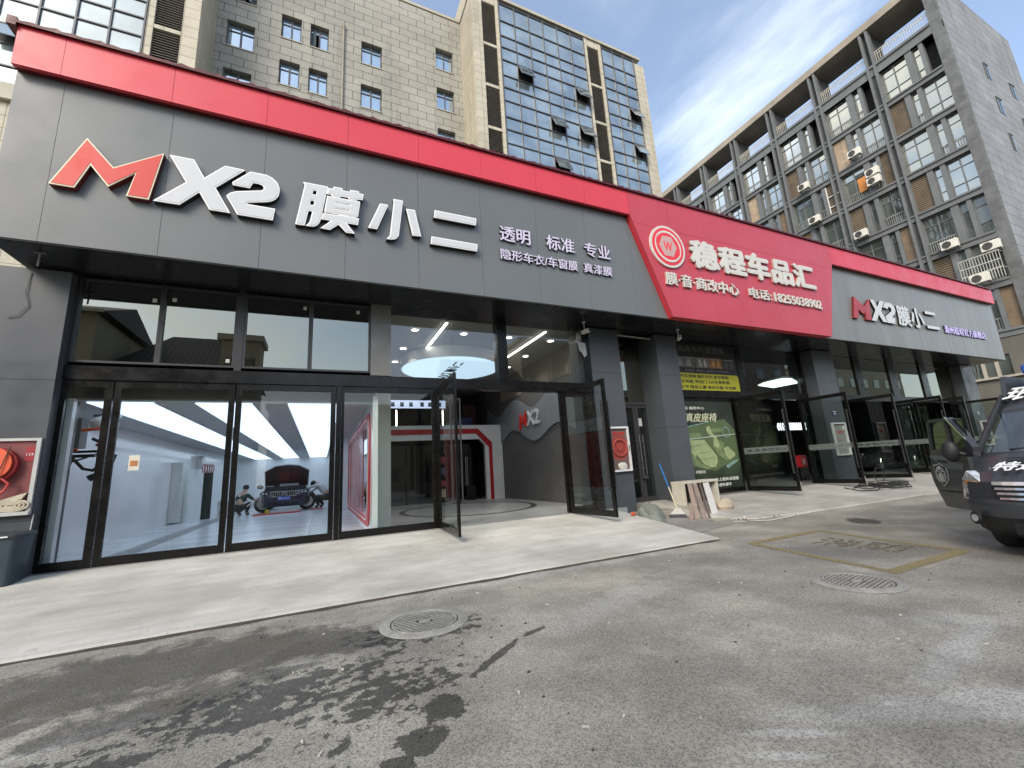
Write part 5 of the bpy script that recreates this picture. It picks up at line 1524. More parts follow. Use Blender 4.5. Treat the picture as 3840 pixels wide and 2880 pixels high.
# hydrant notice cabinets on the piers
def wall_cabinet(x0, x1, z0, z1, y, label, inner, fw=.055):
    t = thing('hydrant_cabinet', label, 'hydrant cabinet', ((x0 + x1) / 2, y, z0), 'white framed hydrant cabinets on the piers')
    f = MB(); d = .09
    f.box(x0, x0 + fw, y - d, y - .002, z0, z1); f.box(x1 - fw, x1, y - d, y - .002, z0, z1)
    f.box(x0 + fw, x1 - fw, y - d, y - .002, z0, z0 + fw); f.box(x0 + fw, x1 - fw, y - d, y - .002, z1 - fw, z1)
    f.build('frame', M('silver_white_frame', (.66, .67, .68), .4), t, bevel=.008)
    MB().box(x0 + fw, x1 - fw, y - .03, y - .004, z0 + fw, z1 - fw).build('back_panel', inner, t)
    return t
INA = NT('red_reel_behind_film')
_d = INA.n('ShaderNodeVectorMath', operation='DISTANCE'); INA.l(INA.pos(), _d.inputs[0]); _d.inputs[1].default_value = (8.06, 10.15, 2.0)
_f = INA.math('ADD', INA.rng(_d.outputs['Value'], .30, .40, 1, 0), INA.math('MULTIPLY', INA.noise(5, 4), .25))
INA.l(INA.mix(_f, (.13, .10, .09), (.30, .05, .04)), INA.b.inputs['Base Color'])
tA = wall_cabinet(7.62, 8.42, 1.31, 2.62, 10.165, 'white framed hydrant cabinet with red reel between entrance and recessed door', INA.m)
m = MB(); m.tube([(8.06 + .24 * math.cos(a * math.pi / 14), 10.118, 2.0 + .24 * math.sin(a * math.pi / 14)) for a in range(28)], .03, 8, closed=True); m.cyl((8.06, 10.11, 2.0), .1, 'y', .02, 16); m.build('reel', M('red_reel', (.34, .06, .045), .45), tA, smooth=True)
MB().ball((8.1, 10.12, 1.47), .15, 10, 7, (1.2, .15, .7), .1, rnd).build('rolled_hose', M('canvas_white', (.6, .58, .5), .8), tA, smooth=True)
text('lettering', '消火栓', 7.85, 10.130, 2.36, .42, .12, .003, REDL, tA, .02)
MB().box(8.36, 8.385, 10.07, 10.074, 1.9, 2.06).build('latch', BLACK, tA)
INB = M('cloudy_film', (.30, .29, .27), .3, var=.15, vs=2)
tB = wall_cabinet(18.74, 19.66, 1.33, 2.64, 10.165, 'white framed hydrant cabinet seen through the open glass door by number plate', INB)
text('lettering', '消火栓', 19.05, 10.132, 2.2, .36, .12, .003, REDL, tB, .02)
MB().box(19.45, 19.55, 10.12, 10.13, 2.35, 2.5).build('tag', WHITEP, tB)
tC = wall_cabinet(32.02, 32.95, 1.33, 2.63, 10.165, 'white framed hydrant cabinet on the farthest pier, half hidden by the van', M('dark_cab', (.05, .012, .012), .5))
t = thing('house_number', 'small blue house number plate eleven on the grey pier', 'house number', (19.17, 10.16, 3.0))
MB().box(19.03, 19.32, 10.150, 10.166, 2.94, 3.14).build('plate', M('plate_blue', (.02, .03, .12), .4), t)
text('lettering', '11', 19.10, 10.149, 2.965, .14, .09, .004, WHITEP, t, .03)
MB().box(19.05, 19.30, 10.143, 10.149, 3.085, 3.115).build('plate_mark', WHITEP, t)
t = thing('house_number', 'small pale house number plate on the farthest grey pier beside the van', 'house number', (32.22, 10.16, 3.0))
MB().box(32.10, 32.34, 10.150, 10.166, 2.94, 3.14).build('plate', M('plate_pale', (.4, .45, .5), .4), t)
text('lettering', '9', 32.19, 10.149, 2.965, .07, .10, .004, M('plate_blue', (.02, .03, .12), .4), t, .03)

# open fire hose cabinet, left pier
t = thing('fire_hose_cabinet', 'open fire hose cabinet with orange reel in the left pier', 'fire hose cabinet', (-4.9, 9.95, 1.3))
ALU = M('aluminium_frame', (.52, .53, .52), .4, metal=.3, var=.1)
x0, x1, z0, z1 = -5.75, -4.385, 1.30, 2.57
f = MB(); f.box(x0, x1, 9.90, 9.948, z1 - .045, z1); f.box(x0, x1, 9.86, 9.948, z0, z0 + .06); f.box(x1 - .055, x1, 9.90, 9.948, z0 + .06, z1 - .045); f.box(x0, x0 + .055, 9.90, 9.948, z0 + .06, z1 - .045); f.build('frame', ALU, t)
MB().box(x0 + .055, x1 - .055, 9.938, 9.949, z0 + .06, z1 - .045).build('back_panel', M('dull_red_tin', (.20, .055, .055), .5, var=.2, vs=3), t)
m = MB(); m.cyl((-4.93, 9.80, 2.15), .27, 'y', .03, 32); m.build('reel', M('orange_reel', (.72, .12, .055), .4, var=.12, vs=8), t, smooth=True)
MB().loft([[(-4.90 + r * math.cos(2 * math.pi * k / 32), y_, 2.13 + r * math.sin(2 * math.pi * k / 32)) for k in range(32)] for r, y_ in [(.12, 9.835), (.29, 9.84), (.29, 9.92), (.12, 9.93)]], cap=False).build('reel_rim', M('dark_reel', (.28, .02, .02), .5), t, smooth=True)
m = MB(); m.tube([(-4.95, 9.83, 1.86), (-4.75, 9.82, 1.90), (-4.66, 9.82, 1.82), (-4.70, 9.82, 1.70), (-4.85, 9.82, 1.60), (-5.05, 9.82, 1.5)], .022, 8); m.build('hose', M('red_hose_line', (.45, .05, .045), .5), t, smooth=True)
m = MB(); m.tube([(-4.70, 9.79, 2.42), (-4.80, 9.77, 1.9), (-4.92, 9.79, 1.45)], .009, 6); m.build('strap', M('brown_strap', (.06, .035, .025), .6), t)
m = MB(); m.box(-4.57, -4.46, 9.930, 9.9375, 2.18, 2.42); m.build('sticker', M('red_sticker', (.34, .03, .04), .5), t)
text('lettering', '119', -4.555, 9.929, 2.27, .09, .05, .002, WHITEP, t, .01, res=1)
t = thing('canvas_hose', 'rolled beige canvas hose lying in the open fire hose cabinet', 'hose', (-4.65, 9.9, 1.36))
m = MB()
for i in range(4): m.tube([(-4.62 + (.05 + .04 * i) * 1.25 * math.cos(a * math.pi / 12), 9.885, 1.46 + (.022 + .022 * i) * math.sin(a * math.pi / 12)) for a in range(24)], .018, 6, closed=True)
m.build('coil', M('beige_canvas', (.52, .47, .36), .9, var=.15, vs=20), t, smooth=True)
m = MB(); m.hexa([(-4.85, 9.87, 1.5), (-4.5, 9.87, 1.56), (-4.5, 9.93, 1.56), (-4.85, 9.93, 1.5), (-4.8, 9.88, 1.55), (-4.45, 9.88, 1.66), (-4.45, 9.93, 1.66), (-4.8, 9.93, 1.55)]); m.build('loose_flap', M('beige_canvas', (.52, .47, .36), .9), t)
# trash bin beside it
t = thing('trash_bin', 'dark blue grey plastic bin under the fire hose cabinet', 'trash bin', (-4.55, 9.66, .23))
def rr_ring(cx, cy, w_, d_, z, r=.06, n=5):
    p = []
    for sx, sy, a0 in [(1, 1, 0), (-1, 1, 90), (-1, -1, 180), (1, -1, 270)]:
        p += [(cx + sx * (w_ / 2 - r) + r * math.cos(R(a0 + 90 * i / n)), cy + sy * (d_ / 2 - r) + r * math.sin(R(a0 + 90 * i / n)), z) for i in range(n + 1)]
    return p
BINM = M('bin_plastic', (.035, .055, .070), .45, var=.15, vs=4)
m = MB(); m.loft([rr_ring(-4.57, 9.67, .50, .42, .262), rr_ring(-4.57, 9.67, .60, .50, .98)]); m.build('body', BINM, t, smooth=True)
m = MB(); m.loft([rr_ring(-4.57, 9.67, .64, .54, .975), rr_ring(-4.57, 9.67, .65, .55, 1.02), rr_ring(-4.57, 9.67, .58, .48, 1.05)]); m.build('lid', M('bin_lid', (.03, .036, .042), .45), t, smooth=True)
MB().box(-4.45, -4.36, 9.385, 9.40, .99, 1.01).build('handle', WHITEP, t)
tag(MB().tube([(-4.345, 9.93, 1.30), (-4.355, 9.92, .95), (-4.38, 9.91, .5), (-4.37, 9.9, .26)], .008, 6).build('loose_cable', M('white_cable', (.6, .6, .58), .5)), 'thin white cable hanging down the left pier beside the bin', 'cable')
tag(MB().tube([(-4.90, 9.94, 5.58), (-4.93, 9.92, 5.2), (-4.86, 9.93, 4.95), (-4.98, 9.92, 4.75), (-5.1, 9.93, 4.7)], .007, 6).build('loose_cable', M('grey_cable', (.09, .09, .09), .6)), 'dark loose cable end curling high on the left pier', 'cable')
# cameras, lamp tube, bracket under the soffit
def cctv(x, y, z, label, yaw):
    t = thing('security_camera', label, 'security camera', (x, y, z), 'security cameras under the canopy')
    m = MB(); m.cyl((x, y, z - .02), .05, 'z', .02, 14); m.tube([(x, y, z - .02), (x, y, z - .24)], .012, 8); m.build('stem', WHITEP, t)
    c, s = math.cos(yaw), math.sin(yaw)
    def rt(v): return Vector((x + (v.x - x) * c - (v.y - y) * s, y + (v.x - x) * s + (v.y - y) * c, v.z))
    m = MB(); m.box(x - .05, x + .05, y - .18, y + .1, z - .36, z - .25); m.xf(rt); m.build('body', M('camera_white', (.6, .58, .53), .45), t, bevel=.012)
    m = MB(); m.cyl((x, y - .195, z - .305), .035, 'y', .014, 14); m.xf(rt); m.build('lens', BLACK, t)
cctv(10.55, 9.65, 5.73, 'white security camera on a stem below the red sign', -.6)
cctv(7.02, 9.85, 5.73, 'white boxy security camera at the top right corner of the lobby glass', .2)
t = thing('lamp_tube', 'unlit lamp tube fixed over the recessed door', 'lamp', (9.2, 10.3, 5.58))
MB().tube([(8.56, 10.32, 5.60), (9.97, 10.32, 5.57)], .028, 10).build('tube', M('dull_tube', (.35, .34, .30), .4), t)
MB().box(8.6, 9.93, 10.35, 10.40, 5.60, 5.66).build('batten', BLACK, t)
t = thing('hanging_bracket', 'small grey T shaped bracket hanging from the soffit at far left', 'bracket', (-4.54, 9.33, 5.73))
m = MB(); m.box(-4.62, -4.46, 9.31, 9.35, 5.712, 5.728); m.tube([(-4.54, 9.33, 5.71), (-4.545, 9.33, 5.47)], .016, 8); m.build('stem', M('bracket_grey', (.2, .2, .2), .5), t)
t = tag(MB().add([(6.93, 10.14, 5.20), (7.20, 10.14, 5.18), (7.22, 10.12, 4.80), (7.10, 10.10, 4.72), (7.06, 10.13, 4.86), (6.96, 10.12, 4.92), (6.93, 10.15, 5.2), (7.20, 10.15, 5.18), (7.22, 10.13, 4.80), (7.10, 10.11, 4.72), (7.06, 10.14, 4.86), (6.96, 10.13, 4.92)], [(0, 1, 2, 3, 4, 5), (11, 10, 9, 8, 7, 6)]).build('torn_paper', M('grey_white_paper', (.42, .43, .43), .7), fix=False), 'torn pale sheet of paper stuck on the lobby glass corner', 'paper')
for x, z, lab in [(-3.17, 5.35, 'tiny white sticker near the top of the first upper window'), (-2.85, 5.40, 'tiny white sticker at the top left of the second upper window'), (-1.85, 4.15, 'tiny white sticker at the lower right of the second upper window'),
                  (-.43, 5.48, 'tiny white sticker at the top of the third upper window'), (.72, 5.50, 'tiny white sticker at the top of the fourth upper window')]:
    t = tag(MB().box(x - .035, x + .035, 10.185, 10.192, z - .04, z + .04).build('glass_sticker', M('sticker_white', (.55, .55, .5), .6)), lab, 'sticker', 'installer stickers on the upper glass')
# ---------------------------------------------------------------- clutter by the recessed door
t = thing('broom', 'broom with blue and cream handle leaning at the doorstep', 'broom', (8.9, 9.05, .01))
fx, fy = 8.90, 9.02
top = Vector((9.32, 9.93, 1.46)); ft = Vector((fx, fy, .18)); mid = ft.lerp(top, .48)
MB().tube([ft, mid], .017, 10).build('lower_shaft', M('cream_plastic', (.62, .56, .38), .5), t, smooth=True)
MB().tube([mid, mid.lerp(top, .5), top], [.019, .021, .021], 10).build('blue_grip', M('blue_film', (.02, .16, .42), .4, var=.3, vs=12), t, smooth=True)
m = MB(); m.loft([[(fx - .13, fy + .16, .10), (fx + .13, fy - .14, .10), (fx + .15, fy - .10, .10), (fx - .11, fy + .20, .10)], [(fx - .04, fy + .04, .26), (fx + .04, fy - .05, .26), (fx + .05, fy - .03, .26), (fx - .03, fy + .06, .26)]]); m.build('head', M('broom_white', (.55, .55, .52), .5), t)
m = MB(); m.loft([[(fx - .15, fy + .17, .012), (fx + .14, fy - .18, .012), (fx + .17, fy - .12, .012), (fx - .12, fy + .23, .012)], [(fx - .13, fy + .16, .099), (fx + .13, fy - .14, .099), (fx + .15, fy - .10, .099), (fx - .11, fy + .20, .099)]]); m.build('bristles', M('slate_bristle', (.06, .06, .075), .9), t)
# discarded cabinet frame and planks leaning on it
t = thing('open_frame_box', 'discarded cream framed box standing behind the leaning planks', 'frame', (10.45, 9.85, .05))
CW = M('cream_laminate', (.56, .53, .45), .5, var=.1, vs=4)
m = MB()
m.box(9.78, 11.2, 9.55, 10.05, .84, .90); m.box(9.78, 9.84, 9.56, 10.04, .13, .838); m.box(11.14, 11.2, 9.56, 10.04, .2, .838); m.box(9.841, 11.139, 9.56, 10.04, .13, .18); m.build('frame', CW, t)
m = MB(); m.box(9.95, 10.10, 9.50, 9.545, .15, .82); m.build('grey_board', M('grey_plank', (.20, .20, .17), .6, var=.1), t)
m = MB(); m.box(10.12, 10.17, 9.46, 9.55, .12, .83); m.box(9.85, 10.12, 9.46, 9.495, .09, .13); m.build('pale_edge_board', CW, t)
MB().box(9.9, 11.1, 9.9, 9.95, .182, .838).build('back_panel', M('dark_inner', (.04, .04, .035), .7), t)
def plank(a, b_, w_, h, th, mat, label, z0=.012, wb=None):
    """board leaning back: a foot (x,y), top (x,y,z)"""
    A = Vector((*a, z0)); T = Vector(b_); r = Vector((.985, .17, 0)); u = (T - A).normalized(); n = r.cross(u).normalized()
    pts = [A, A + r * w_, A + r * w_ + n * -th, A - n * th]; tp = [p + (T - A) for p in pts]
    o = MB().hexa(pts + tp).build('plank', mat)
    return tag(o, label, 'plank', 'planks leaning on the open frame')
BRP = M('mauve_wood_plank', (.34, .255, .205), .6, var=.2, vs=3); BRP2 = M('taupe_wood_plank', (.255, .20, .165), .6, var=.22, vs=3); WPL = M('white_stone_tile', (.56, .55, .51), .5, var=.05, vs=3)
plank((8.72, 8.46), (8.98, 8.66, .40), .17, 1, .012, BRP, 'short pinkish plank, leftmost of the leaning planks')
plank((8.90, 8.44), (9.90, 9.52, .845), .20, 1, .015, BRP, 'pinkish wood plank second from the left of the leaning planks')
plank((9.10, 8.39), (10.10, 9.50, .845), .20, 1, .018, BRP2, 'darker brown plank in the middle of the leaning planks')
plank((9.30, 8.34), (10.34, 9.47, .84), .05, 1, .05, M('brown_edge', (.14, .11, .09), .6), 'thin dark edge board right of the brown plank')
plank((9.37, 8.30), (10.42, 9.42, .83), .30, 1, .02, WPL, 'wide white tile strip, rightmost of the leaning planks')
tag(MB().hexa([(8.95, 8.12, .012), (8.86, 7.72, .012), (9.55, 7.80, .012), (9.62, 8.05, .012), (8.95, 8.12, .035), (8.86, 7.72, .035), (9.55, 7.80, .035), (9.62, 8.05, .035)]).build('flat_board', M('dusty_board', (.36, .33, .27), .8, var=.15)), 'dusty board lying flat in front of the leaning planks', 'board')
def rock(c, r, sq, label, mat, seed, name='stone_block'):
    rn = random.Random(seed); m = MB(); m.ball(c, r, 9, 6, sq, .12, rn)
    return tag(m.build(name, mat), label, 'stone')
STONE = M('tan_stone', (.42, .355, .27), .85, var=.15, vs=5)
rock((10.35, 8.72, .20), .24, (1.25, .9, .95), 'large tan stone block right of the leaning planks', STONE, 4)
rock((9.65, 7.6, .04), .05, (1.3, 1, .8), 'small pale stone at the broken pavement edge', M('pale_stone', (.5, .47, .42), .85), 8, 'small_stone')
m = MB(); rn = random.Random(21)
for i in range(30):
    x, y = rn.uniform(9.2, 11.4), rn.uniform(7.15, 7.75); m.ball((x, y, .02), rn.uniform(.012, .035), 6, 4, (1, 1, .7), .2, rn)
o = m.build('rubble', M('rubble_brown', (.22, .17, .13), .9)); o['kind'] = 'stuff'
# crumpled canvas sheet
CANV = M('sage_canvas', (.22, .235, .20), .85, var=.2, vs=4)
t = thing('canvas_sheet', 'crumpled grey green canvas sheet lying beside the ramp and doorstep', 'canvas sheet', (8.0, 9.2, .05))
m = MB(); nu, nv = 26, 12; rows = []
from mathutils import noise as mn
for i in range(nu + 1):
    u = i / nu; row = []
    cx, cy = 8.62 - 1.28 * u, 9.82 - 1.75 * u
    wd = .36 * (1 - .62 * u) + .05
    for k in range(nv + 1):
        v = k / nv * 2 - 1
        h = (.30 * (1 - u) ** .6 + .06) * (1 - abs(v) ** 2.2) + .05 * mn.noise((u * 5, v * 2.3, 2)) * (1 - v * v) + .02 * mn.noise((u * 14, v * 6, 5)) * (1 - v * v)
        zb = .01 + max(0, (cx - 8.3)) * .1
        row.append((cx + .8 * v * wd + .05 * mn.noise((u * 6, v * 3, 8)), cy - .6 * v * wd + .05 * mn.noise((u * 6, v * 3, 4)), zb + max(.0, h)))
    rows.append(row)
m.loft(rows, cap=False, closed=False); m.build('cloth', CANV, t, smooth=True)
m = MB(); m.tube([(7.9, 9.3, .28), (7.75, 9.1, .22), (7.55, 8.75, .16), (7.35, 8.4, .11), (7.2, 8.1, .06)], [.09, .11, .10, .09, .05], 10); m.build('rolled_edge', CANV, t, smooth=True)
tag(MB().ball((7.28, 8.9, .27), .05, 8, 6, (1.6, 1, .8), .2, rnd).build('orange_scrap', OR), 'small orange plastic scrap beside the canvas sheet', 'scrap')
# coiled cable on the apron
t = thing('coiled_cable', 'tangle of black cable coiled on the right pavement', 'cable', (18.9, 8.9, .15))
m = MB(); rn = random.Random(9)
def apz(y): return .03 + max(0, (y - 7.24)) * .0875
for i in range(8):
    cx, cy = 18.9 + rn.uniform(-.8, .8), 8.85 + rn.uniform(-.35, .35); rx, ry = rn.uniform(.5, 1.1), rn.uniform(.28, .6)
    m.tube([(cx + rx * math.cos(a * math.pi / 14), cy + ry * math.sin(a * math.pi / 14), apz(cy + ry * math.sin(a * math.pi / 14)) + .03 + .02 * i * .5 + .02 * math.sin(a)) for a in range(28)], .016, 6, closed=True)
m.tube([(19.6 + .34 * math.cos(a * math.pi / 12), 9.3, apz(9.3) + .30 + .28 * math.sin(a * math.pi / 12)) for a in range(24)], .012, 6, closed=True)
m.tube([(18.0, 8.6, apz(8.6) + .02), (17.2, 8.3, apz(8.3) + .02), (16.6, 8.5, apz(8.5) + .02), (17.0, 9.2, apz(9.2) + .02)], .016, 6)
m.build('cable', RUBBER, t)
# things inside the right shop
t = thing('fire_extinguisher_box', 'red extinguisher box inside the right shop doorway', 'extinguisher box', (19.4, 12, .33))
MB().box(19.2, 19.68, 11.9, 12.2, .9, 1.42).build('box', M('red_box', (.50, .02, .025), .4), t, bevel=.02)
text('lettering', '火', 19.34, 11.897, 1.0, .2, .3, .004, WHITEP, t, .02)
m = MB(); m.box(19.15, 19.75, 11.95, 12.3, .33, .895); m.build('stand', BLACK, t)
t = thing('low_shelf', 'low shelf with boxes and bottles inside the first open door, right shop', 'shelf', (15.6, 13.5, .33))
m = MB(); m.box(14.6, 16.8, 13.2, 13.8, .72, .76); m.box(14.6, 16.8, 13.2, 13.8, 1.12, 1.16); m.box(14.6, 14.66, 13.2, 13.8, .331, 1.12); m.box(16.74, 16.8, 13.2, 13.8, .331, 1.12); m.build('frame', M('shelf_wood', (.14, .11, .07), .6), t)
rn = random.Random(2)
for i in range(6): MB().box(14.75 + i * .33, 14.98 + i * .33, 13.25, 13.5, .761, .761 + rn.uniform(.1, .3)).build('carton', M('shelf_carton', (.35, .32, .25), .6), t)
# ================================================================ dark police van, nose towards -x
VX, VY = 8.40, 2.10
VAN = M('van_charcoal_paint', (.028, .031, .036), .34, spec=.5, var=.08, vs=1.2, coat=.25)
VAND = M('van_black_plastic', (.014, .015, .017), .55, var=.15, vs=6)
VANGR = M('van_grey_panel', (.10, .115, .125), .5, var=.1)
VGLASS = glass('van_glass', (.55, .66, .62), .10, 1.5)
VDGLASS = glass('van_door_glass', (.10, .12, .12), .06, 1.5)
van = thing('police_van', 'dark charcoal police van parked at the right edge with its front door open', 'van', (VX + 1, VY, 0))
prof = [(.22, .24, .90, .30, 0), (.06, .34, .95, .30, 0), (.00, .52, .99, .30, 0), (.01, .70, 1.005, .28, 0), (.05, .75, .985, .26, 0), (.07, .99, .965, .25, .01),
        (.11, 1.02, .965, .24, .02), (.28, 1.12, .965, .17, .045), (.60, 1.265, .97, .10, .06), (.88, 1.37, .97, .09, .05),
        (.94, 1.375, .965, .10, .0), (1.72, 1.985, .90, .11, .01), (1.78, 2.05, .90, .12, .02), (2.30, 2.37, .91, .20, .08), (2.75, 2.60, .92, .28, .17), (3.3, 2.73, .93, .24, .26), (4.2, 2.78, .93, 0, .30), (6.4, 2.78, .93, 0, .30)]
NS = 16
def vrow(p, e=3.2):
    x, z, w_, dx, dz = p; o = []
    for i in range(NS + 1):
        s = i / NS * 2 - 1; a = abs(s) ** e
        o.append((VX + x + dx * a, VY + w_ * s, z - dz * a))
    return o
def shell(i0, i1, name, mat, parent, smooth=True):
    rows = []
    for i in range(i0, i1):
        a, b = prof[i], prof[i + 1]
        k = 4
        for q in range(k): rows.append(vrow(tuple(a[j] + (b[j] - a[j]) * q / k for j in range(5))))
    rows.append(vrow(prof[i1]))
    m = MB(); m.loft(rows, cap=False, closed=False)
    return m.build(name, mat, parent, smooth=smooth)
shell(0, 2, 'bumper_skirt', VAND, van)
shell(2, 4, 'bumper', VAN, van)
shell(4, 6, 'front_panel', VAN, van)
shell(6, 9, 'bonnet', VAN, van)
shell(9, 10, 'scuttle', VAND, van)
shell(10, 11, 'windscreen', VGLASS, van)
shell(11, 17, 'roof', VAN, van)
# sides with wheel openings
def side(sgn):
    e = [vrow(p)[-1 if sgn > 0 else 0] for p in prof]
    low = []
    wx, wr = VX + 1.02, .40
    pts = []
    x_front = e[0][0]
    cols = []
    xs = sorted(set([e[0][0], e[3][0], e[5][0], e[7][0]] + [VX + .5 + .1 * i for i in range(60)]))
    def top(x):
        for a, b in zip(e, e[1:]):
            if a[0] <= x <= b[0] and b[0] > a[0] + 1e-4 and a[2] > .9: return a[2] + (b[2] - a[2]) * (x - a[0]) / (b[0] - a[0])
        return .95 if x < e[7][0] else 2.64
    m = MB(); rows = []
    for x in xs:
        if x < e[5][0]: continue
        zt = top(x); zb = .27
        if abs(x - wx) < wr: zb = max(.27, .36 + math.sqrt(wr * wr - (x - wx) ** 2))
        row = []
        for q in range(7):
            z = zb + (zt - zb) * q / 6
            t_ = max(0, (z - 1.35) / 1.3)
            row.append((x, VY + sgn * (1.0 - .10 * t_), z))
        rows.append(row)
    m.loft(rows, cap=False, closed=False)
    return m
# near side whole, far side with the door aperture left open
side(-1).build('body_side', VAN, van, smooth=True)
m = MB()
sy = VY + 1.0
m.box(VX + .62, VX + .95, sy - .05, sy, .80, 1.33); m.box(VX + 2.15, VX + 6.4, sy - .06, sy - .002, .27, 1.4)
m.hexa([(VX + 2.15, sy - .08, 1.402), (VX + 6.4, sy - .08, 1.402), (VX + 6.4, sy - .01, 1.402), (VX + 2.15, sy - .01, 1.402), (VX + 2.3, sy - .16, 2.62), (VX + 6.4, sy - .16, 2.62), (VX + 6.4, sy - .10, 2.62), (VX + 2.3, sy - .10, 2.62)])
m.build('body_side', VAN, van)
m = MB(); m.box(VX + 6.38, VX + 6.42, VY - .9, VY + .9, .3, 2.6); m.box(VX + .6, VX + 6.3, VY - .9, VY + .9, .30, .36); m.build('body_rear', VAN, van)
for sgn in (1, -1):
    m = MB(); m.tube([(VX + .98, VY + sgn * 1.0, 1.36), (VX + 1.80, VY + sgn * .93, 1.99), (VX + 2.3, VY + sgn * .93, 2.28)], .045, 8); m.build('windscreen_pillar', VAND, van, smooth=True)
# grille: chrome bars over black
def frow(x, z, w_, dx, y0, y1, n=12):
    o = []
    for i in range(n + 1):
        y = y0 + (y1 - y0) * i / n; s = (y - VY) / w_
        o.append((VX + x + dx * abs(s) ** 3.2, y, z))
    return o
def strip(z0, z1, y0, y1, off, name, mat, xk=(.05, .07)):
    m = MB(); r1 = frow(xk[0] - off, z0, .97, .25, y0, y1); r2 = frow(xk[1] - off, z1, .97, .25, y0, y1)
    m.loft([r1, r2, [(x + .03, y, z) for x, y, z in r2], [(x + .03, y, z) for x, y, z in r1], r1], cap=False, closed=False)
    return m.build(name, mat, van)
strip(.765, .985, VY - .66, VY + .66, .012, 'grille_back', VAND)
for z, k in [(.97, .045), (.90, .03), (.835, .03), (.77, .03)]:
    strip(z - k / 2, z + k / 2, VY - (.60 + (z - .77) * .25), VY + (.60 + (z - .77) * .25), .028, 'grille_bar', CHROME)
# headlights on both corners
HLP = [(.055, 1.135), (.112, 1.097), (.247, .998), (.247, .906), (.236, .813), (.147, .731), (-.10, .735), (-.06, .95)]
HL = M('headlight_lens', (.55, .56, .56), .08, metal=.6, var=.35, vs=18); HLD = M('headlight_inner', (.08, .08, .085), .2)
def hl(sgn):
    A = Vector((VX + .38, .99, 0)); B = Vector((VX + .10, .62, 0)); d = (B - A).normalized(); nv = Vector((d.y, -d.x, 0)); nv = -nv if nv.x > 0 else nv
    def P(u, z, o):
        q = A + d * u + nv * o
        return (q.x, VY + sgn * q.y, z)
    def pris(pts, o0, o1):
        n_ = len(pts); m_ = MB()
        m_.add([P(u, z, o0) for u, z in pts] + [P(u, z, o1) for u, z in pts], [tuple(range(n_)), tuple(range(2 * n_ - 1, n_ - 1, -1))] + [(i, (i + 1) % n_, (i + 1) % n_ + n_, i + n_) for i in range(n_)])
        return m_
    o = pris(HLP, -.10, .02).build('headlight', HL, van)
    pris([(.02, .90), (.22, .90), (.22, .80), (.14, .75), (-.06, .75)], .021, .026).build('reflector', HLD, o)
    for u, z, r in [(.06, .84, .055), (.165, .83, .045)]:
        pris([(u + r * math.cos(k * math.pi / 8), z + r * math.sin(k * math.pi / 8)) for k in range(16)], .027, .036).build('bulb_lens', CHROME, o)
    pris([(.005, .995), (.235, .985), (.222, .945), (-.005, .955)], .021, .028).build('indicator', M('amber_lens', (.55, .16, .03), .25), o)
    pris([(-.055, 1.0), (.06, 1.12), (.06, 1.0)], .021, .026).build('lamp_facet', HL, o)
hl(1); hl(-1)
for s in (1, -1):
    c = Vector((VX + .14, VY + s * .90, .49))
    MB().cyl(c, .085, (-.8, s * .6, 0), .02, 20).build('fog_lamp_bezel', VAND, van)
    MB().cyl(c + Vector((-.016, s * .012, 0)), .05, (-.8, s * .6, 0), .012, 18).build('fog_lamp', HL, van)
MB().box(VX - .02, VX + .03, VY - .50, VY + .50, .32, .46).build('lower_intake', M('intake_black', (.004, .004, .004), .8), van)
MB().box(VX - .035, VX - .01, VY - .24, VY + .24, .53, .67).build('number_plate', WHITEP, van)
# lettering on bonnet and roof front
up1 = Vector((.917, 0, .40)).normalized()
text('lettering', '特巡警', 8.585, 2.745, 1.135, .74, .275, .006, WHITEP, van, .02, right=(0, -1, 0), up=up1, shear=.2)
up2 = Vector((.866, 0, .5)).normalized()
text('lettering', '琅琊特警', 10.38, 2.97, 2.185, 1.55, .48, .006, WHITEP, van, .02, right=(0, -1, 0), up=up2, shear=.25)
m = MB(); m.box(8.86, 8.98, 1.8, 2.66, 1.262, 1.275); m.xf(lambda v: Vector((v.x, v.y, v.z + (v.x - 8.92) * .42 + .005))); m.build('bonnet_vent', VAND, van)
m = MB(); m.box(10.95, 11.25, VY - .7, VY + .7, 2.64, 2.80); m.build('light_bar', M('blue_lamp', (.02, .07, .32), .2), van, bevel=.03)
m = MB(); m.tube([(VX + 1.0, 2.75, 1.41), (VX + 1.05, 2.2, 1.45)], .012, 6); m.tube([(VX + 1.0, 1.9, 1.41), (VX + 1.05, 1.3, 1.45)], .012, 6); m.build('wiper', VAND, van)
# cabin
m = MB(); m.box(VX + 1.0, VX + 1.45, VY - .88, VY + .88, .9, 1.33); m.build('dashboard', VAND, van, bevel=.04)
for y in (VY + .45, VY - .45):
    m = MB(); m.box(VX + 1.75, VX + 2.25, y - .25, y + .25, .75, .95); m.hexa([(VX + 2.15, y - .25, .955), (VX + 2.3, y - .25, .955), (VX + 2.3, y + .25, .955), (VX + 2.15, y + .25, .955), (VX + 2.4, y - .2, 1.6), (VX + 2.5, y - .2, 1.6), (VX + 2.5, y + .2, 1.6), (VX + 2.4, y + .2, 1.6)]); m.box(VX + 2.42, VX + 2.52, y - .12, y + .12, 1.63, 1.85)
    m.build('seat', M('van_seat', (.16, .15, .10), .8), van, bevel=.03)
m = MB(); m.tube([(VX + 1.50 + .06 * math.sin(a * math.pi / 12), VY + .45 + .19 * math.cos(a * math.pi / 12), 1.38 + .19 * math.sin(a * math.pi / 12)) for a in range(24)], .016, 8, closed=True); m.tube([(VX + 1.5, VY + .27, 1.38), (VX + 1.5, VY + .63, 1.38)], .014, 6); m.build('steering_wheel', VAND, van)
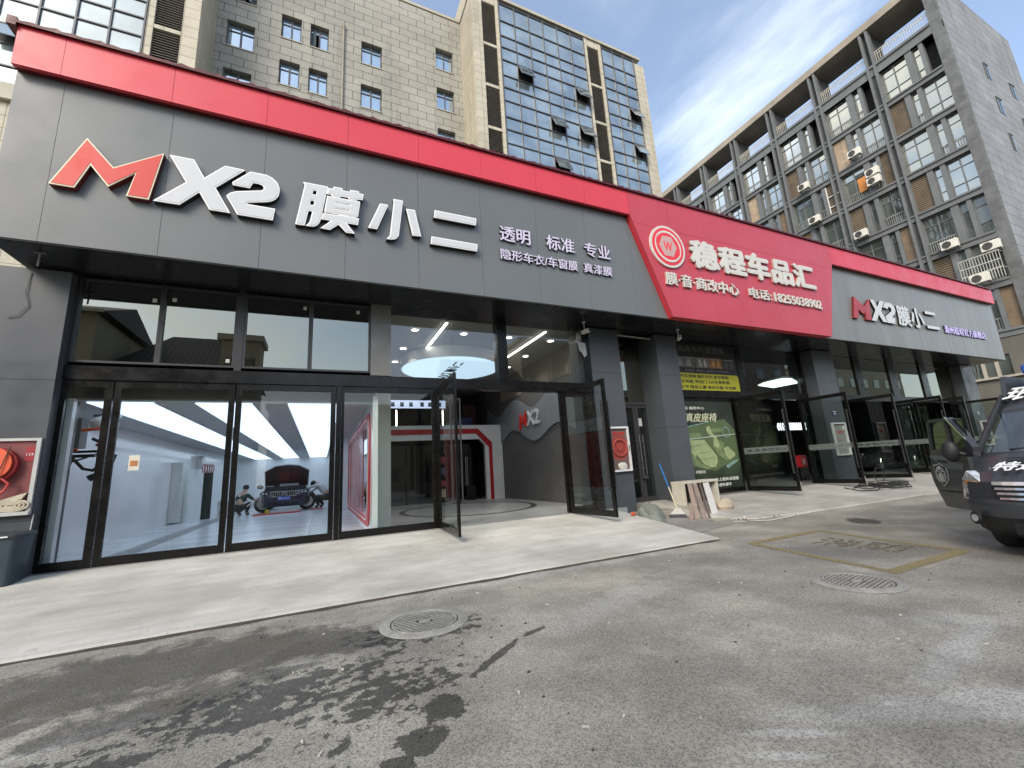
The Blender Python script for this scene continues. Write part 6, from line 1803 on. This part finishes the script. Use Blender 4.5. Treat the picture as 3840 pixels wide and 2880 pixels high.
MB().box(VX + 2.6, VX + 2.66, VY - .85, VY + .85, .4, 2.4).build('bulkhead', M('bulkhead_beige', (.24, .22, .17), .8), van)
MB().box(VX + 1.56, VX + 1.60, VY - .12, VY + .12, 1.80, 1.88).build('rear_view_mirror', VAND, van)
# wheels
def wheel(c, parent, r=.36, w_=.24, rimm=CHROME):
    n = 32; c = Vector(c)
    def ring(rad, y): return [(c.x + rad * math.cos(2 * math.pi * k / n), c.y + y, c.z + rad * math.sin(2 * math.pi * k / n)) for k in range(n)]
    h = w_ / 2
    m = MB(); m.loft([ring(r * .66, -h), ring(r * .93, -h), ring(r, -h * .7), ring(r, h * .7), ring(r * .93, h), ring(r * .66, h)], cap=False)
    o = m.build('wheel', RUBBER, parent, smooth=True)
    m = MB(); m.loft([ring(r * .67, -h * .9), ring(r * .60, -h * .8), ring(r * .2, -h * .5), ring(r * .2, h * .5), ring(r * .60, h * .8), ring(r * .67, h * .9)]); m.build('rim', rimm, o, smooth=True)
    m = MB()
    for k in range(5):
        a = 2 * math.pi * k / 5
        m.tube([(c.x, c.y - h, c.z), (c.x + r * .62 * math.cos(a), c.y - h, c.z + r * .62 * math.sin(a))], r * .07, 6)
        m.tube([(c.x, c.y + h, c.z), (c.x + r * .62 * math.cos(a), c.y + h, c.z + r * .62 * math.sin(a))], r * .07, 6)
    m.build('spoke_grille', rimm, o)
    return o
for x in (VX + 1.02, VX + 4.7):
    for y in (VY - .87, VY + .87): wheel((x, y, .36), van, rimm=M('van_rim', (.12, .12, .125), .4, metal=.6))
# the open door
h0 = Vector((9.35, 3.13, 0)); al = R(46); dd = Vector((math.cos(al), math.sin(al), 0)); no = Vector((-dd.y, dd.x, 0))
def doorput(polys, th, off, name, mat, parent):
    vs, fs = curve_mesh([[(-u, z) for u, z in pl] for pl in polys], th)
    return put((vs, fs), h0 + no * off, tuple(-dd)).build(name, mat, parent, fix=False)
outl = [(.0, .48), (.6, .47), (.96, .48), (1.09, .72), (1.16, .88), (1.18, 1.02), (1.12, 1.22), (1.05, 1.40), (.99, 1.70), (.95, 1.92), (.88, 1.98), (.36, 1.975), (.28, 1.94), (.05, 1.70), (-.10, 1.47), (-.05, 1.2), (-.02, .8)]
win1 = [(.885, 1.925), (.47, 1.925), (.47, 1.47), (.99, 1.45), (.95, 1.7)]
win2 = [(.42, 1.925), (.38, 1.925), (.08, 1.64), (.04, 1.49), (.42, 1.475)]
door = doorput([outl, win1, win2], .09, -.045, 'front_door', VAN, van)
door['label'] = 'open front door with a shield emblem'
doorput([[(.90, 1.94), (.04, 1.94), (.0, 1.45), (1.0, 1.44)]], .012, .0, 'door_window', VDGLASS, door)
doorput([[(1.06, 1.365), (.46, 1.325), (.40, 1.25), (.20, 1.215), (.26, 1.115), (.66, 1.135), (.86, 1.23), (1.07, 1.32)]], .012, .046, 'door_panel', VANGR, door)
doorput([[(.86, 1.24), (.60, 1.215), (.60, 1.255), (.86, 1.285)]], .006, .059, 'door_marking', VAND, door)
doorput([[(.10, .76), (.98, .76), (1.04, .735), (.10, .735)]], .012, .046, 'door_strip', VAND, door)
sh = [(.87, 1.225), (.79, 1.19), (.69, 1.165), (.675, 1.06), (.69, .95), (.76, .88), (.87, .82), (.98, .90), (1.045, .96), (1.05, 1.08), (1.04, 1.19), (.94, 1.19)]
ce = (.865, 1.03)
def sc_(pl, k): return [(ce[0] + (u - ce[0]) * k, ce[1] + (z - ce[1]) * k) for u, z in pl]
SILV = M('emblem_silver', (.42, .42, .40), .45, var=.15, vs=20); EMB = M('emblem_black', (.012, .012, .014), .5)
doorput([sh], .008, .046, 'emblem_rim', SILV, door)
doorput([sc_(sh, .90)], .004, .055, 'emblem_field', EMB, door)
star = [(.865 + (.045 if k % 2 == 0 else .018) * math.sin(k * math.pi / 5), 1.135 + (.045 if k % 2 == 0 else .018) * math.cos(k * math.pi / 5)) for k in range(10)]
doorput([star], .004, .06, 'emblem_star', WHITEP, door)
for u, z in [(.80, 1.09), (.835, 1.07), (.895, 1.07), (.93, 1.09)]:
    doorput([[(u + (.014 if k % 2 == 0 else .006) * math.sin(k * math.pi / 5), z + (.014 if k % 2 == 0 else .006) * math.cos(k * math.pi / 5)) for k in range(10)]], .004, .06, 'emblem_star', WHITEP, door)
doorput([[(.80, 1.03), (.84, 1.045), (.865, 1.06), (.89, 1.045), (.93, 1.03), (.94, .99), (.925, .93), (.865, .885), (.805, .93), (.79, .99)]], .004, .06, 'emblem_shield', SILV, door)
for s in (1, -1):
    arc = [(.865 + s * (.135 + .012 * math.sin(i * 1.9)) * math.cos(R(-62 + 11 * i)), 1.02 + .145 * math.sin(R(-62 + 11 * i))) for i in range(13)]
    arc2 = [(.865 + s * .108 * math.cos(R(-62 + 11 * i)), 1.02 + .122 * math.sin(R(-62 + 11 * i))) for i in range(13)]
    doorput([arc + arc2[::-1]], .004, .06, 'emblem_wreath', SILV, door)
c = h0 + dd * .20 + no * .17 + Vector((0, 0, 1.42))
m = MB(); m.ball((0, 0, 0), .15, 14, 10, (.62, .75, 1.15)); m.xf(lambda v: Vector((c.x + v.x, c.y + v.y, c.z + v.z))); m.build('side_mirror', VAND, door, smooth=True)
m = MB(); m.tube([h0 + dd * .1 + no * .04 + Vector((0, 0, 1.36)), c], .03, 8); m.build('mirror_arm', VAND, door)
doorput([[(.40, 1.98), (.36, 1.99), (-.02, 1.60), (-.02, 1.57)]], .01, .047, 'door_trim', CHROME, door)

# ================================================================ cars inside
def car(name, label, loc, paint, heading, hood_open, sc=1.0):
    """saloon built nose towards -y at the origin, then placed"""
    root = thing(name, label, 'car', loc)
    L0 = Vector(loc)
    def T(p):
        p = Vector(p) * sc
        c, s = math.cos(heading), math.sin(heading)
        return Vector((L0.x + p.x * c - p.y * s, L0.y + p.x * s + p.y * c, L0.z + p.z))
    def B(m, nm, mt, par=root, sm=False, bv=0):
        m.xf(T); return m.build(nm, mt, par, smooth=sm, bevel=bv)
    def ring(y, hw, z0, z1, r=.12, tw=None):
        tw = hw if tw is None else tw
        return [(-hw, y, z0 + r), (-hw + r, y, z0), (hw - r, y, z0), (hw, y, z0 + r), (tw + (hw - tw) * .3, y, z1 - r), (tw - r, y, z1), (-tw + r, y, z1), (-tw - (hw - tw) * .3, y, z1 - r)]
    m = MB(); m.loft([ring(0, .62, .30, .72), ring(.10, .80, .22, .80), ring(.35, .90, .20, .85), ring(1.1, .92, .20, .97, .12, .86), ring(1.5, .92, .2, 1.0, .12, .84), ring(3.4, .92, .2, 1.0, .12, .84), ring(4.3, .90, .22, 1.02, .12, .8), ring(4.65, .78, .35, .95, .12, .74)])
    B(m, 'body', paint, sm=True)
    m = MB(); m.loft([ring(1.45, .80, .9, 1.0, .03, .78), ring(2.15, .78, .9, 1.42, .08, .62), ring(3.1, .78, .9, 1.44, .08, .62), ring(4.0, .78, .9, 1.05, .03, .72)])
    B(m, 'cabin', M('car_glass_dark', (.01, .012, .014), .08, spec=.8, var=0), sm=True)
    m = MB(); m.loft([ring(2.2, .63, 1.40, 1.45, .02, .60), ring(3.05, .63, 1.41, 1.465, .02, .60)]); B(m, 'roof', paint)
    fy = -.015
    for s in (1, -1):
        pts = [(s * .03, .70), (s * .06, .80), (s * .40, .82), (s * .50, .77), (s * .42, .62), (s * .10, .60)]
        ptsi = [(s * .05, .705), (s * .075, .785), (s * .39, .80), (s * .465, .765), (s * .40, .637), (s * .11, .622)]
        if hood_open:
            o = B(MB().prism(pts, 'y', fy - .03, .15), 'grille_frame', CHROME)
            B(MB().prism(ptsi, 'y', fy - .036, fy - .0302), 'grille_back', BLACK, o)
            mm = MB()
            for k in range(5):
                mm.box(s * (.10 + k * .07), s * (.115 + k * .07), fy - .042, fy - .0365, .635, .79)
            B(mm, 'grille_slats', STEEL, o)
        else:
            B(MB().prism(pts, 'y', fy - .03, .15), 'grille', BLACK)
        hp = [(s * .56, .70), (s * .55, .79), (s * .82, .82), (s * .86, .76), (s * .78, .69)]
        o = B(MB().prism(hp, 'y', .02, .3), 'headlight', BLACK)
        for u in (.63, .75):
            B(MB().cyl((s * u, .018, .75), .042, 'y', .03, 14), 'lamp', M('car_lamp', (.55, .58, .62), .2, metal=.4), o)
        B(MB().ball((s * 1.02, 1.55, 1.02), .13, 10, 7, (1, .6, .7)), 'side_mirror', paint, sm=True)
    B(MB().prism([(-.55, .27), (.55, .27), (.48, .46), (-.48, .46)], 'y', .045, .2), 'intake', BLACK)
    for x in (-.80, .80):
        for y in (.92, 3.75):
            mo = wheel(T((x, y, .335)), root, .335 * sc, .22 * sc, STEEL)
            if abs(heading) > .5:
                pass
    return root, T, B
blue, T, B = car('repair_car', 'dark blue saloon with its bonnet raised inside the bright white bay', (-1.45, 22.0, .305), M('car_blue_black', (.012, .014, .035), .25, coat=.5, var=.1), 0.0, True, 1.13)
m = MB()
hp = [(-.80, 1.30, 1.00), (.80, 1.30, 1.00), (.84, 1.08, 1.62), (.45, .98, 1.83), (0, .95, 1.88), (-.45, .98, 1.83), (-.84, 1.08, 1.62)]
m.add(hp + [(x, y + .05, z + .03) for x, y, z in hp], [tuple(range(7)), tuple(range(13, 6, -1))] + [(i, (i + 1) % 7, (i + 1) % 7 + 7, i + 7) for i in range(7)])
hood = B(m, 'bonnet', M('bonnet_lining', (.03, .012, .012), .5, var=.2))
edge = MB(); edge.tube([hp[0], hp[6], hp[5], hp[4], hp[3], hp[2], hp[1]], .018, 6); B(edge, 'bonnet_rim', M('bonnet_bright_edge', (.35, .36, .38), .3), hood)
m = MB(); m.box(-.5, .25, .97, .975, 1.2, 1.6); m.xf(lambda v: Vector((v.x + .2, 1.30 - (v.z - 1.0) * .38 - .012, v.z))); B(m, 'red_pad', M('bonnet_red', (.075, .008, .010), .6, var=.3), hood)
m = MB(); m.box(-.72, .72, .35, 1.25, .84, 1.005); B(m, 'engine_bay', M('engine_black', (.018, .018, .02), .6, var=.4, vs=8))
m = MB(); m.box(-.25, .45, .9, 1.1, 1.006, 1.10); m.box(-.7, -.45, .6, .9, 1.006, 1.05); B(m, 'engine_cover', M('engine_silver', (.30, .31, .33), .4, metal=.3))
pl_ = B(MB().box(-.22, .22, -.075, -.05, .47, .61), 'number_plate', M('plate_bright_blue', (.025, .07, .42), .4, var=0))
text('plate_lettering', '皖M·SK192', *(T((-.20, -.0755, .50))), .45, .095, .004, WHITEP, pl_, .02, res=1)
m = MB(); m.box(-.45, .55, -.5, -.1, .01, .06); m.box(-.45, .5, -.45, -.35, .06, .09); m.box(-.45, .62, -.3, -.22, .09, .13); B(m, 'lift_board', M('lift_white', (.5, .52, .54), .5))
t = thing('floor_lift', 'red low floor lift plate under the car with its bonnet raised', 'car lift', (-1.45, 22.3, .305))
m = MB(); m.box(-2.55, -.75, 21.1, 21.6, .303, .345); m.box(-.4, .15, 22.2, 22.8, .303, .34); m.build('plate', M('lift_red', (.45, .05, .04), .5), t)
m = MB(); m.box(-2.1, -1.95, 21.2, 21.35, .346, .50); m.build('yellow_block', M('lift_yellow', (.5, .38, .03), .5), t)
dark, T2, B2 = car('parked_suv', 'dark car standing inside the far right shop behind open glass doors', (25.6, 13.6, .335), M('car_black', (.010, .010, .011), .25, coat=.4, var=.1), R(-90), False, 1.22)

# ================================================================ two mechanics
def skin(nodes, edges, root, sub=2):
    me = bpy.data.meshes.new('tmp'); names = list(nodes)
    me.from_pydata([nodes[n][0] for n in names], [(names.index(a), names.index(b)) for a, b in edges], [])
    o = bpy.data.objects.new('tmp', me); COL.objects.link(o)
    o.modifiers.new('s', 'SKIN')
    for i, n_ in enumerate(names):
        r_ = nodes[n_][1]; r_ = r_ if isinstance(r_, tuple) else (r_, r_)
        sv = me.skin_vertices[0].data[i]; sv.radius = r_; sv.use_root = (n_ == root)
    sd = o.modifiers.new('u', 'SUBSURF'); sd.levels = sub; sd.render_levels = sub
    dg = bpy.context.evaluated_depsgraph_get(); dg.update()
    em = bpy.data.meshes.new_from_object(o.evaluated_get(dg))
    m = MB(); m.add([tuple(v.co) for v in em.vertices], [tuple(p.vertices) for p in em.polygons])
    bpy.data.objects.remove(o); bpy.data.meshes.remove(me); bpy.data.meshes.remove(em)
    return m
SKINM = M('skin', (.42, .26, .19), .55, var=.08, vs=8)
def person(label, loc, J, shirt, trousers, yaw, sc=1.08, extra=None):
    """J: joints in metres around the person's ground point; body, shirt, trousers and shoes grown over one skeleton"""
    t = thing('person', label, 'person', loc)
    L0 = Vector(loc); c, s = math.cos(yaw), math.sin(yaw)
    def W(p):
        p = Vector(p) * sc
        return Vector((L0.x + p.x * c - p.y * s, L0.y + p.x * s + p.y * c, L0.z + p.z))
    nodes = {k: (tuple(W(p)), (r_ * sc if not isinstance(r_, tuple) else (r_[0] * sc, r_[1] * sc))) for k, (p, r_) in J.items()}
    E_ = [('pelvis', 'waist'), ('waist', 'chest'), ('chest', 'neck'), ('neck', 'head'), ('head', 'crown')]
    for q in 'LR':
        E_ += [('chest', 'sh' + q), ('sh' + q, 'el' + q), ('el' + q, 'wr' + q), ('wr' + q, 'pa' + q), ('pelvis', 'hi' + q), ('hi' + q, 'kn' + q), ('kn' + q, 'an' + q), ('an' + q, 'to' + q)]
        a, b = Vector(J['wr' + q][0]), Vector(J['pa' + q][0]); d = (b - a).normalized(); sd = d.cross(Vector((0, 0, 1))); sd = sd.normalized() if sd.length > .1 else Vector((1, 0, 0))
        for i, (o_, ln) in enumerate([(-.03, .065), (-.01, .08), (.01, .075), (.03, .06)]):
            p1 = b + sd * o_ + d * .03; p2 = p1 + d * ln * .6; p3 = p2 + d * ln * .4 + Vector((0, 0, -.015))
            for nm, p in (('f%d' % i, p1), ('g%d' % i, p2), ('h%d' % i, p3)): nodes[nm + q] = (tuple(W(p)), .009 * sc)
            E_ += [('pa' + q, 'f%d' % i + q), ('f%d' % i + q, 'g%d' % i + q), ('g%d' % i + q, 'h%d' % i + q)]
        p1 = a.lerp(b, .5) + sd * .045; p2 = p1 + d * .04 + sd * .01
        nodes['t1' + q] = (tuple(W(p1)), .011 * sc); nodes['t2' + q] = (tuple(W(p2)), .010 * sc)
        E_ += [('pa' + q, 't1' + q), ('t1' + q, 't2' + q)]
    skin(nodes, E_, 'pelvis').build('body', SKINM, t, smooth=True)
    def sub(keys, grow, nm, mt, root):
        nd = {k: (nodes[k][0], tuple(x * grow for x in (nodes[k][1] if isinstance(nodes[k][1], tuple) else (nodes[k][1],) * 2))) for k in keys}
        ed = [(a, b) for a, b in E_ if a in nd and b in nd]
        return skin(nd, ed, root).build(nm, mt, t, smooth=True)
    sub(['waist', 'chest', 'shL', 'shR', 'elL', 'elR'] + (['wrL', 'wrR'] if extra == 'long' else []), 1.22, 'shirt', shirt, 'chest')
    sub(['pelvis', 'waist', 'hiL', 'hiR', 'knL', 'knR', 'anL', 'anR'], 1.22, 'trousers', trousers, 'pelvis')
    for q in 'LR': sub(['an' + q, 'to' + q], 1.25, 'shoe', M('dark_shoe', (.03, .028, .026), .6), 'an' + q)
    hd, cr = Vector(nodes['head'][0]), Vector(nodes['crown'][0]); hc = hd.lerp(cr, .62)
    MB().ball(tuple(hc + (cr - hd) * .1), .112 * sc, 14, 9, (1, 1.02, .92)).build('hair', M('black_hair', (.012, .010, .009), .6), t, smooth=True)
    return t, W
crouch = {'pelvis': ((0, -.22, .30), .13), 'waist': ((0, -.16, .46), .125), 'chest': ((0, .02, .72), (.17, .13)), 'neck': ((0, .12, .88), .06), 'head': ((0, .17, .96), .075), 'crown': ((0, .20, 1.10), .08),
          'shL': ((-.19, .04, .76), .065), 'elL': ((-.27, .24, .60), .045), 'wrL': ((-.20, .44, .56), .032), 'paL': ((-.18, .50, .55), (.035, .02)),
          'shR': ((.19, .04, .76), .065), 'elR': ((.30, .22, .58), .045), 'wrR': ((.30, .44, .55), .032), 'paR': ((.30, .51, .55), (.035, .02)),
          'hiL': ((-.11, -.18, .28), .10), 'knL': ((-.17, .24, .46), .075), 'anL': ((-.14, .04, .08), .05), 'toL': ((-.15, .20, .045), .042),
          'hiR': ((.11, -.18, .28), .10), 'knR': ((.19, .24, .46), .075), 'anR': ((.15, .04, .08), .05), 'toR': ((.17, .20, .045), .042)}
pA, W = person('person crouching at the car wheel, dark green shirt and striped black trousers, back to us', (-3.05, 21.9, .305), crouch, M('green_shirt', (.008, .045, .030), .8, var=.15), M('black_trousers', (.02, .02, .022), .8), R(-25), 1.12)
text('shirt_number', '1', *W((-.07, -.14, .60)), .10, .22, .006, WHITEP, pA, .05, right=(math.cos(R(-25)), math.sin(R(-25)), 0), up=(0.0, .35, .94))
m = MB(); m.slab((0, 0), (.001, 0), .001, 0, .001)
stripe = MB(); a = Vector(W((.27, -.10, .34))); b = Vector(W((.285, .22, .49))); stripe.tube([a, b], .02, 6); b2 = Vector(W((.24, .06, .14))); stripe.tube([b, b2], .018, 6); stripe.build('trouser_stripe', WHITEP, pA)
bend = {'pelvis': ((0, -.30, .42), .14), 'waist': ((0, -.22, .62), .13), 'chest': ((0, .02, .92), (.18, .14)), 'neck': ((0, .14, 1.03), .06), 'head': ((0, .20, 1.05), .075), 'crown': ((0, .32, 1.04), .08),
        'shL': ((-.19, .05, .95), .065), 'elL': ((-.24, .30, .88), .045), 'wrL': ((-.18, .48, .78), .032), 'paL': ((-.16, .54, .75), (.035, .02)),
        'shR': ((.19, .05, .95), .065), 'elR': ((.26, .28, .80), .045), 'wrR': ((.2, .46, .66), .032), 'paR': ((.19, .52, .63), (.035, .02)),
        'hiL': ((-.12, -.26, .40), .105), 'knL': ((-.18, .14, .50), .08), 'anL': ((-.15, -.02, .09), .05), 'toL': ((-.16, .14, .045), .042),
        'hiR': ((.12, -.26, .40), .105), 'knR': ((.20, .12, .42), .08), 'anR': ((.17, -.08, .09), .05), 'toR': ((.18, .08, .045), .042)}
pB, W = person('person stooping at the right side of the car, pale shirt over dark work clothes', (.02, 23.2, .305), bend, M('pale_shirt', (.50, .51, .52), .8, var=.1), M('dark_overall', (.035, .033, .03), .8), R(70), 1.15, 'long')

# ================================================================ buildings across the street, mirrored in the glass
OPPW = M('cream_house_wall', (.36, .32, .24), .85, var=.12, vs=.3)
TILEM = NT('dark_roof_tiles')
_s = TILEM.n('ShaderNodeSeparateXYZ'); TILEM.l(TILEM.pos(), _s.inputs[0])
_w = TILEM.math('SINE', TILEM.math('MULTIPLY', _s.outputs[0], 22))
TILEM.l(TILEM.mul((.040, .038, .036), TILEM.rng(_w, -1, 1, .55, 1.35, False)), TILEM.b.inputs['Base Color']); TILEM.b.inputs['Roughness'].default_value = .7
TILEM = TILEM.m
def house(x0, x1, y0, y1, h, label, rise=0, wins=(), ridge='x', name='house', wall=OPPW, rows_=3):
    t = thing(name, label, 'house', ((x0 + x1) / 2, y1, 0), 'buildings across the street')
    m = MB(); m.box(x0, x1, y0, y1, 0, h); m.build('wall', wall, t)
    if rise:
        ym = (y0 + y1) / 2; e = .5
        m = MB(); m.add([(x0 - e, y0 - e, h - .1), (x1 + e, y0 - e, h - .1), (x1 + e, y1 + e, h - .1), (x0 - e, y1 + e, h - .1), (x0 + (2 if ridge == 'h' else -e), ym, h + rise), (x1 - (2 if ridge == 'h' else -e), ym, h + rise)],
                       [(0, 1, 5, 4), (2, 3, 4, 5), (3, 0, 4), (1, 2, 5), (3, 2, 1, 0)]); m.build('roof', TILEM, t)
        m = MB(); m.box(x0 - e, x1 + e, y1 + e - .02, y1 + e + .12, h - .22, h - .05); m.build('gutter', PALELEDGE, t)
    else:
        m = MB(); m.box(x0 - .2, x1 + .2, y0 - .2, y1 + .2, h + .003, h + .35); m.build('parapet', PALELEDGE, t)
    n_ = max(1, int((x1 - x0) / 3.2))
    for r_ in range(max(1, int(h / 3.3))):
        for i in range(n_):
            xc = x0 + (i + .5) * (x1 - x0) / n_; z = 1.0 + r_ * 3.3
            if z + 1.6 > h: continue
            o = MB().box(xc - .75, xc + .75, y1 + .002, y1 + .05, z, z + 1.5).build('window', MULL, t)
            MB().box(xc - .68, xc + .68, y1 + .051, y1 + .06, z + .07, z + 1.43).build('pane', FLATDK, o)
    return t
house(-20, -11.6, -16, -9, 11.6, 'tall cream house whose wall mirrors in the first upper window', 1.5)
house(-11.4, -4.6, -17, -10.5, 8.6, 'cream house with a broad dark tiled roof mirrored in the upper windows', 3.2, ridge='h')
house(-5.6, -3.6, -10.3, -8.4, 10.2, 'narrow cream stair tower mirrored beside the tiled roof', 0)
house(-3.2, 9.5, -18, -11, 6.4, 'long low cream house opposite the entrance ramp', 0)
house(10, 15.5, -19, -11, 8.4, 'gabled dark roofed house opposite the lobby glass', 3.2)
house(16, 27, -20, -12, 12.8, 'plain cream block opposite the red sign', 0)
house(28, 41, -22, -13, 8.5, 'low cream block opposite the right grey sign', 1.6)
house(42, 56, -22, -13, 15.5, 'tall cream apartment house opposite the right shop', 0)
house(57, 66, -24, -14, 10.0, 'cream house with tiled roof down the street opposite', 3.0)
house(67, 90, -26, -15, 14.5, 'farthest long cream block down the street opposite', 0)
MB()
for o in list(bpy.data.objects):
    if o.type == 'MESH' and len(o.data.polygons) == 0:
        bpy.data.objects.remove(o)
